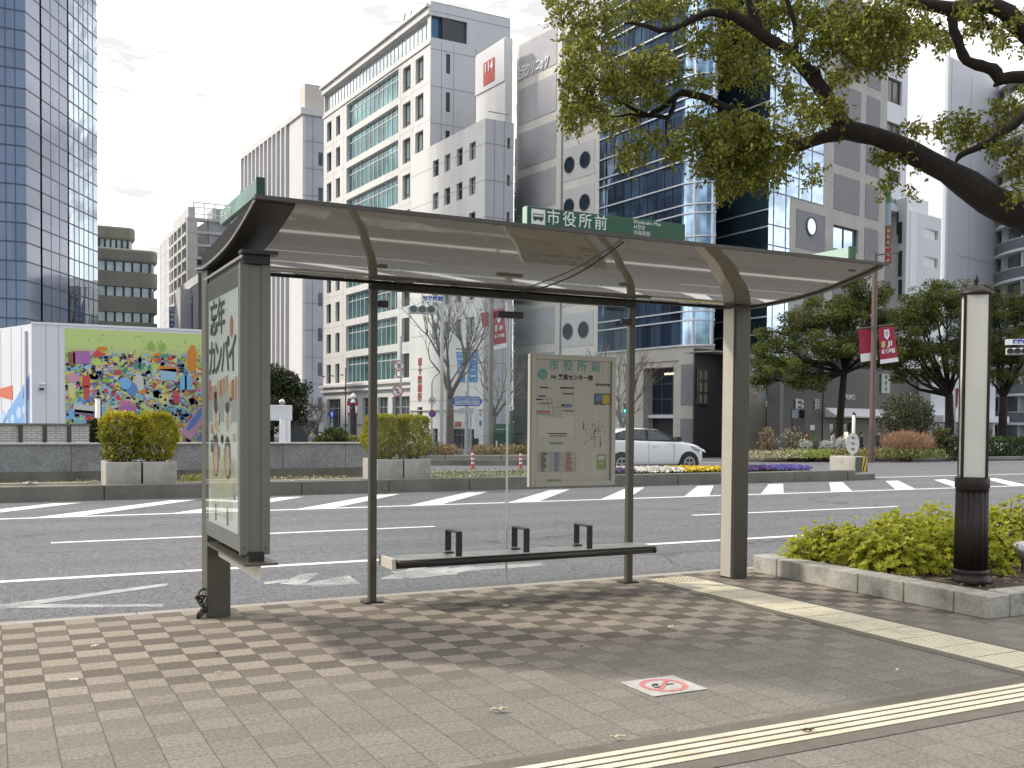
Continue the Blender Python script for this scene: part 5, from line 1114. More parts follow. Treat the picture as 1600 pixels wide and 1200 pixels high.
# ---- trees
evg = [leafmat('evergreen_leaf', (.08, .105, .022), (.135, .155, .036), .38), leafmat('evergreen_dark_leaf', (.022, .036, .01), (.045, .065, .016), .25), leafmat('evergreen_light_leaf', (.135, .15, .032), (.19, .19, .05), .4)]
def tree(name, lab, px, dep, pf, blobs, r, seed, mats=evg, per=1., L=.115, W=.045, trunk_top=None, barkm=bark, lean=0., shell=.55):
    """trunk from the ground to a fork, limbs out to every clump, leaf clumps through the crown"""
    b = atg(px, dep); t = thing(name, lab, 'tree', tuple(b)); R = random.Random(seed); k = dep/F; fork = P3(px+lean, pf, dep)
    tr = MB().tube([b-ZA*.2, b.lerp(fork, .08), b.lerp(fork, .5)+rdir(R)*.05, fork], [r*1.5, r*1.1, r*.95, r*.8], 10); lf = MB()
    for j, bl in enumerate(blobs):
        x, y, rx, ry = bl[:4]; dz = dep+(bl[4] if len(bl) > 4 else R.uniform(-1, 1)*rx*k*.8); c = P3(x, y, dz)
        md = fork.lerp(c, .55)-ZA*.12*(c-fork).length+rdir(R)*.15
        tr.tube([fork-ZA*.1, md, c], [r*.5, r*.3, r*.08], 6)
        for _ in range(3): tr.tube([md.lerp(c, .5), c+rdir(R)*min(rx, ry)*k*.8], [r*.12, .015], 4)
        nclump = max(6, int(rx*ry/25*per))
        for q in range(nclump):
            u = rdir(R); kk = R.random()**.4; o = c+Vector((u.x*rx*k, u.y*rx*k, u.z*ry*k))*kk; s_ = R.uniform(.24, .5)*1.15; lf.k = R.choices((0, 1, 2), (5, 3, 3))[0]
            cloud(lf, R, o, (s_, s_, s_*.6), int(92*s_/.35), L, W, .5, .15, .25)
    tr.build('trunk', barkm, t, smooth=True); lf.build('crown', mats, t); return t
tree('evergreen_tree', 'rounded evergreen street tree right of the shelter post, left of the brown pole', 1310, 61, 580,
     [(1300, 490, 46, 28), (1345, 470, 40, 28), (1375, 505, 34, 30), (1250, 505, 42, 26), (1215, 530, 38, 24), (1200, 560, 32, 26), (1230, 575, 44, 22), (1280, 545, 50, 28), (1340, 545, 40, 26), (1375, 550, 30, 24), (1190, 590, 18, 16), (1262, 600, 34, 16), (1320, 510, 44, 30), (1330, 440, 34, 18), (1372, 458, 22, 20)], .235, 1, lean=9)
tree('evergreen_tree', 'evergreen street tree right of the brown banner pole, beside the lantern column', 1483, 64, 615,
     [(1440, 500, 42, 32), (1480, 475, 44, 34), (1510, 465, 34, 28), (1420, 540, 38, 26), (1400, 565, 30, 22), (1450, 555, 40, 24), (1500, 530, 42, 32), (1460, 460, 26, 18), (1404, 590, 20, 12), (1440, 585, 24, 14), (1505, 575, 30, 22), (1410, 500, 28, 24), (1430, 470, 22, 20)], .3, 2)
tree('evergreen_tree', 'evergreen street tree at the right edge behind the lantern column', 1568, 70, 620,
     [(1560, 490, 36, 30), (1590, 480, 34, 34), (1560, 540, 36, 30), (1600, 540, 34, 32), (1550, 460, 24, 20), (1575, 580, 36, 22), (1620, 510, 30, 40), (1545, 590, 18, 16)], .3, 3)
tree('evergreen_tree', 'dark conical evergreen behind the white box sign at left', 420, 48, 655,
     [(420, 640, 50, 36), (440, 615, 36, 30), (410, 600, 40, 30), (432, 588, 22, 16), (455, 640, 26, 26), (385, 620, 34, 40), (468, 610, 10, 12)], .3, 4, [leafmat('dark_conifer_leaf', (.022, .035, .012), (.05, .065, .024), .2), evg[1], leafmat('bronze_conifer_leaf', (.06, .055, .025), (.085, .075, .035), .2)], 1.2)
# round grey-green bush, brown grass, hedge, small shrubs
def bush(name, lab, cat, px, py, dep, rx, ry, n, mats, seed, L=.16, W=.035, up=.3, kind=None, stems=True):
    c = P3(px, py, dep); k = dep/F; R = random.Random(seed); g = gz(c.y); t = thing(name, lab, cat, (c.x, c.y, g)); lf = MB(); st = MB()
    for i in range(n):
        u = rdir(R); q = (.6+.42*R.random()) if R.random() < .75 else R.random(); q *= 1+.12*math.sin(u.x*6+seed)*math.cos(u.z*5)
        p = c+Vector((u.x*rx*k*q, u.y*rx*k*q, u.z*ry*k*q)); p.z = max(p.z, g+.02); lf.k = R.randrange(len(mats)); d = (rdir(R)+u*.5+ZA*up).normalized(); leaf(lf, p, d, rdir(R), L*R.uniform(.6, 1.3), W)
    for i in range(14):
        u = rdir(R); st.tube([Vector((c.x+u.x*.15, c.y+u.y*.15, g-.05)), c+Vector((u.x*rx*k*.7, u.y*rx*k*.7, abs(u.z)*ry*k*.6))], [.03, .008], 4)
    st.build('stem', twig, t); lf.build('foliage', mats, t); return t
gry = leafmat('grey_green_leaf', (.075, .085, .045), (.13, .14, .085), .25)
bush('round_bush', 'round grey green bush beside the brown banner pole', 'bush', 1417, 653, 57, 40, 37, 4600, [gry, evg[1], gry], 1, .22, .035)
bush('dry_grass_clump', 'clump of reddish brown dry grass in front of the round bush', 'ornamental grass', 1417, 694, 52, 40, 16, 4200, [leafmat('dry_grass', (.3, .17, .1), (.42, .27, .17), .3), leafmat('dry_grass_pale', (.42, .3, .2), (.5, .38, .27), .3)], 2, .3, .012, 1.2)
bush('dark_shrub', 'rusty dark shrub between dry grass and hedge', 'shrub', 1470, 690, 54, 16, 24, 1500, [evg[1], leafmat('rust_leaf', (.16, .1, .03), (.22, .15, .05), .3), evg[0]], 3)
for i, (px, py, rx, ry, lab) in enumerate(((1200, 690, 15, 22, 'straggly brown plant at the left end of the far flower bed'), (1237, 690, 22, 24, 'twiggy flowering plant with pale heads in the far flower bed'), (1268, 697, 18, 16, 'olive plant with an orange top in the far flower bed'))):
    bush('bed_plant', lab, 'plant', px, py, 53, rx, ry, 420, [[og, leafmat('brown_stem_leaf', (.2, .14, .09), (.3, .22, .15), .2)], [gg, og, wg], [gg, pg, leafmat('orange_leaf', (.4, .14, .03), (.45, .2, .05), .2)]][i], 10+i, .16, .022, .6)
for i, (px, py, rx, ry, lab) in enumerate(((1260, 696, 9, 6, 'small silver cushion plant left in the far flower bed'), (1291, 697, 10, 8, 'silver cushion plant in the middle of the far flower bed'), (1304, 702, 8, 6, 'low silver cushion plant under the person in the far bed'), (1318, 693, 13, 11, 'large silver cushion plant left of the oval marker'))):
    bush('silver_plant', lab, 'plant', px, py, 52.5, rx, ry, 520, [leafmat('silver_leaf', (.42, .46, .43), (.6, .62, .6), .2)] if i == 0 else [bpy.data.materials['silver_leaf']], 20+i, .12, .025, .3)
lime = leafmat('lime_leaf', (.26, .32, .05), (.4, .44, .12), .35)
def bedstrip(lab, px0, px1, dep, y0, y1, z1, n, mats, seed, name='ground_cover'):
    R = random.Random(seed); mb = MB()
    for i in range(n):
        px = R.uniform(px0, px1); d_ = dep+R.uniform(y0, y1); p = atg(px, d_); p.z += .22+R.random()**1.5*z1; mb.k = R.randrange(len(mats)); d = (rdir(R)+ZA*.8).normalized(); leaf(mb, p, d, rdir(R), R.uniform(.12, .24), .03)
    tag(mb.build(name, mats), lab, 'ground cover', None, 'stuff')
bedstrip('lime green low ground cover in the far flower bed', 1230, 1300, 51, 0, 3, .35, 1800, [lime, lime, pg], 1)
bedstrip('pale ochre grasses along the far flower bed edge', 1165, 1260, 50.5, 0, 4, .3, 1500, [og, pg, wg], 2)
bedstrip('tawny ground cover around the brown banner pole foot', 1300, 1400, 50.5, 0, 3.5, .4, 1800, [og, gg, og, pg], 3)
bedstrip('green ground cover before the dry grass clump', 1380, 1480, 50, 0, 2, .35, 1300, [gg, pg, evg[0]], 4)
# hedge
t = thing('hedge', 'dark clipped hedge along the far pavement at right', 'hedge', tuple(atg(1560, 52))); R = random.Random(4); lf = MB(); a = atg(1484, 53); b = atg(1700, 62)
for i in range(9000):
    s_ = R.random(); p = a.lerp(b, s_); d_ = R.uniform(0, 1.2); ff = (b-a).normalized(); nn = Vector((ff.y, -ff.x, 0)); hz_ = 1.12+.06*math.sin(s_*60)
    m_ = R.random(); o = nn*(0 if m_ < .55 else -R.uniform(0, 1.1)); z = R.uniform(.05, hz_) if m_ < .55 else hz_+R.uniform(-.1, .06); lf.k = R.randrange(2); leaf(lf, p+o+rdir(R)*.06+ZA*z, (rdir(R)+ZA*.3).normalized(), rdir(R), .14, .045)
lf.build('foliage', [leafmat('hedge_leaf', (.03, .055, .015), (.06, .09, .025), .2), evg[1]], t); mb = MB()
for i in range(40): p = a.lerp(b, i/39)-Vector((.3, -.5, 0)); mb.tube([p-ZA*.1, p+ZA*.9], .03, 5)
mb.build('stem', twig, t)
# far beds with kerbs and pavements
farconc = mat('far_kerb', (.27, .25, .22), .85, var=.15, sc=1)
def kerbline(name, pts, h, w=.25):
    mb = MB()
    for a, b in zip(pts, pts[1:]):
        d = (b-a).normalized(); n = Vector((-d.y, d.x, 0)); mb.obox(a-ZA*.3, b-a, n*w, ZA*(h+.3))
    return struct(mb.build(name, farconc))
def gp(px, py):
    d = ray(px, py); t_ = 1.62/-d.z
    if d.y*t_ > 26: t_ = (1.62-.624)/(-d.z-.024*d.y)
    return EYE+d*t_
g = [gp(px, py) for px, py in ((1160, 722), (1230, 721.5), (1320, 721), (1420, 721), (1600, 719.5))]; kerbline('far_bed_kerb', g, .22)
fp = mat('far_paving', (.36, .33, .29), .8, var=.12, sc=.8)
mb = MB(); o = Vector((-6, 9, .06)); q = [g[0], g[1], g[2], g[3], g[4]]; mb.prism([v+ZA*-.2 for v in q]+[v+Vector((30, 40, -.95)) for v in reversed(q)], ZA*.28) ; struct(mb.build('far_bed', mat('far_soil', (.12, .1, .06), .95, var=.3, sc=2)))
# left island planter with ochre shrubs
a = gp(605, 727.5); b = gp(842, 727.5); t = thing('island_planter', 'long low stone planter island with ochre shrubs behind the shelter glass', 'planter', tuple(a)); mb = MB(); x = a.x; d = (b-a).normalized(); n_ = Vector((-d.y, d.x, 0)); Lb = (b-a).length
zt = at(720, 713.5, (a+(b-a)*.5).x*math.sin(A)+(a+(b-a)*.5).y*math.cos(A)).z
mb.obox(a-ZA*.2, b-a, n_*.4, ZA*.45); mb.build('kerb', concD, t); o = a+n_*.6; i = 0; mb = MB()
while i*1.3 < Lb: mb.obox(o+d*(i*1.3)-ZA*.1, d*1.27, n_*.4, ZA*(zt-a.z+.1)); i += 1
mb.build('stone_row', farconc, t, bevel=.02); MB().obox(o+n_*.41-ZA*.1, b-a, n_*2, ZA*(zt-a.z+.02)).build('soil', soil, t)
R = random.Random(5)
for i, (px, w, m, lab) in enumerate(((655, 24, [og, evg[0]], 'ochre shrub left in the island planter'), (672, 26, [evg[0], evg[2]], 'green shrub behind the no parking sign in the island planter'), (700, 22, [og, pg], 'yellow ochre shrub under the bare tree in the island planter'), (755, 20, [og, og, leafmat('brown_stem_leaf2', (.2, .14, .09), (.3, .2, .12), .2)], 'brown ochre shrub under the white pylon in the island planter'), (795, 24, [og, pg], 'ochre shrub at the kiosk foot in the island planter'), (820, 16, [og, gg], 'ochre shrub by the map board in the island planter'))):
    c = at(px, 704, 47.5); tt = thing('planter_shrub', lab, 'shrub', (c.x, c.y, zt)); lf = MB(); k = 47.5/F; st = MB()
    for j in range(700):
        u = rdir(R); q = .6+.45*R.random(); p = c+Vector((u.x*w*k*q, u.y*.6*q, u.z*(9 if i != 1 else 15)*k*q)); lf.k = R.randrange(len(m)); leaf(lf, p, (rdir(R)+ZA*.4).normalized(), rdir(R), .13, .03)
    for j in range(8): st.tube([Vector((c.x+R.uniform(-.2, .2), c.y, zt-.05)), c+rdir(R)*w*k*.6], [.02, .006], 4)
    st.build('stem', twig, tt); lf.build('foliage', m, tt)
# bare street trees
grb = mat('bare_bark', (.13, .11, .095), .9, var=.25, sc=4)
def bare(lab, px, dep, pf, r, L, seed, depth=5, lean=(0, 0), n0=4, name='bare_tree'):
    b = atg(px, dep); t = thing(name, lab, 'tree', tuple(b)); R = random.Random(seed); fork = P3(px+lean[0], pf, dep); mb = MB().tube([b-ZA*.2, b.lerp(fork, .1), b.lerp(fork, .6), fork], [r*1.3, r*1.05, r*.95, r*.85], 9); mb.build('trunk', grb, t, smooth=True); mb = MB()
    for i in range(n0):
        a_ = i*6.283/n0+R.random(); d = Vector((math.cos(a_)*.55, math.sin(a_)*.55, 1)).normalized(); branchy(mb, R, fork-ZA*R.uniform(0, .6), d, L, r*.6, depth, None, .5, .35, 7)
    mb.build('limb', grb, t, smooth=True); return t
bare('tall leafless street tree behind the right shelter glass', 703, 58, 610, .24, 2.1, 11, 4)
bare('leafless tree right of the blue banners', 772, 66, 640, .15, 1.6, 12, 4)
bare('dark leafless tree behind the right thin post by the map board', 965, 57, 660, .16, 1.5, 18, 4, (6, 0))
bare('small bare shrub tree left of the bank', 487, 62, 675, .09, .9, 14, 4, (0, 0), 6)
for i, (px, py, rx, ry, lab) in enumerate(((523, 682, 22, 14, 'dark green shrub left of the black street lamp'), (545, 690, 18, 10, 'yellow green shrub at the foot of the black street lamp'), (148, 676, 16, 20, 'dark round bush between brick wall and mural'), (505, 690, 14, 8, 'low green shrub behind the granite wall'))):
    bush('street_shrub', lab, 'shrub', px, py, (60, 62, 31, 58)[i], rx, ry, 1500, [evg[:2], [pg, lime], [evg[1], gry], evg][i], 30+i, (.15, .15, .1, .15)[i], .05)
# ---- people
def person(lab, px, ptop, dep, top, legs, hair, seed, stance=.1, turn=0.):
    h = 1.66; b = atg(px, dep); b.z = at(px, ptop, dep).z-h*1.0; gnd = gz(b.y)
    b.z = max(gnd, min(b.z, gnd+.14)) if abs(b.z-gnd) > .01 else gnd
    t = thing('person', lab, 'person', tuple(b)); R = random.Random(seed); f = face(b); f = Matrix.Rotation(turn, 3, 'Z') @ f; s = Vector((-f.y, f.x, 0))
    V = []; E_ = []; RD = []
    def add(p, r, par=None):
        V.append(p); RD.append(r)
        if par is not None: E_.append((par, len(V)-1))
        return len(V)-1
    def at_(x, y, z): return b+s*x+f*y+ZA*z
    pel = add(at_(0, 0, .93), (.15, .11)); wa = add(at_(0, 0, 1.08), (.125, .095), pel); chs = add(at_(0, .01, 1.27), (.155, .11), wa); nk = add(at_(0, 0, 1.41), (.06, .06), chs); hd = add(at_(0, .015, 1.5), (.075, .085), nk); hd2 = add(at_(0, .01, 1.6), (.07, .08), hd)
    for i in (-1, 1):
        hp = add(at_(i*.09, 0, .87), (.095, .095), pel); kn = add(at_(i*.1, i*stance*.6+.03, .48), (.062, .065), hp); an = add(at_(i*.1, i*stance, .09), (.042, .045), kn); add(at_(i*.11, i*stance+.13, .035), (.04, .03), an)
        sh_ = add(at_(i*.18, 0, 1.36), (.062, .06), chs); el = add(at_(i*.23, -.02, 1.1), (.043, .043), sh_); wr = add(at_(i*.22, .09, .88), (.028, .03), el); pm_ = add(at_(i*.22, .12, .81), (.034, .02), wr)
        for j in range(4): k1 = add(at_(i*.22, .095+.018*j, .75-.004*abs(j-1.5)), (.009, .009), pm_); add(at_(i*.212, .1+.018*j, .705+.006*abs(j-1.5)), (.008, .008), k1)
        th = add(at_(i*.2, .15, .79), (.01, .01), pm_); add(at_(i*.195, .16, .75), (.009, .009), th)
    add(at_(0, .1, 1.53), (.018, .02), hd)
    me = bpy.data.meshes.new('body'); off = Vector(t['_o']); me.from_pydata([tuple(v-off) for v in V], E_, []); o = bpy.data.objects.new('body', me); COL.objects.link(o); o.parent = t; o['_o'] = tuple(off)
    m = o.modifiers.new('skin', 'SKIN'); 
    for i, r_ in enumerate(RD): me.skin_vertices[0].data[i].radius = r_
    me.skin_vertices[0].data[0].use_root = True
    m2 = o.modifiers.new('sub', 'SUBSURF'); m2.levels = m2.render_levels = 1
    # clothes by height, in the body's own material
    mm, N, L, P = nt('outfit'); tc = N.new('ShaderNodeTexCoord'); sx = N.new('ShaderNodeSeparateXYZ'); L.new(tc.outputs['Object'], sx.inputs[0]); z = sx.outputs[2]
    c1 = mixc(N, L, mth(N, L, 'GREATER_THAN', z, .95), legs, top); c2 = mixc(N, L, mth(N, L, 'GREATER_THAN', z, 1.4), c1, (.5, .34, .26)); c3 = mixc(N, L, mth(N, L, 'LESS_THAN', z, .07), c2, (.03, .03, .03)); L.new(c3, P.inputs['Base Color']); P.inputs['Roughness'].default_value = .8
    me.materials.append(mm)
    hm = pm('hair_'+str(seed), hair, .5); mb = MB(); c = at_(0, -.012, 1.575)
    mb.lathe(c, [(.02, .105), (.06, .095), (.092, .06), (.1, .01), (.098, -.04)][::-1], 14)
    mb.obox(at_(-.085, -.11, 1.42), s*.17, f*.06, ZA*.2); mb.build('hair', hm, t, smooth=True)
    return t
person('person with long black hair and a white top by the silver cushion plants', 1302, 674, 63, (.65, .62, .6), (.05, .05, .06), (.015, .012, .012), 1, .1, 1.2)
person('person in dark clothes half hidden behind the oval marker', 1346, 679, 63, (.03, .03, .035), (.04, .04, .05), (.015, .012, .012), 2, .15, 1.5)
person('person in navy clothes right of the brown banner pole', 1374, 673, 64, (.03, .035, .06), (.03, .03, .04), (.02, .015, .012), 3)
person('person in a red jacket among the twiggy bed plants', 1261, 679, 65, (.2, .03, .03), (.04, .035, .035), (.03, .02, .015), 4)
person('person in a grey top and black trousers left of the bare shrub tree', 489, 668, 60, (.3, .3, .32), (.015, .015, .018), (.05, .04, .03), 5, .02)
person('person in pale clothes near the black street lamp', 566, 680, 64, (.5, .46, .4), (.2, .19, .18), (.02, .017, .015), 6)
person('person in black just left of the thin shelter post', 573, 668, 65, (.02, .02, .02), (.02, .02, .022), (.03, .02, .015), 7)
make_car('car', 'white car mostly hidden behind the far right hedge', 66.5, gp(1560, 712).y+6) if 0 else None
# ================================================================ buildings
class Wall:
    """a vertical plane through p, running along d; s along it, z up, off towards the viewer"""
    def __init__(w, p, d):
        w.p = Vector((p.x, p.y, 0)); w.d = d.normalized(); w.n = Vector((w.d.y, -w.d.x, 0))
        if w.n.dot(EYE-w.p) < 0: w.n = -w.n
    def pt(w, s, z, off=0.):
        q = w.p+w.d*s+w.n*off; q.z = z; return q
    def sz(w, px, py):
        r = ray(px, py); t = w.n.dot(w.p-EYE)/w.n.dot(r); q = EYE+r*t; return (q-w.p).dot(w.d), q.z
    def s(w, px, py=600): return w.sz(px, py)[0]
    def rect(w, px0, px1, py0, py1, px=None):   # heights are read at px (default: px0)
        s0, s1 = w.s(px0, (py0+py1)/2), w.s(px1, (py0+py1)/2); px = px0 if px is None else px
        z1, z0 = w.sz(px, py0)[1], w.sz(px, py1)[1]; return (min(s0, s1), max(s0, s1), min(z0, z1), max(z0, z1))
    def slab(w, mb, r, o0, o1):
        s0, s1, z0, z1 = r; return mb.obox(w.pt(s0, z0, o0), w.d*(s1-s0), ZA*(z1-z0), w.n*(o1-o0))
    def end(w, px, py=600): return w.pt(w.s(px, py), 0)
def holed(w, mb, R_, rects, dep):
    S0, S1, Z0_, Z1 = R_
    ss = sorted({S0, S1, *[min(max(r[0], S0), S1) for r in rects], *[min(max(r[1], S0), S1) for r in rects]}); zz = sorted({Z0_, Z1, *[min(max(r[2], Z0_), Z1) for r in rects], *[min(max(r[3], Z0_), Z1) for r in rects]})
    for i in range(len(ss)-1):
        run = None
        for j in range(len(zz)-1):
            cs, cz = (ss[i]+ss[i+1])/2, (zz[j]+zz[j+1])/2; hole = any(r[0] < cs < r[1] and r[2] < cz < r[3] for r in rects)
            if not hole:
                if run is None: run = zz[j]
            if (hole or j == len(zz)-2) and run is not None:
                top = zz[j] if hole else zz[j+1]; mb.poly([w.pt(ss[i], run), w.pt(ss[i+1], run), w.pt(ss[i+1], top), w.pt(ss[i], top)]); run = None
    for s0, s1, z0, z1 in rects:
        a, b, c, d = [w.pt(s, z) for s, z in ((s0, z0), (s1, z0), (s1, z1), (s0, z1))]; e = w.n*-dep
        for p, q in ((a, b), (b, c), (c, d), (d, a)): mb.poly([p, q, q+e, p+e])
def window(w, r, dep, parent, gm, fm, nx=1, nz=1, fw=.06, name='window', trans=None):
    s0, s1, z0, z1 = r; mb = MB(); mb.k = 0; w.slab(mb, r, -dep-.05, -dep-.01); mb.k = 1
    for i in range(nx+1): s = s0+(s1-s0)*i/nx; s = min(max(s, s0+fw/2), s1-fw/2); w.slab(mb, (s-fw/2, s+fw/2, z0, z1), -dep-.009, -dep+.04)
    for j in range(nz+1): z = z0+(z1-z0)*j/nz; z = min(max(z, z0+fw/2), z1-fw/2); w.slab(mb, (s0, s1, z-fw/2, z+fw/2), -dep-.008, -dep+.035)
    if trans: w.slab(mb, (s0, s1, z0+(z1-z0)*trans-fw/2, z0+(z1-z0)*trans+fw/2), -dep-.007, -dep+.037)
    return mb.build(name, [gm, fm], parent)
def core(t, pts, z0, z1, m, name='roof_slab', inset=0.):
    return MB().prism([Vector((p.x, p.y, z0)) for p in pts], ZA*(z1-z0)).build(name, m, t)
def glazing(w, s0, s1, z0, z1, ds, dz, jit, seed, name, m, t):
    """one glass skin whose panes sit very slightly out of true"""
    R = random.Random(seed); nx = max(1, round(abs(s1-s0)/ds)); nz = max(1, round((z1-z0)/dz)); mb = MB()
    mb.add([w.pt(s0+(s1-s0)*i/nx, z0+(z1-z0)*j/nz, R.uniform(-jit, jit)-jit) for j in range(nz+1) for i in range(nx+1)], [(j*(nx+1)+i, j*(nx+1)+i+1, (j+1)*(nx+1)+i+1, (j+1)*(nx+1)+i) for j in range(nz) for i in range(nx)])
    o = mb.build(name, m, t); a = o.data.attributes.new('tint', 'FLOAT', 'FACE'); a.data.foreach_set('value', [R.random()**.8 for _ in range(nx*nz)]); return o
def Zp(w, px, py): return w.sz(px, py)[1]
white_f = pm('window_frame_white', (.6, .61, .62), .4); dark_f = pm('window_frame_dark', (.04, .045, .05), .4); alu = pm('aluminium_band', (.62, .64, .68), .35, metal=.3)
GL_blue = mirror('blue_glass', (.20, .25, .355), .15, .12, tint=.12); GL_dark = mirror('dark_glass', (.06, .095, .15), .55, .04, tint=.55); GL_sky = mirror('sky_glass', (.52, .66, .84), .8, .03, tint=.14); GL_teal = mirror('teal_glass', (.11, .24, .25), .55, .06, .15, .4, .35); GL_off = mirror('office_glass', (.08, .095, .11), .5, .05, .3, .3, .4); GL_bright = mirror('bright_window', (.62, .7, .72), .7, .05, .3)
def depth_of(p): return p.x*math.sin(A)+p.y*math.cos(A)

# ---- blue glass tower, left edge
t = thing('glass_tower', 'blue glass office tower filling the left edge', 'building', tuple(atg(43, 85)))
pc = atg(43, 85); w1 = Wall(pc, -XA); w2 = Wall(pc, hz(815)); s1 = w1.s(-120); H_ = 64.; sA, sB, sC, sD = w2.s(64.5), w2.s(67.5), w2.s(107), w2.s(109.5); sE = w2.s(153.5)
n2 = Vector((0, 0, 0)); back = w2.pt(sE, 0)+Vector((-22, 8, 0)); p1 = w1.pt(s1, 0); core(t, [p1-w1.n*.5, w1.pt(0, 0, -.4), w2.pt(sE, 0, -.4), back, back+Vector((-30, 0, 0))], -2, H_-.3, dark_f, 'core')
z_ = Zp(w1, 20, 437); dz = (Zp(w1, 20, 15)-z_)/14.; zb_ = z_-12*dz; GT = zb_+dz*round((H_-zb_)/dz)
glazing(w1, s1, 0, zb_, GT, 1.05, dz, .006, 1, 'front_glazing', GL_blue, t)
for a, b in ((0, sA), (sB, sC)): glazing(w2, a, b, zb_, GT, 2.2, dz, .006, 2, 'side_glazing', mirror('blue_glass_side', (.235, .27, .37), .15, .12, tint=.1) if 'blue_glass_side' not in bpy.data.materials else bpy.data.materials['blue_glass_side'], t)
for a, b in ((sA, sB), (sC, sD)): mb = MB(); mb.poly([w2.pt(a, -1, -.2), w2.pt(b, -1, -.2), w2.pt(b, H_, -.2), w2.pt(a, H_, -.2)]); mb.build('dark_joint', dark_f, t)
glazing(w2, sD, sE, zb_, GT, (sE-sD)/6, dz, .012, 3, 'corner_glazing', mirror('pale_tower_glass', (.34, .41, .48), .8, .03, tint=.15), t)
mb = MB(); z_ = Zp(w1, 20, 437); dz = (Zp(w1, 20, 15)-z_)/14.; z = z_-12*dz
nv_ = MB()
while z < H_:
    w1.slab(mb, (0, s1, z-.05, z+.05), .0, .03)
    for a, b in ((0, sA), (sB, sC), (sD, sE)): w2.slab(mb, (a, b, z-.05, z+.05), .0, .03)
    z += dz
mb.build('horizontal_mullion', pm('mullion_navy', (.07, .09, .15), .4), t); mb = MB(); x = 0
for px in (11, 26, -4, -20, -40, -60): s = w1.s(px); w1.slab(mb, (s-.03, s+.03, -1, H_), .0, .02)
for a, b, n in ((sB, sC, 3), (sD, sE, 6)):
    for i in range(1, n): s = a+(b-a)*i/n; w2.slab(mb, (s-.025, s+.025, -1, H_), .0, .02)
mb.build('vertical_mullion', pm('mullion_slate', (.07, .09, .14), .4), t)

# ---- beige banded building with rounded corners
def banded(lab, px0, px1, pyT, rows, dep, back, m, gm):
    t = thing('office_building', lab, 'building', tuple(atg((px0+px1)/2, dep)))
    w = Wall(atg(px0, dep), XA); sL = w.s(px0); sR = w.s(px1); r = min(.9, (sR-sL)*.3)
    def outline(off): 
        c = w.pt(sR-r, 0, -r); pts = [w.pt(sL, 0, off)]
        for i in range(9): a = math.pi/2*i/8; pts.append(c+w.n*(math.cos(a)*(r+off))+w.d*(math.sin(a)*(r+off)))
        pts += [w.pt(sR+off, 0, -back), w.pt(sL, 0, -back)]; return pts
    for a, b, kind in rows:
        z1, z0 = Zp(w, (px0+px1)/2, a), Zp(w, (px0+px1)/2, b)
        if kind == 'b':
            o = MB().prism([Vector((p.x, p.y, z0)) for p in outline(.0)], ZA*(z1-z0)).build('wall_band', m, t, bevel=.25 if a == rows[0][0] else .03)
        else:
            MB().prism([Vector((p.x, p.y, z0+.001)) for p in outline(-.35)], ZA*(z1-z0-.002)).build('window_band', gm, t)
            mb = MB(); n = 9
            for i in range(n+1): s = sL+(sR-r-sL)*i/n; w.slab(mb, (s-.1, s+.1, z0, z1), -.34, -.2)
            mb.build('mullion', dark_f, t)
    return t
bg = mat('khaki_cladding', (.29, .28, .235), .75, var=.12, sc=.5, streak=True); blind = mirror('blind_glass', (.42, .48, .48), .3, .15, 0, .25, .6)
banded('low upper block of the khaki banded office building', 120, 213, 352, [(352, 373, 'b'), (373, 386, 'w'), (386, 400, 'b')], 118, 14, bg, blind)
banded('khaki banded office building with rounded corners beside the blue tower', 110, 248, 387, [(387, 408, 'b'), (408, 423, 'w'), (423, 447, 'b'), (447, 462, 'w'), (462, 487, 'b'), (487, 502, 'w'), (502, 526, 'b'), (526, 541, 'w'), (541, 720, 'b')], 110, 20, bg, blind)

# ---- white apartment block
aw = mat('apartment_white', (.56, .55, .55), .7, var=.06, sc=.4); ag = mat('apartment_grey', (.36, .36, .40), .75, var=.06, sc=.4)
t = thing('apartment_building', 'white apartment block with gridded balconies and stacked grey floors at left', 'building', tuple(atg(293, 125))); pc = atg(293, 125); wl_ = Wall(pc, YA); wr = Wall(pc, XA); sl_ = wl_.s(250); sr_ = wr.s(420); zt = Zp(wr, 294, 339)
fl = (Zp(wr, 294, 340)-Zp(wr, 294, 421))/4; core(t, [wl_.pt(0, 0, -1.3)+XA*1.3, wr.pt(sr_, 0, -1.2), wr.pt(sr_, 0, -20), wl_.pt(sl_, 0, -1.3)], -2, zt, ag, 'wall')
mb = MB(); dkr = MB()
cols = [0, .12, .24, .37, .5, .63, .76, .88, 1.]
for k in range(16):
    z = zt-fl*k
    wl_.slab(mb, (0, sl_, z-.35, z), -1.25, .0); wr.slab(mb, (0, sr_, z-.3, z+.02), -1.15, .06)
    wl_.slab(mb, (sl_*.62, sl_, z-fl+.01, z-fl+1.2), -.1, -.01); wr.slab(mb, (0, sr_*.12, z-fl+.01, z-fl+1.15), -.1, -.01)
mb.build('balcony_slab', aw, t); mb = MB()
for px in (293, 284.5, 278, 272, 268, 258.5, 251): s = wl_.s(px); wl_.slab(mb, (s, s+.55, -2, zt-.001), -1.2, .02)
mb.build('pier', aw, t); mb = MB()
for k in range(14):
    z = zt-fl*k
    for a, b in ((284, 279), (277.5, 272.8), (271.5, 268.5), (267, 259.5)): mb.k = 0; wl_.slab(mb, (wl_.s(a), wl_.s(b), z-fl+.9, z-.5), -1.25, -1.15)
mb.build('window_row', GL_off, t); o = MB(); wl_.slab(o, (wl_.s(292), wl_.s(268), zt, Zp(wl_, 292, 322)), -1., -.2); o.build('parapet', aw, t); o = MB(); wl_.slab(o, (wl_.s(268), sl_, zt-.4, Zp(wl_, 267, 358)), -1., -.2); o.build('parapet', aw, t)
mb = MB()
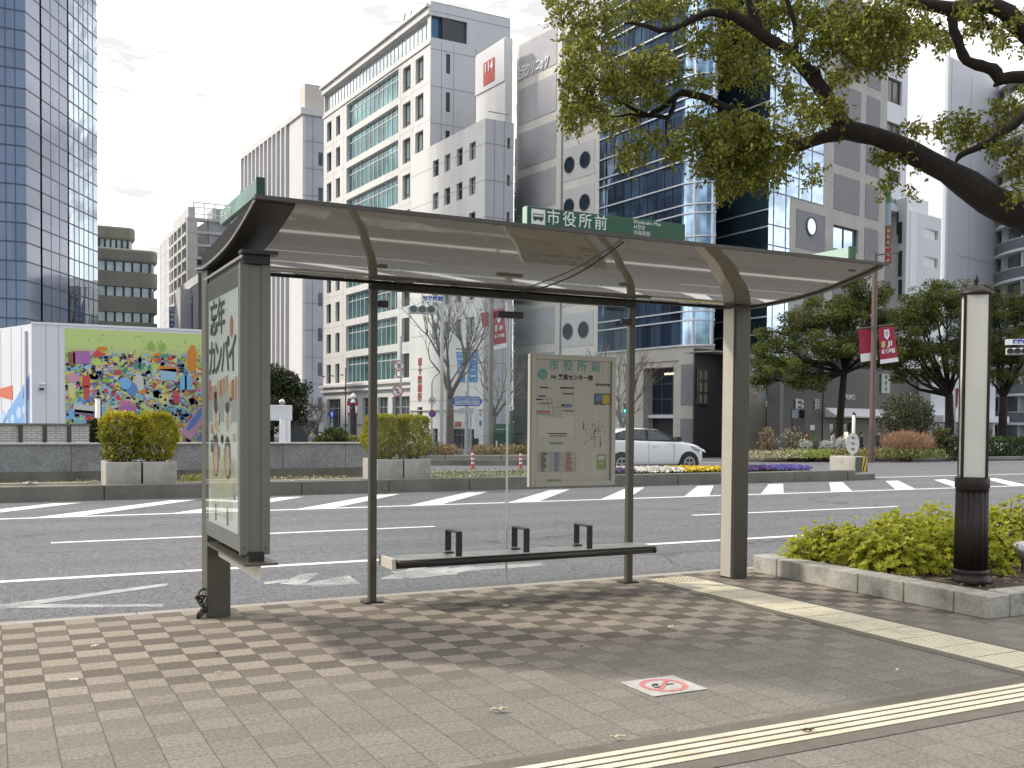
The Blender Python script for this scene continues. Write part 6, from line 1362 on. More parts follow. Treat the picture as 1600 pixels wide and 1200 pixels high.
for i in range(9): s = i*1.3+1; mb.tube([wr.pt(s, zt, -1.6), wr.pt(s, zt+2.2, -1.6)], .08, 5)
for dz_ in (.8, 1.6, 2.2): mb.tube([wr.pt(1, zt+dz_, -1.6), wr.pt(12, zt+dz_, -1.6)], .07, 5)
mb.tube([wr.pt(7, zt, -3), wr.pt(7, zt+4.6, -3)], .06, 5); mb.build('roof_rail', white_f, t); o = MB(); wr.slab(o, (4, 14, zt, zt+2.4), -9, -5); o.build('plant_room', ag, t)
# dark sign block in front of it
t = thing('office_building', 'dark slate walled low block with small white lettering before the white apartment block', 'building', tuple(atg(310, 105))); pc = atg(310, 105); a_ = Wall(pc, YA); b_ = Wall(pc, XA); zt = Zp(b_, 310, 433); sl2 = a_.s(282.5); sr2 = b_.s(345); core(t, [a_.pt(0, 0), b_.pt(sr2, 0), b_.pt(sr2, 0, -14), a_.pt(sl2, 0, -.0)], -2, zt, mat('slate_cladding', (.085, .088, .10), .6, var=.08, sc=1.5), 'wall'); o = MB(); a_.slab(o, (-.05, sl2, zt-.6, zt+.3), .0, .06); o.build('parapet', aw, t)
o = MB(); b_.slab(o, (.4, sr2, -1, zt-4), .0, .1); o.build('side_panel', aw, t); o = MB(); b_.slab(o, (.4, sr2, zt-3.9, zt-.1), .0, .1); o.build('teal_glazing', GL_teal, t)
z = Zp(a_, 300, 472); 
s = a_.s(295.5); text('lettering', '三井', 2., swhite, t, a_.pt(s-.2, z, .04), -a_.d, ZA, thick=.05, bold=.05)
# narrow slab with a blue vertical sign
t = thing('narrow_building', 'narrow pale building with a vertical blue sign left of the slate block', 'building', tuple(atg(277, 108))); w = Wall(atg(282, 108), YA); s1_ = w.s(273); core(t, [w.pt(0, 0), w.pt(0, 0, -8), w.pt(s1_, 0, -8), w.pt(s1_, 0)], -2, Zp(w, 280, 452), aw, 'wall')
o = MB(); c_ = atg(271, 106); e = XA; zt1, zb1 = P3(271, 480, 106).z, P3(271, 522, 106).z; o = MB().obox(Vector((c_.x-.35, c_.y, zb1)), XA*.45, ZA*(zt1-zb1), YA*.5).build('projecting_sign', navy, t)
for i in range(5): q = Vector((c_.x-.12, c_.y-.02, zt1-.35-.5*i)); text('lettering', '駐車場入口'[i], .42, swhite, o, q, XA, ZA, thick=.03)

# ---- mural building
wm = mat('mural_white', (.72, .73, .77), .6, var=.03, sc=.3); t = thing('mural_building', 'white low building with a huge colourful town mural on its wall', 'building', tuple(atg(50, 46)))
pc = atg(50, 46); w = Wall(pc, XA); wl2 = Wall(pc, hz(-900)); sR = w.s(365); zt = Zp(w, 50, 506); sl_ = wl2.s(-80); zl = Zp(wl2, 45, 505)
core(t, [w.pt(0, 0), w.pt(sR, 0), w.pt(sR, 0, -8), wl2.pt(sl_, 0)], -1.5, zt, wm, 'wall'); o = MB(); w.slab(o, (-.02, sR+.02, zt, zt+.1), -.3, .03); o.build('coping', swhite, t)
mb = MB()
for px in (34, 18, 2): s = wl2.s(px); wl2.slab(mb, (s, s+.04, -1, zt-.1), .0, .01)
mb.build('panel_joint', pm('joint_grey', (.4, .4, .42)), t); o = MB(); s = wl2.s(43); wl2.slab(o, (s, s+.16, -1, zt-.3), .0, .08); o.build('corner_strip', pm('strip_grey', (.5, .5, .52)), t)
mb = MB()
for px in (72, 92): s = w.s(px); w.slab(mb, (s-.012, s+.012, -1, zt-.02), .001, .006)
mb.build('panel_joint', pm('joint_grey', (.4, .4, .42)), t)
# blue and orange artwork on the left face
bl1 = [pm('art_blue_%d' % i, c, .5) for i, c in enumerate(((.07, .16, .5), (.22, .42, .75), (.5, .66, .88)))]; o = MB(); P2 = lambda px, py, off=.012: wl2.pt(*wl2.sz(px, py), off)
m1 = MB().prism([P2(46, 585), P2(46, 664), P2(2, 664), P2(14, 640), (P2(26, 622))], wl2.n*.004).build('artwork', bl1[1], t); MB().prism([P2(46, 588, .017), P2(46, 625, .017), P2(36, 622, .017), P2(38, 606, .017)], wl2.n*.003).build('artwork_patch', bl1[0], m1)
for px, py, r in ((30, 645, .28), (20, 655, .22), (38, 640, .2), (12, 662, .18)): MB().disc(P2(px, py, .017), wl2.n, r, .003, 12).build('artwork_patch', bl1[2], m1)
MB().prism([P2(20, 602), P2(20, 625), P2(-6, 618), P2(-6, 609)], wl2.n*.004).build('artwork', pm('art_coral', (.66, .17, .1)), t); MB().prism([P2(5, 640), P2(14, 664), P2(-8, 664)], wl2.n*.004).build('artwork', bl1[2], t)
# the mural: hundreds of small flat painted shapes
s0, z1 = w.sz(101, 512.5); z0 = Zp(w, 101, 692); s1m = w.s(352); mw_, mh_ = s1m-s0, z1-z0
mur = MB(); w.slab(mur, (s0, s1m, z0, z1), .0, .012); mur = mur.build('mural', pm('mural_lime', (.56, .68, .24)), t)
pal = [(.5, .66, .13), (.12, .25, .58), (.62, .08, .08), (.72, .6, .08), (.2, .5, .76), (.42, .17, .4), (.6, .2, .36), (.07, .3, .17), (.68, .24, .03), (.2, .16, .28), (.62, .62, .58), (.28, .12, .07), (.3, .5, .1), (.72, .68, .24), (.035, .035, .05), (.33, .55, .7), (.62, .33, .42), (.55, .6, .25)]
pmats = [pm('mural_paint_%d' % i, c, .55) for i, c in enumerate(pal)]
R = random.Random(21); mb = MB(); mm_ = MB()
def MP(u, v, o): return w.pt(s0+mw_*u, z1-mh_*v, .012+o)
def shape(u, v, a, b, k, rot, o, sides=4, mb=mb):
    mb.k = k; a *= mw_; b *= mh_; c = MP(u, v, o); vs = []
    for i in range(sides):
        th = 2*math.pi*(i+.5)/sides; x, y = math.cos(th)*a*.72, math.sin(th)*b*.72; x, y = x*math.cos(rot)-y*math.sin(rot), x*math.sin(rot)+y*math.cos(rot); vs.append(c+w.d*x+ZA*y)
    vs = [w.pt(min(max((p-w.p).dot(w.d), s0+.02), s1m-.02), min(max(p.z, z0+.02), z1-.02), .012+o) for p in vs]
    mb.poly(vs if (vs[1]-vs[0]).cross(vs[2]-vs[0]).dot(w.n) > 0 else vs[::-1])
# big areas: water, lawns, roads
for u, v, a, b, k, rot, n in ((.5, .62, 1.2, .9, 17, 0, 4), (.09, .78, .16, .2, 4, 0, 12), (.2, .86, .14, .12, 4, .2, 10), (.42, .5, .12, .2, 1, 0, 9), (.33, .84, .14, .08, 12, 0, 9), (.55, .72, .2, .16, 0, .4, 8), (.72, .85, .16, .13, 12, .2, 9), (.62, .68, .24, .05, 13, .75, 4), (.3, .4, .5, .02, 9, .02, 4), (.72, .47, .4, .02, 9, -.06, 4), (.55, .42, .3, .14, 15, 0, 8), (.2, .5, .3, .16, 7, .1, 8), (.85, .62, .14, .16, 16, .1, 9), (.83, .93, .2, .035, 8, -.06, 6), (.93, .82, .1, .16, 13, 0, 12)):
    shape(u, v, a, b, k, rot, .002+.0003*(k % 5), n)
n_ = 0
while n_ < 5200:
    u = R.uniform(.01, .99); v = R.uniform(.2, .99)
    if v < .27 and R.random() < .35: continue
    if u < .22 and v > .7 and R.random() < .8: continue
    sc = .32+.85*R.random()**2.2; k = R.choices(range(18), (8, 6, 7, 9, 7, 1, 3, 5, 5, 1, 6, 2, 9, 9, 2, 6, 4, 8))[0]
    a_, b_ = .026*sc*R.uniform(.5, 1.8), .05*sc*R.uniform(.3, 1.2); rt = R.uniform(-.25, .25) if R.random() < .7 else R.random()*3; sd = R.choice((3, 4, 4, 4, 4, 5, 9)); o_ = .004+.0000034*n_
    if R.random() < .22: shape(u, v, a_*1.22+.0015, b_*1.16+.003, 9 if R.random() < .6 else 1, rt, o_-.000002, sd)
    shape(u, v, a_, b_, k, rt, o_, sd)
    if sd == 4 and sc > .7 and R.random() < .6:
        for q_ in range(3): shape(u+a_*(q_-1)*.28, v+b_*.1, a_*.14, b_*.3, R.choice((10, 9, 3)), rt, o_+.000002, 4)
    n_ += 1
O = .024
for u, v, a, b, k, rot, n in ((.78, .24, .052, .19, 8, 0, 6), (.785, .13, .03, .04, 8, 0, 5), (.1, .25, .1, .11, 5, .02, 4), (.04, .27, .04, .12, 11, 0, 4), (.3, .3, .02, .02, 14, 0, 8), (.125, .46, .045, .1, 2, 0, 4), (.125, .56, .03, .12, 2, 0, 4), (.04, .55, .03, .09, 13, 0, 7), (.05, .43, .06, .06, 16, 0, 8), (.4, .52, .05, .09, 1, 0, 7), (.36, .47, .05, .08, 4, .2, 8), (.45, .46, .04, .12, 10, .1, 5), (.63, .38, .1, .1, 15, .05, 4), (.63, .33, .12, .04, 8, -.1, 4), (.74, .45, .07, .13, 4, 0, 4), (.74, .45, .012, .13, 6, 0, 4), (.37, .7, .09, .06, 5, .05, 6), (.36, .65, .07, .05, 6, 0, 5), (.6, .6, .06, .08, 13, 0, 4), (.58, .585, .012, .02, 14, 0, 9), (.61, .61, .012, .02, 14, 0, 9), (.81, .77, .03, .22, 1, -.6, 8), (.8, .82, .08, .3, 16, -.6, 4), (.51, .87, .09, .1, 8, 0, 9), (.11, .7, .12, .07, 10, -.1, 4), (.12, .735, .13, .04, 9, -.1, 4), (.52, .13, .035, .055, 12, 0, 9), (.59, .13, .035, .055, 12, 0, 9), (.22, .17, .05, .03, 8, .1, 8), (.2, .22, .06, .03, 2, .1, 7), (.68, .6, .03, .07, 2, 0, 6), (.9, .5, .05, .1, 6, 0, 7), (.96, .72, .05, .1, 1, 0, 7), (.08, .95, .1, .07, 10, 0, 9), (.1, .955, .02, .03, 14, 0, 9)):
    shape(u, v, a, b, k, rot, O+(.0005 if k != 16 else 0)+ .0002*n, n)
for i in range(60): shape(R.uniform(.02, .98), R.uniform(.04, .2), .008, .01, R.choice((14, 7, 12)), R.random(), .003+i*1e-5, 3)
mb.build('mural_shape', pmats, mur)
for px, py, s in ((64, 600, .12), (62, 608, .07)): c_ = w.pt(*w.sz(px, py), .12); MB().tube([c_-w.n*.12, c_, c_+w.d*.18], [.03, .05, .05], 8).build('camera', black if py > 605 else swhite, t)

# ---- grey finned tower
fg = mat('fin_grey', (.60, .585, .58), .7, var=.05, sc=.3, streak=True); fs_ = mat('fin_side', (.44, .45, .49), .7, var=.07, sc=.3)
t = thing('finned_building', 'pale office tower with vertical fins left of the bank', 'building', tuple(atg(472, 190))); pc = atg(472, 190); a_ = Wall(pc, hz(-150)); b_ = Wall(pc, XA); zt = Zp(b_, 472, 168); sl_ = a_.s(380, 300); sr_ = b_.s(560)
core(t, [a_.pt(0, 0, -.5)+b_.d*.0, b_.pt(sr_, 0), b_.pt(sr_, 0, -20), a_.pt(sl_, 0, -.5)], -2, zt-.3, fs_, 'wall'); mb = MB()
b_.slab(mb, (-.4, sr_, zt-1.2, zt), .0, .3); a_.slab(mb, (-.3, sl_+.3, zt-1.2, zt), -.5, .4); mb.build('parapet', fg, t)
mb = MB(); a_.slab(mb, (0, a_.s(452, 300), -2, zt-1.21), -.5, .0); n = 11; sA_ = a_.s(450, 300)
for i in range(n+1): s = sA_+(sl_-sA_)*i/n; a_.slab(mb, (s, s+.62, -2, zt-1.21), -.49, .5)
mb.build('fin', fg, t); mb = MB()
for i in range(n): s = sA_+(sl_-sA_)*(i+.5)/n; a_.slab(mb, (s-.1, s+.4, 1, zt-8-(i % 3)*2), -.5, -.42)
mb.build('window_strip', GL_off, t); mb = MB()
for k in range(12): z = zt-6-k*5.; b_.slab(mb, (0, sr_, z-.03, z+.03), .0, .02)
s = b_.s(488); b_.slab(mb, (s-.03, s+.03, -2, zt-1.3), .0, .02); mb.build('panel_joint', pm('joint_dark', (.2, .2, .22)), t)
for k in range(9): z = Zp(b_, 500, 250)-k*(Zp(b_, 500, 250)-Zp(b_, 500, 305)); r = (b_.s(497), b_.s(503), z-1., z+1.4); mb = MB(); b_.slab(mb, r, .0, .05); mb.build('window', GL_off, t)
o = MB(); b_.slab(o, (b_.s(481, 150), b_.s(521, 150), zt, Zp(b_, 500, 128)), -6, -2); o.build('plant_room', mat('beige_box', (.56, .52, .46), .7), t)

# ---- bank tower and its lower wing
bw = mat('bank_stone', (.72, .705, .68), .6, var=.05, sc=.5, fine=.03, fsc=5, stain=(.58, .56, .53), streak=True); bs = mat('bank_stone_shaded', (.60, .60, .63), .6, var=.06, sc=.5, stain=(.48, .48, .5), streak=True); D7 = 96  # side faces: same stone with their bluish shade put into the colour
t = thing('bank_building', 'tall white stone bank tower with banded teal glazing and red rooftop sign', 'building', tuple(atg(670, D7))); pc = atg(669.5, D7); a_ = Wall(pc, hz(-150)); b_ = Wall(pc, hz(3700)); sl_ = a_.s(505.5, 400); sr_ = b_.s(793)
zt = Zp(b_, 670, 1); zg0 = Zp(b_, 670, 22); zg1 = Zp(b_, 670, 57)
fl = (Zp(a_, 634, 104.7)-Zp(a_, 634, 217))/2; ztop1 = Zp(a_, 634, 104.7)
rects = []; wins = []
for k in range(9):
    z1_ = ztop1-fl*k; z0_ = z1_-fl*.68
    for p0, p1 in ((510.5, 517.5), (524.5, 531), (628.5, 640.5), (648, 660.5)):
        if k == 8 and p0 > 640: continue
        s0_, s1_ = sorted((a_.s(p0, 350), a_.s(p1, 350))); zz1 = z1_-(0 if p0 > 600 else fl*.05); r = (s0_, s1_, z0_, zz1)
        rects.append(r); wins.append((r, 'w'))
    s0_, s1_ = sorted((a_.s(541, 350), a_.s(621.5, 350))); r = (s0_, s1_, z0_-fl*.02, z1_+fl*.1); rects.append(r); wins.append((r, 'bay'))
zcorn = ztop1-fl*9+fl*.25
r = (a_.s(669, 60)+.15, sl_-.2, zg1, zg0); rects.append(r); wins.append((r, 'top'))
zs0 = gz(60)-.1; zs1 = zcorn-fl*.45
gcols = ((511, 532), (543, 558), (566, 581), (590, 606), (613, 640))
for p0, p1 in gcols: s0_, s1_ = sorted((a_.s(p0, 640), a_.s(p1, 640))); r = (s0_, s1_, zs0+.8, zs1); rects.append(r); wins.append((r, 'shop'))
mb = MB(); holed(a_, mb, (0, sl_, -2, zt), rects, .35); wa_ = mb.build('front_wall', bw, t)
GLb = [GL_off, GL_teal, GL_bright]
R = random.Random(3)
for r, kd in wins:
    if kd == 'w': window(a_, r, .35, t, GL_bright if (r[2] > ztop1-fl*5 and r[0] < a_.s(625, 350)) else GL_off, dark_f, 2, 1, .09, trans=.22)
    elif kd == 'bay': window(a_, r, .35, t, GL_teal, white_f, 12, 1, .1, trans=.72)
    elif kd == 'top': window(a_, r, .3, t, GL_bright, white_f, 30, 1, .1)
    else: window(a_, r, .35, t, GL_off, pm('shop_frame', (.3, .3, .3)), 3, 1, .1, 'shop_window', trans=.75)
for z, o_ in ((zcorn, .5), (zcorn-fl*.16, .35), (zg1-.35, .12), (zt-.3, .5)): mb = MB(); a_.slab(mb, (-.05, sl_+.2, z-.25, z), .003, o_); mb.build('cornice', bw, t)
mb = MB(); a_.slab(mb, (-.02, sl_+.1, zg0+.05, zt-.6), .003, .25); mb.build('parapet', bw, t)
jm = MB()
for k in range(9): z = ztop1-fl*k+fl*.16; a_.slab(jm, (sl_*.0+.02, a_.s(623, 350)-.1, z-.02, z+.02), .001, .006); a_.slab(jm, (a_.s(540, 350)+.1, sl_-.02, z-.02, z+.02), .001, .006)
for px in (644.5, 624.5, 536.5, 521): s_ = a_.s(px, 350); a_.slab(jm, (s_-.02, s_+.02, zcorn+.6, zg1-.7), .001, .007)
jm.build('panel_joint', pm('joint_warm', (.42, .41, .4)), t)
rects = [(b_.s(671), b_.s(726.5), zg1, zg0)]; k0 = Zp(b_, 697, 84); 
for k in range(5): z1_ = k0-k*fl*1.02; rects.append((b_.s(694), b_.s(700.5), z1_-fl*.52, z1_))
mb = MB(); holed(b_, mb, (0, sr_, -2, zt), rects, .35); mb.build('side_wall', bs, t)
window(b_, rects[0], .35, t, mirror('deep_blue_glass', (.09, .2, .31), .15, .1, .05), dark_f, 4, 1, .12)
for r in rects[1:]: window(b_, r, .35, t, GL_off, dark_f, 1, 1, .08)
mb = MB(); z = zg1-fl*.3
while z > 0:
    b_.slab(mb, (0, sr_, z-.025, z+.025), .0, .012); z -= fl*.98
for px in (687, 706, 740, 765): s = b_.s(px); b_.slab(mb, (s-.025, s+.025, 0, zg1-.3), .0, .01)
b_.slab(mb, (0, sr_, zg0+1.2, zg0+1.26), .0, .012); b_.slab(mb, (0, sr_, zt-.9, zt-.84), .0, .012)
mb.build('panel_joint', pm('joint_slate', (.27, .27, .3)), t)
core(t, [a_.pt(0, 0, -.6)+b_.d*.6, b_.pt(sr_, 0, -.6), b_.pt(sr_, 0, -25), a_.pt(sl_, 0, -.6)], -2, zt-.4, dark_f, 'core')
mb = MB(); c0 = a_.pt(sl_*.42, zt, -3); mb.tube([c0, c0+a_.d*-1.2+ZA*3.4], .07, 5).tube([c0+a_.d*1.6, c0+a_.d*.6+ZA*3.2, c0+a_.d*.3+ZA*3.6], .07, 5); mb.build('roof_arm', gpole, t)
# rooftop sign board with the red emblem (on a lift shaft)
pS = at(742, 400, 92); aS = Wall(pS, -hz(-150)); 
sS1 = aS.s(786); zS1 = Zp(aS, 742, 88); 
qb = MB(); qb.prism([aS.pt(0, Zp(aS, 742, 300)), aS.pt(sS1, Zp(aS, 742, 300)), aS.pt(sS1, Zp(aS, 786, 60)), aS.pt(0, Zp(aS, 742, 88))], -aS.n*.7); qb.build('sign_shaft', bw, t); 
mb = MB(); mb.prism([aS.pt(.05, Zp(aS, 744, 150), .004), aS.pt(sS1-.05, Zp(aS, 786, 128), .004), aS.pt(sS1-.05, Zp(aS, 786, 62), .004), aS.pt(.05, Zp(aS, 744, 90), .004)], aS.n*.1); bd = mb.build('sign_board', pm('board_white', (.72, .7, .7)), t)
r = (aS.s(754), aS.s(771), Zp(aS, 762, 133), Zp(aS, 762, 97)); mb = MB(); aS.slab(mb, r, .105, .14); mb.build('emblem_square', pm('emblem_red', (.5, .07, .05)), bd); text('lettering', '114', (r[3]-r[2])*.52, swhite, bd, aS.pt((r[0]+r[1])/2, r[3]-(r[3]-r[2])*.3, .15), aS.d, ZA, thick=.04, bold=.03)
# lower wing
t = thing('bank_wing', 'lower pale stone wing of the bank with small square windows and red vertical lettering', 'building', tuple(atg(755, 84))); pc = atg(755, 84); a_ = Wall(pc, hz(-150)); b_ = Wall(pc, hz(3700)); sl_ = a_.s(642, 420); sr_ = b_.s(800); zt = Zp(b_, 755, 184)
rects = []; f2 = None
zA = Zp(a_, 743, 220); f2 = (Zp(a_, 743, 220)-Zp(a_, 743, 275))
for k in range(6):
    z1_ = zA-k*f2
    for p0, p1 in ((676, 685), (694, 703), (713, 722), (732.5, 742.5)): s0_, s1_ = sorted((a_.s(p0, 350), a_.s(p1, 350))); rects.append((s0_, s1_, z1_-f2*.5, z1_))
zlow = zA-6*f2
g2 = []
for p0, p1 in ((652, 660),): s0_, s1_ = sorted((a_.s(p0, 640), a_.s(p1, 640))); g2.append((s0_, s1_, Zp(a_, 656, 655), Zp(a_, 656, 636)))
for p0, p1 in ((676, 684), (705, 727), (730, 742)): s0_, s1_ = sorted((a_.s(p0, 690), a_.s(p1, 690))); g2.append((s0_, s1_, gz(60)+.05, Zp(a_, 710, 670)))
mb = MB(); holed(a_, mb, (0, sl_, -2, zt), rects+g2, .3); mb.build('front_wall', bw, t)
for r in rects: window(a_, r, .3, t, GL_off if R.random() < .5 else GL_bright, dark_f, 1, 1, .08)
for r in g2: window(a_, r, .3, t, GL_off, dark_f, 3, 1, .08, 'shop_window')
mb = MB(); holed(b_, mb, (0, sr_, -2, zt), [(b_.s(790), b_.s(794.5), Zp(b_, 792, 232+58*k), Zp(b_, 792, 215+58*k)) for k in range(5)], .3); mb.build('side_wall', bs, t); mb = MB()
for k in range(9): z = zt-2.-k*3.; b_.slab(mb, (0, sr_, z-.025, z+.025), .0, .012); a_.slab(mb, (0, sl_, z-.02, z+.02), .0, .008)
for px in (770, 785): s = b_.s(px); b_.slab(mb, (s-.025, s+.025, -2, zt), .0, .01)
mb.build('panel_joint', pm('joint_slate', (.27, .27, .3)), t); core(t, [a_.pt(0, 0, -.5)+b_.d*.5, b_.pt(sr_, 0, -.5), b_.pt(sr_, 0, -14), a_.pt(sl_, 0, -.5)], -2, zt-.3, dark_f, 'core')
mb = MB()
for i in range(5): s = sl_*(.35+.11*i); mb.tube([a_.pt(s, zt, -1), a_.pt(s, zt+1.1, -1)], .05, 5)
mb.tube([b_.pt(.6, zt+.8, -.6), b_.pt(sr_-.2, zt+.8, -.6)], .05, 5); mb.build('roof_rail', gpole, t)
rl = pm('lettering_red', (.42, .06, .07), .5); s = a_.s(656.5, 590); zt_ = Zp(a_, 656.5, 566); st_ = (Zp(a_, 656.5, 566)-Zp(a_, 656.5, 621))/4
for i, ch_ in enumerate('百十四銀行'): text('lettering', ch_, st_*.95, rl, t, a_.pt(s, zt_-st_*i, .02), -a_.d if (a_.d.dot(hz(-150)) > 0) else a_.d, ZA, thick=.06, bold=.02)
o = MB(); r = a_.rect(708, 727, 658, 668); a_.slab(o, r, .02, .1); o = o.build('shop_sign', pm('shop_board', (.6, .58, .54)), t); text('lettering', 'ATM', (r[3]-r[2])*1.0, rl, o, a_.pt((r[0]+r[1])/2, (r[2]+r[3])/2, .11), -a_.d, ZA, thick=.03, bold=.03)
sb = MB(); a_.slab(sb, (0, sl_, Zp(a_, 700, 640)-.1, Zp(a_, 700, 640)), .003, .15); sb.build('string_course', mat('cream_stone', (.5, .46, .38), .7), t)

# ---- clinic and glass office complex
cl_l = mat('clinic_concrete', (.66, .63, .58), .75, var=.1, sc=.5, fine=.05, fsc=6, streak=True); cl_d = mat('clinic_grey_tile', (.43, .42, .44), .7, var=.07, sc=.5, fine=.12, fsc=9)
D8 = 72.; pc = at(1062, 600, D8); wM = Wall(pc, hz(-170)); sM = wM.s(936, 300); pL = wM.pt(sM, 0); wL = Wall(pL, hz(-300)); sLn = wL.s(806, 300)
t = thing('clinic_building', 'grey concrete clinic block with round windows and white rooftop lettering', 'building', (pL.x, pL.y, -1)); zt = Zp(wL, 806, 72)
core(t, [wL.pt(0, 0, -.35), wL.pt(sLn, 0, -.35), wL.pt(sLn, 0, -10), wL.pt(0, 0, -10)], -2, zt-.2, dark_f, 'core')
zq0 = Zp(wL, 890, 258); pq_ = zq0-Zp(wL, 890, 323)
mb = MB(); gap = (wL.s(879.5, 300), wL.s(876, 300)); 
for a, b in ((0, gap[0]), (gap[1], sLn)): wL.slab(mb, (min(a, b), max(a, b), -2, zt), -.35, .0)
mb.build('wall', cl_l, t); mb = MB()
zb = Zp(wL, 809, 142); per = zb-Zp(wL, 809, 211)
for k in range(-1, 9):
    z1_ = zb-per*k; z0_ = z1_-per*.8
    if k == -1: z1_ = zt-.15; z0_ = zb+per*.2
    wL.slab(mb, (wL.s(868.5, 300), wL.s(810, 300), max(-1.5, z0_), z1_), .003, .05)
mb.build('tile_panel', cl_d, t); mb = MB()
for k in range(-3, 8): z1_ = zq0-pq_*k+pq_*.42; wL.slab(mb, (wL.s(929.5, 300), wL.s(880.5, 300), z1_-pq_*.8, min(zt-.2, z1_)), .003, .04)
mb.build('tile_panel', mat('clinic_pale_tile', (.56, .55, .55), .7, var=.06, sc=.5, fine=.1, fsc=9), t)
for k in range(-3, 6):
    for px in (890.6, 915): 
        c_ = wL.pt(wL.s(px, 258), zq0-pq_*k, .045); o = MB().disc(c_, wL.n, .62, .05, 28).build('round_window', GL_dark, t); MB().ring(c_+wL.n*.0505, wL.n, .56, .66, .02).build('frame', dark_f, o)
mb = MB(); c0 = wL.pt(sLn+.4, 0, -1.5)
for k in range(22): mb.k = k % 2; z = -1+k*1.25; wL.slab(mb, (sLn+.002, sLn+.55, z, z+1.2), -1.5, -.2)
mb.build('side_glazing', [GL_sky, mirror('pale_sky_glass', (.75, .8, .85), .7, .08)], t)
zl0 = Zp(wL, 832, 108); R = random.Random(2)
text('lettering', '金沢クリニック', 1.2, pm('letter_white', (.85, .85, .85), .4), t, wL.pt(wL.s(834, 108), zl0, .06), -wL.d, ZA, thick=.1, bold=.012, wide=.56)
# glass office
t = thing('glass_office', 'dark glass office building with white horizontal bars, blue mirrored side and concrete base', 'building', (pc.x, pc.y, -1))
vq = hz(2550); ctr = pc-wM.n*0; rad_ = 2.1
# rounded corner: an arc tangent to the long glass face, swinging to the right
arc = []; th0 = math.atan2(wM.n.y, wM.n.x); cc = pc-wM.n*rad_; th1 = th0+rad(66)
dirR = 1 if (Vector((math.cos(th0+.1), math.sin(th0+.1), 0))-wM.n).dot(-wM.d) > 0 else -1
nA = 12; scale = 1.
for i in range(nA+1): a = th0+dirR*rad(70)*i/nA; arc.append(Vector((cc.x+rad_*math.cos(a), cc.y+rad_*math.sin(a), 0)))
# right hand planes
pQ = at(1197, 600, D8-1.); pQ.z = 0; wQ = Wall(pQ, vq); wN = Wall(pQ, hz(-60)); sN = wN.s(1113, 400); pe = wN.pt(sN, 0)
Ht = 34.; zb0 = Zp(wM, 1062, 541); sQ1 = wQ.s(1288, 200); sQ2 = wQ.s(1384, 300)
outl = [wM.pt(sM, 0, 0)]+[p for p in arc]
def wallpoly(mb, pts, z0, z1):
    for a, b in zip(pts, pts[1:]): mb.poly([Vector((a.x, a.y, z0)), Vector((b.x, b.y, z0)), Vector((b.x, b.y, z1)), Vector((a.x, a.y, z1))])
F_ = (Zp(wM, 936, 208)-Zp(wM, 936, 504.5))/4; zr_ = Zp(wM, 936, 208)
glazing(wM, sM, 0, zb0, Ht, sM/9, F_/2, .012, 4, 'dark_glazing', GL_dark, t)
mb = MB(); wallpoly(mb, arc, zb0, Ht); mb.build('curved_glazing', mirror('corner_glass', (.3, .42, .55), .8, .03, .12, .6, .5), t, smooth=True); 
mb = MB()
def offs(pts, o):
    r = []
    for i, p in enumerate(pts):
        d = (pts[min(i+1, len(pts)-1)]-pts[max(i-1, 0)]).normalized(); n = Vector((d.y, -d.x, 0)); n = n if n.dot(EYE-p) > 0 else -n; r.append(p+n*o)
    return r
def hbar(mb, pts, z, h, o):
    a = offs(pts, .0); b = offs(pts, o)
    for i in range(len(pts)-1):
        q = [a[i], a[i+1], b[i+1], b[i]]; mb.prism([Vector((p.x, p.y, z-h/2)) for p in q], ZA*h)
k = -3
while True:
    zk = zr_-F_*k
    if zk < zb0-F_: break
    for f_ in (0, .17, .6):
        z = zk-F_*f_
        if zb0+.2 < z < Ht: hbar(mb, outl, z, .1, .14)
    k += 1
mb.build('white_bar', alu, t); mb = MB()
for px in range(946, 1062, 13): s = wM.s(px, 350); wM.slab(mb, (s-.03, s+.03, zb0, Ht), .0, .03)
mb.build('vertical_mullion', pm('mullion_blackblue', (.02, .028, .04), .4), t)
mb = MB(); a = arc[5]; mb.tube([Vector((a.x, a.y, zb0)), Vector((a.x, a.y, Ht))], .12, 8); a = arc[-2]; mb.tube([Vector((a.x, a.y, zb0)), Vector((a.x, a.y, Ht))], .14, 8); mb.build('corner_mullion', alu, t)
mb = MB(); zq = Zp(wQ, 1197, 556); wallpoly(mb, [arc[-1], pe+Vector((.5, 2., 0)), pe], zq, Ht); wallpoly(mb, [pe, pQ], zq, Ht); mb.build('recess_glazing', mirror('black_glass', (.04, .075, .1), .5, .04, .2, .4, .3), t); mb = MB()
k = -3
for k in range(-3, 7):
    for f_ in (.1, .42):
        z = zr_-F_*k-F_*f_
        if z > zb0: wN.slab(mb, (0, sN, z-.05, z+.05), .0, .1)
mb.build('white_bar', alu, t)
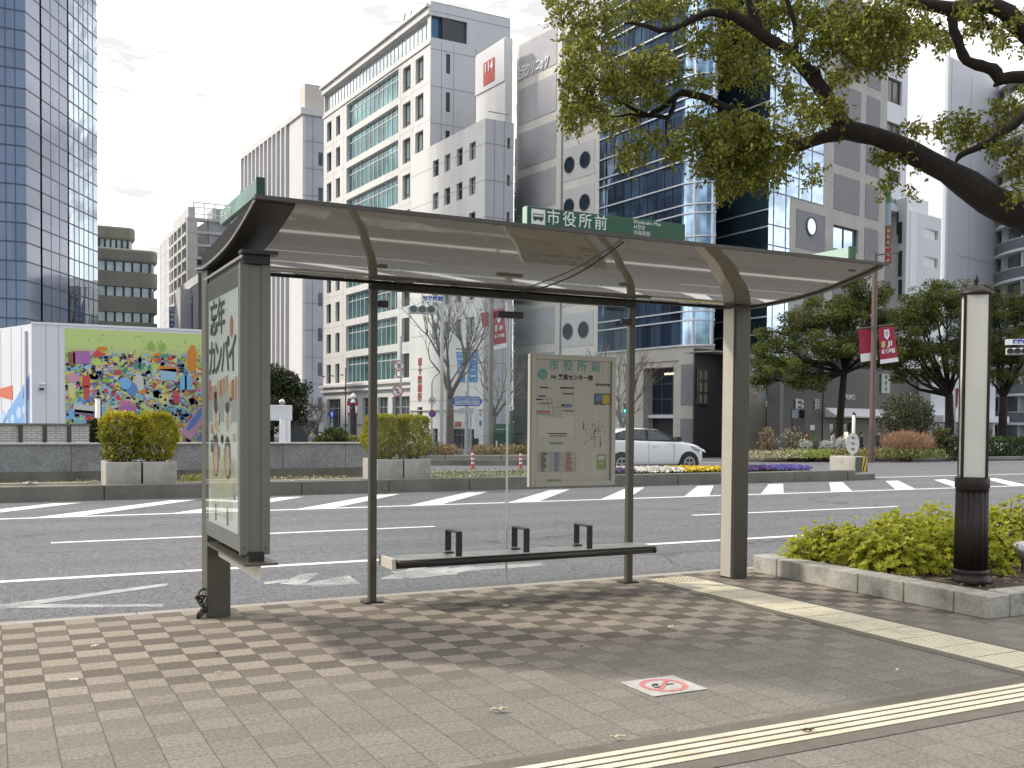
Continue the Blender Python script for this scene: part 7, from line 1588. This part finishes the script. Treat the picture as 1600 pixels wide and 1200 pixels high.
# Q face: sky-blue glazing above, concrete with panels to the right
zst = Zp(wQ, 1232, 306); glazing(wQ, 0, wQ.s(1230), zq, zst, 1.0, F_*.5, .008, 5, 'blue_glazing', GL_sky, t); glazing(wQ, 0, sQ1, zst, Ht, 1.0, F_*.5, .008, 6, 'blue_glazing', GL_sky, t); mb = MB()
z = zst-3*F_
while z < Ht:
    for dz_ in (0, F_*.38): wQ.slab(mb, (0, sQ1 if z > zst-.1 else wQ.s(1230), z+dz_-.04, z+dz_+.04), .0, .03)
    z += F_
for px in (1211, 1230, 1250, 1270): s = wQ.s(px, 200); wQ.slab(mb, (s-.03, s+.03, zst if px > 1230 else zq, Ht), .0, .025)
mb.build('glazing_bar', pm('bar_steel', (.2, .26, .34), .4), t)
oc = mat('office_concrete', (.45, .44, .41), .75, stain=(.3, .29, .27), var=.1, sc=.5, fine=.06, fsc=6); op = mat('office_panel', (.235, .235, .255), .7, var=.06, sc=.5, fine=.1, fsc=9)
rc = [(wQ.s(1302, 370), wQ.s(1341, 370), Zp(wQ, 1302, 388), Zp(wQ, 1302, 350))]
perq = Zp(wQ, 1304, 190)-Zp(wQ, 1304, 262)
mb = MB(); holed(wQ, mb, (wQ.s(1230), sQ2, zq, zst-.0), rc, .25); holed(wQ, mb, (sQ1, sQ2, zst, Ht), [], .2); mb.build('concrete_wall', oc, t); window(wQ, rc[0], .25, t, GL_sky, dark_f, 2, 1, .12)
mb = MB(); wQ.slab(mb, (wQ.s(1244, 350), wQ.s(1289, 350), Zp(wQ, 1244, 386), Zp(wQ, 1244, 326)), .003, .03)
zc = Zp(wQ, 1302, 270)
for k in range(-4, 2):
    z1_ = zc-k*perq
    if k < 1: wQ.slab(mb, (wQ.s(1303, 300), wQ.s(1343, 300), z1_-perq*.78, min(z1_, Ht-.1)), .003, .03)
    wQ.slab(mb, (wQ.s(1352, 300), wQ.s(1373, 300), z1_-perq*.78, min(z1_, Ht-.1)), .003, .03)
for k in range(3): z1_ = zc-(2+k)*perq; zl_ = max(zq+.2, z1_-perq*.78); (z1_ > zl_) and (wQ.slab(mb, (wQ.s(1303, 300), wQ.s(1343, 300), zl_, z1_), .003, .03), wQ.slab(mb, (wQ.s(1244, 350), wQ.s(1289, 350), zl_, z1_), .003, .03))
mb.build('tile_panel', op, t); c_ = wQ.pt(wQ.s(1267, 354), Zp(wQ, 1267, 354), .035); o = MB().disc(c_, wQ.n, .62, .04, 28).build('round_window', GL_bright, t); MB().ring(c_+wQ.n*.041, wQ.n, .58, .7, .03).build('frame', dark_f, o)
# base of the glass office
ledge = mat('ledge_concrete', (.46, .44, .39), .75, var=.08, sc=.6, fine=.05, fsc=6); zb1 = Zp(wM, 1062, 563); bo = offs(outl, .1); mb = MB()
for a, b in zip(bo, bo[1:]): mb.poly([Vector((a.x, a.y, zb1)), Vector((b.x, b.y, zb1)), Vector((b.x, b.y, zb0+.05)), Vector((a.x, a.y, zb0+.05))])
for i in range(len(bo)-1): mb.poly([Vector((p.x, p.y, zb0+.05)) for p in (bo[i], bo[i+1], outl[i+1], outl[i])])
mb.build('ledge', ledge, t); mb = MB(); hbar(mb, bo, zb0+.02, .12, .12); mb.build('ledge_trim', alu, t)
s1o, s0o = wM.s(1005, 640), wM.s(1052, 640); zo1 = Zp(wM, 1052, 573); zo0 = gz(60)+.05; mb = MB(); holed(wM, mb, (0, sM, -2, zb1+.05), [(s0o, s1o, zo0, zo1)], 1.0); mb.build('base_wall', ledge, t)
zr1 = Zp(wM, 1010, 648); wi = (s0o, s1o, zr1, zo1); window(wM, wi, .9, t, GL_dark, dark_f, 3, 3, .1); wj = (s0o, s1o, zo0, zr1-.25); mb = MB(); wM.slab(mb, wj, -1., -.95); mb.build('garage_opening', pm('garage_dark', (.02, .022, .025), .6), t); mb = MB(); wM.slab(mb, (s0o, s1o, zr1-.25, zr1), -.95, -.4); mb.build('window_ledge', alu, t)
o = MB(); wM.slab(o, (wM.s(1041, 583), wM.s(1025, 583), Zp(wM, 1032, 585), Zp(wM, 1032, 582)), -.88, -.8); o.build('lit_lamp', emis('lit_strip', (1., .82, .45), 1.1), t)
ba = offs(arc, .1); wB = MB(); wallpoly(wB, ba, -2, zb1); wB.build('base_pillar', ledge, t, smooth=True); bp_ = offs(arc[1:-1], .112)
brk = mat('grey_brick', (.21, .21, .225), .75, var=.12, sc=1.5, fine=.2, fsc=12)
for py0, py1 in ((570, 634), (654, 740)):
    mb = MB(); wallpoly(mb, bp_, max(gz(60)-.3, Zp(wM, 1062, py1)), Zp(wM, 1062, py0)); mb.build('brick_panel', brk, t)
text('lettering', '明治安田', .22, swhite, t, bp_[5]+ZA*(Zp(wM, 1062, 672))+wM.n*.03, (bp_[6]-bp_[4]), ZA, thick=.02) if 0 else None
# right part of the base: dark window beside the pillar, concrete pier, dark recess
wR = wQ; sR0 = wR.s(1113, 650); 
o = MB(); wR.slab(o, (sR0, sQ2, -2, zq+.3), -1.6, -1.5); o.build('recess_wall', pm('recess_dark', (.03, .032, .036), .5), t)
o = MB(); window(wR, (wR.s(1117, 600), wR.s(1134, 600), Zp(wR, 1120, 632), Zp(wR, 1120, 575)), 1.4, t, mirror('beige_window', (.35, .31, .22), .3, .1), dark_f, 2, 3, .12)
o = MB(); wR.slab(o, (wR.s(1166, 650), wR.s(1190, 650), -2, zq-.01), -1.49, .05); o.build('pier', ledge, t); o = MB(); wR.slab(o, (wR.s(1191, 650), wR.s(1202, 650), -2, zq-.01), -1.49, -.3); o.build('pier', oc, t)
for py in (617, 677): q = wR.pt(wR.s(1179, py), Zp(wR, 1179, py), .055); MB().disc(q, wR.n, .12, .04, 14).build('round_vent', oc, t)
core(t, [wM.pt(sM, 0, -1.6), pc-wM.n*1.6, cc-wM.n*.3+Vector((1, 1.5, 0)), pe+Vector((.7, 2.6, 0)), pe-wN.n*.3, pQ-wN.n*.35-wQ.n*.35, wQ.pt(sQ2, 0, -.35), wQ.pt(sQ2, 0, -14), wM.pt(sM, 0, -14)], zq+.05, Ht-.2, dark_f, 'core'); o = MB(); wQ.slab(o, (sR0, sQ2, zq, zq+.04), -2.5, -.01); o.build('soffit', oc, t)
sn = thing('hanging_sign', 'small blue and white projecting sign between the concrete piers', 'sign', tuple(at(1204, 640, D8-2))); p = at(1204, 626, D8-2); n = face(p); e = ZA.cross(n).normalized(); k = (D8-2)/F; o = MB().obox(p-e*7*k-ZA*9*k, e*14*k, ZA*18*k, -n*.15).build('panel', swhite, sn); MB().obox(p-e*7*k+n*.002, e*14*k, ZA*9*k, n*.01).build('blue_field', pm('panel_blue', (.03, .2, .38)), o); MB().disc(p+n*.013+ZA*4*k, n, 3*k, .004, 16).build('white_emblem', swhite, o); MB().obox(p+n*.002-e*5.5*k-ZA*7*k, e*3.6*k, ZA*5*k, n*.01).build('dark_mark', dpole, o)
MB().tube([p-n*.1+ZA*8*k, p-n*1.8+ZA*8*k], .04, 6).build('bracket', dpole, sn)
# ---- jewellery shop block at street level
D9 = 69.; pS_ = at(1287, 600, D9); wS = Wall(pS_, vq); t = thing('shop_building', 'dark fronted low shop block with white awning below the evergreen tree', 'building', (pS_.x, pS_.y, -1)); s0_ = wS.s(1225, 640); s1_ = wS.s(1395, 640); zT = Zp(wS, 1287, 572); zA_ = Zp(wS, 1287, 637); sm = wS.s(1286.5, 640)
core(t, [wS.pt(s0_, 0, -.3), wS.pt(s1_, 0, -.3), wS.pt(s1_, 0, -1.3), wS.pt(s0_, 0, -1.3)], -2, zT-.1, dark_f, 'core'); o = MB(); wS.slab(o, (sm, s1_, zA_, zT), -.3, .0); o.build('fascia', pm('fascia_plum', (.028, .022, .026), .4), t); gw = (wS.s(1296, 690), wS.s(1331, 690), gz(60)+.2, Zp(wS, 1300, 660)); mb = MB(); holed(wS, mb, (sm, s1_, -2, zA_), [gw], .2); mb.build('wall', mat('taupe_render', (.26, .235, .21), .8, var=.06, sc=1), t); window(wS, gw, .2, t, mirror('shop_glass', (.3, .3, .28), .4, .08, 0, .5, .8), dark_f, 3, 1, .12)
o = MB(); wS.slab(o, (wS.s(1323, 690), wS.s(1328, 690), Zp(wS, 1325, 688), Zp(wS, 1325, 675)), -.18, -.15); o.build('lit_display', emis('warm_display', (1., .8, .5), .9), t)
za, zb_ = Zp(wS, 1290, 637), Zp(wS, 1290, 652); mb = MB(); a, b = wS.s(1289, 645), s1_; mb.prism([wS.pt(a, za, .003), wS.pt(a, zb_+.1, .9), wS.pt(a, zb_, .9), wS.pt(a, zb_, .003)], wS.d*(b-a)); mb.build('awning', pm('awning_white', (.62, .62, .66), .7), t)
text('lettering', 'PRIMO', .5, pm('lettering_silver', (.6, .6, .6), .4), t, wS.pt(wS.s(1327, 621), Zp(wS, 1327, 621), .01), wS.d, ZA, thick=.04, bold=.008)
o = MB(); wS.slab(o, (s0_, sm-.01, -2, zT-1), -.3, -.05); o.build('entrance_wall', mat('entrance_grey', (.12, .115, .115), .6, var=.1, sc=1), t); o = MB(); wS.slab(o, (wS.s(1238, 680), wS.s(1258, 680), gz(60), Zp(wS, 1240, 655)), -.049, -.02); o.build('door', mat('door_brown', (.05, .03, .022), .5, var=.3, sc=2), t); o = MB(); wS.slab(o, (wS.s(1238, 640), wS.s(1258, 640), Zp(wS, 1240, 653), Zp(wS, 1240, 640)), -.049, -.02); o.build('dark_window', GL_dark, t)
for px, tx in ((1249, '営業中'), (1277, '受付')): 
    for j in range(2): text('lettering', tx, .34, swhite, t, wS.pt(wS.s(px, 630), Zp(wS, px, 628+8*j), .0), wS.d, ZA, thick=.03, bold=.01)
o = MB(); wS.slab(o, (wS.s(1266, 666), wS.s(1273, 666), Zp(wS, 1268, 672), Zp(wS, 1268, 664)), -.04, .0); o.build('notice', swhite, t)
# teal fronted slim building with a pale sign, right of the pole
pT = at(1372, 600, 74); wT = Wall(pT, vq); t = thing('narrow_building', 'slim slate green fronted building with a pale vertical sign right of the brown pole', 'building', (pT.x, pT.y, -1)); s1_ = wT.s(1392, 600); core(t, [wT.pt(0, 0), wT.pt(s1_, 0), wT.pt(s1_, 0, -6), wT.pt(0, 0, -6)], -2, Zp(wT, 1372, 560), mat('slate_green', (.09, .115, .12), .6), 'wall'); o = MB(); wT.slab(o, (wT.s(1376, 600), wT.s(1388, 600), Zp(wT, 1376, 614), Zp(wT, 1376, 584)), .003, .12); o = o.build('sign_board', pm('pale_sign', (.5, .57, .56)), t)
for i in range(3): text('lettering', '歯医者'[i], .34, pm('sign_teal', (.12, .22, .22)), o, wT.pt(wT.s(1382, 600), Zp(wT, 1382, 589+9.5*i), .125), wT.d, ZA, thick=.02)
# ---- white buildings at right
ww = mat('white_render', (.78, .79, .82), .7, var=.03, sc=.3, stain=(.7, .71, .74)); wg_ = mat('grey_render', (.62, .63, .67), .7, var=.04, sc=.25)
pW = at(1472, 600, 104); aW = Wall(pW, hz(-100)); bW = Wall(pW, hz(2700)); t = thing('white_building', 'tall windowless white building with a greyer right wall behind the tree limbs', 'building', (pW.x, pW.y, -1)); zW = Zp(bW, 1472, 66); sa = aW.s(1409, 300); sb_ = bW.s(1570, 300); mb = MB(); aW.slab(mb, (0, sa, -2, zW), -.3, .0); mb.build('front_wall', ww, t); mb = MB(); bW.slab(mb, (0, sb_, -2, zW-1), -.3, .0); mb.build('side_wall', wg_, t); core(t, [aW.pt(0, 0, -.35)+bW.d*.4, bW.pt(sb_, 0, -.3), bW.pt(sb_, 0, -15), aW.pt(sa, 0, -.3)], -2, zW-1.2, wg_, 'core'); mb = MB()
for py in (265, 400): z = Zp(bW, 1500, py); bW.slab(mb, (0, sb_, z-.03, z+.03), .0, .015)
s = bW.s(1515, 300); bW.slab(mb, (s-.03, s+.03, -2, zW-2), .0, .012); mb.build('panel_joint', pm('joint_pale', (.36, .37, .4)), t)
pX = at(1410, 600, 92); wX = Wall(pX, -bW.d); t = thing('narrow_building', 'narrow white tower with brown framed windows between concrete office and white building', 'building', (pX.x, pX.y, -1)); sx_ = wX.s(1382, 300); rects = [(wX.s(1408.5, 200), wX.s(1386, 200), Zp(wX, 1386, py1), Zp(wX, 1386, py0)) for py0, py1 in ((118, 157), (188, 205), (50, 90), (262, 282), (330, 350))]; mb = MB(); zX = Zp(wX, 1400, 20); holed(wX, mb, (0, sx_, -2, zX), rects, .25); mb.build('wall', ww, t); core(t, [wX.pt(0, 0, -.3), wX.pt(sx_, 0, -.3), wX.pt(sx_, 0, -9), wX.pt(0, 0, -9)], -2, zX-.2, ww, 'core')
for r in rects: window(wX, r, .25, t, mirror('brown_window', (.16, .15, .13), .35, .08), dark_f, 2, 1, .12)
pY = at(1412, 600, 84); wY = Wall(pY, hz(2700)); t = thing('white_building', 'lower white rendered building with two small sliding windows behind the street trees', 'building', (pY.x, pY.y, -1)); sY = wY.s(1470, 400); zY = Zp(wY, 1412, 326); rects = [(wY.s(1443, 400), wY.s(1465.5, 400), Zp(wY, 1443, 371), Zp(wY, 1443, 355.5)), (wY.s(1443, 400), wY.s(1465.5, 400), Zp(wY, 1443, 415.5), Zp(wY, 1443, 399.5)), (wY.s(1443, 450), wY.s(1465.5, 450), Zp(wY, 1443, 459), Zp(wY, 1443, 443))]; mb = MB(); holed(wY, mb, (0, sY, -2, zY), rects, .15); mb.build('wall', wg_ if 0 else mat('bluish_render', (.68, .69, .73), .7, var=.03, sc=.3), t)
for r in rects: window(wY, r, .15, t, mirror('beige_pane', (.3, .28, .22), .3, .1, 0, .4, 1.2), white_f, 2, 1, .08)
aY = Wall(pY, hz(-100)); sl_ = aY.s(1400, 400); mb = MB(); aY.slab(mb, (0, sl_, -2, zY+1), -.2, .0); mb.build('side_wall', ww, t); core(t, [aY.pt(0, 0, -.3)+wY.d*.3, wY.pt(sY, 0, -.2), wY.pt(sY, 0, -8), aY.pt(sl_, 0, -.25)], -2, zY-.1, ww, 'core')
for py0, py1 in ((330, 366), (347, 380), (392, 432), (437, 465)): mb = MB(); aY.slab(mb, aY.rect(1409.5 if py0 != 330 else 1404, 1404 if py0 != 330 else 1401.5, py0, py1, 1407), .003, .05); mb.build('slit_window', dark_f, t)
o = MB(); wY.slab(o, (wY.s(1408, 310), wY.s(1468, 310), zY, Zp(wY, 1412, 296)), -5, -1); o = o.build('roof_box', ww, t); text('lettering', 'BUILDING', .5, pm('letter_grey', (.25, .25, .27)), o, wY.pt(wY.s(1420, 313), Zp(wY, 1420, 313), -.99), wY.d, ZA, thick=.03)
# vertical coloured signs at the narrow tower's corner
t = thing('projecting_sign', 'stack of coloured projecting signs beside the brown pole top', 'sign', tuple(at(1387, 420, 82))); 
for py0, py1, m in ((293, 316, 'teal'), (318, 352, 'pale'), (354, 384, 'brown'), (388, 412, 'red')):
    p = at(1387, py1, 82); n = face(p); e = ZA.cross(n).normalized(); k = 82/F; o = MB().obox(p-e*4*k, e*9*k, ZA*(py1-py0)*k, -n*.2).build('sign_box', pm('stack_'+m, {'teal': (.03, .3, .3), 'pale': (.42, .5, .56), 'brown': (.3, .12, .06), 'red': (.45, .03, .05)}[m], .45), t)
    if m in ('brown', 'red'):
        for j in range(3 if m == 'brown' else 2): MB().disc(p+n*.012+ZA*(5+9*j)*k+e*.5*k, n, 2.4*k, .02, 10).build('sign_mark', pm('mark_pale', (.6, .45, .4)), o)
MB().tube([at(1390, 420, 82.3), at(1390, 290, 82.3)], .05, 6).build('mounting_post', gpole, t)
# curved balcony apartment at the right edge
cz = at(1740, 600, 108); cz.z = 0; al_ = math.atan((1740-CX)/F)-math.atan((1547-CX)/F); rz = (cz-Vector((0, 0, 0))).length*math.sin(al_); flz = 3.0
t = thing('apartment_building', 'curved apartment block with white slab edges and smoked glass balconies at the right edge', 'building', (cz.x, cz.y, -1))
def arcpts(r, n=30):
    b0 = math.atan2(-cz.y, -cz.x); return [Vector((cz.x+r*math.cos(b0+rad(-100+170*i/n)), cz.y+r*math.sin(b0+rad(-100+170*i/n)), 0)) for i in range(n+1)]
o_in = arcpts(rz-1.2); o_out = arcpts(rz); zT = 38.; pv = (cz-Vector((0, 0, 0))).length-rz*.6; zb = at(1580, 664, pv).z
mb = MB(); wallpoly(mb, o_in, -2, zT); mb.build('recessed_glazing', mirror('apartment_glass', (.2, .225, .24), .5, .06, .05, .6, .35), t)
z = zb-flz; sg_ = mat('smoked_glass', (.16, .175, .195), .1, spec=.8)
while z < zT:
    mb = MB(); mg = MB(); top = z > 24
    for i in range(len(o_out)-1):
        q = [o_in[i], o_in[i+1], o_out[i+1], o_out[i]]; mb.prism([Vector((p.x, p.y, z)) for p in q], ZA*.26)
        if z > 0:
            a, b = o_out[i], o_out[i+1]; mg.prism([Vector((p.x, p.y, z+.265)) for p in (a, b, b+(o_in[i+1]-b)*.04, a+(o_in[i]-a)*.04)], ZA*(1.02 if not top else 1.3))
    sl = mb.build('slab_edge', ww, t)
    if z > 0: mg.build('balustrade', sg_ if not top else ww, t); MB().tube([p+ZA*(z+(1.33 if not top else 1.6))+(o_in[i]-o_out[i])*.02 for i, p in enumerate(o_out)], .05, 5).build('handrail', white_f, t)
    z += flz
for i in range(1, 30, 4): a, b = o_in[i], o_out[i]; MB().obox(Vector((a.x, a.y, -1.2)), (b-a)*.55, Vector((-(b-a).y, (b-a).x, 0)).normalized()*.3, ZA*(zT+1)).build('pier', wg_, t)
core(t, o_in, zT-.5, zT, ww, 'roof_slab')
o = MB()
for i in range(10, 24): q = [o_in[i], o_in[i+1], o_out[i+1], o_out[i]]; o.prism([Vector((p.x, p.y, zb-flz+.27)) for p in q], ZA*.5)
o.build('blue_fascia', pm('fascia_blue', (.02, .04, .25)), t)
# white flat canopy shop between
pV = at(1455, 600, 80); wV = Wall(pV, hz(2700)); t = thing('shop_building', 'pale ground floor shop with a white flat canopy behind the right street tree', 'building', (pV.x, pV.y, -1)); sV = wV.s(1555, 640); zC = Zp(wV, 1455, 654); core(t, [wV.pt(0, 0), wV.pt(sV, 0), wV.pt(sV, 0, -4), wV.pt(0, 0, -4)], -2, zC+4, wg_, 'wall'); o = MB(); wV.slab(o, (-.3, sV, zC-.25, zC+.25), .0, 1.2); o.build('canopy', ww, t); o = MB(); wV.slab(o, (1.2, sV-.5, gz(60)+.1, zC-.4), .003, .05); o.build('shop_window', GL_off, t); o = MB(); wV.slab(o, (wV.s(1408, 640)-0, .0, zC-1, zC+3.), -1.2, -1.0); o.build('brown_panel', mat('brown_panel_wall', (.12, .105, .1), .6), t)
# far street wall closing the view left of the bank: dark hoarding and ochre kerb
p = at(462, 690, 66); t = thing('hoarding', 'dark grey hoarding wall behind the white box sign', 'wall', (p.x, p.y, gz(p.y))); q = at(503, 690, 66); zt = at(462, 659, 66).z; MB().box(p.x-1, q.x, p.y, p.y+.2, gz(p.y)-.1, zt).build('panel', mat('hoarding_grey', (.055, .058, .064), .7, var=.1, sc=1), t); MB().box(p.x-1, q.x, p.y-.05, p.y+.25, zt, zt+.12).build('coping', concD, t)
# awnings along the bank base
for i, px in enumerate((517, 540, 562)):
    p = at(px, 668, 78); e = hz(-150)*-1; n = face(p); mbx = MB(); k = 78/F; mbx.prism([p-e*10*k, p-e*10*k+ZA*6*k-n*.7, p-e*10*k-n*.7], e*20*k); tt = tag(mbx.build('awning', pm('awning_slate', (.07, .09, .1), .8)), ('slate awning left of the black street lamp under the bank windows', 'slate awning directly behind the black street lamp', 'slate awning right of the black street lamp, beside the thin post')[i], 'awning', 'slate awnings along the bank base')
make_car('car', 'white car half hidden behind the far right hedge', at(1589, 690, 66).x, at(1589, 690, 66).y)
for o in bpy.data.objects:
    if '_o' in o.keys(): del o['_o']
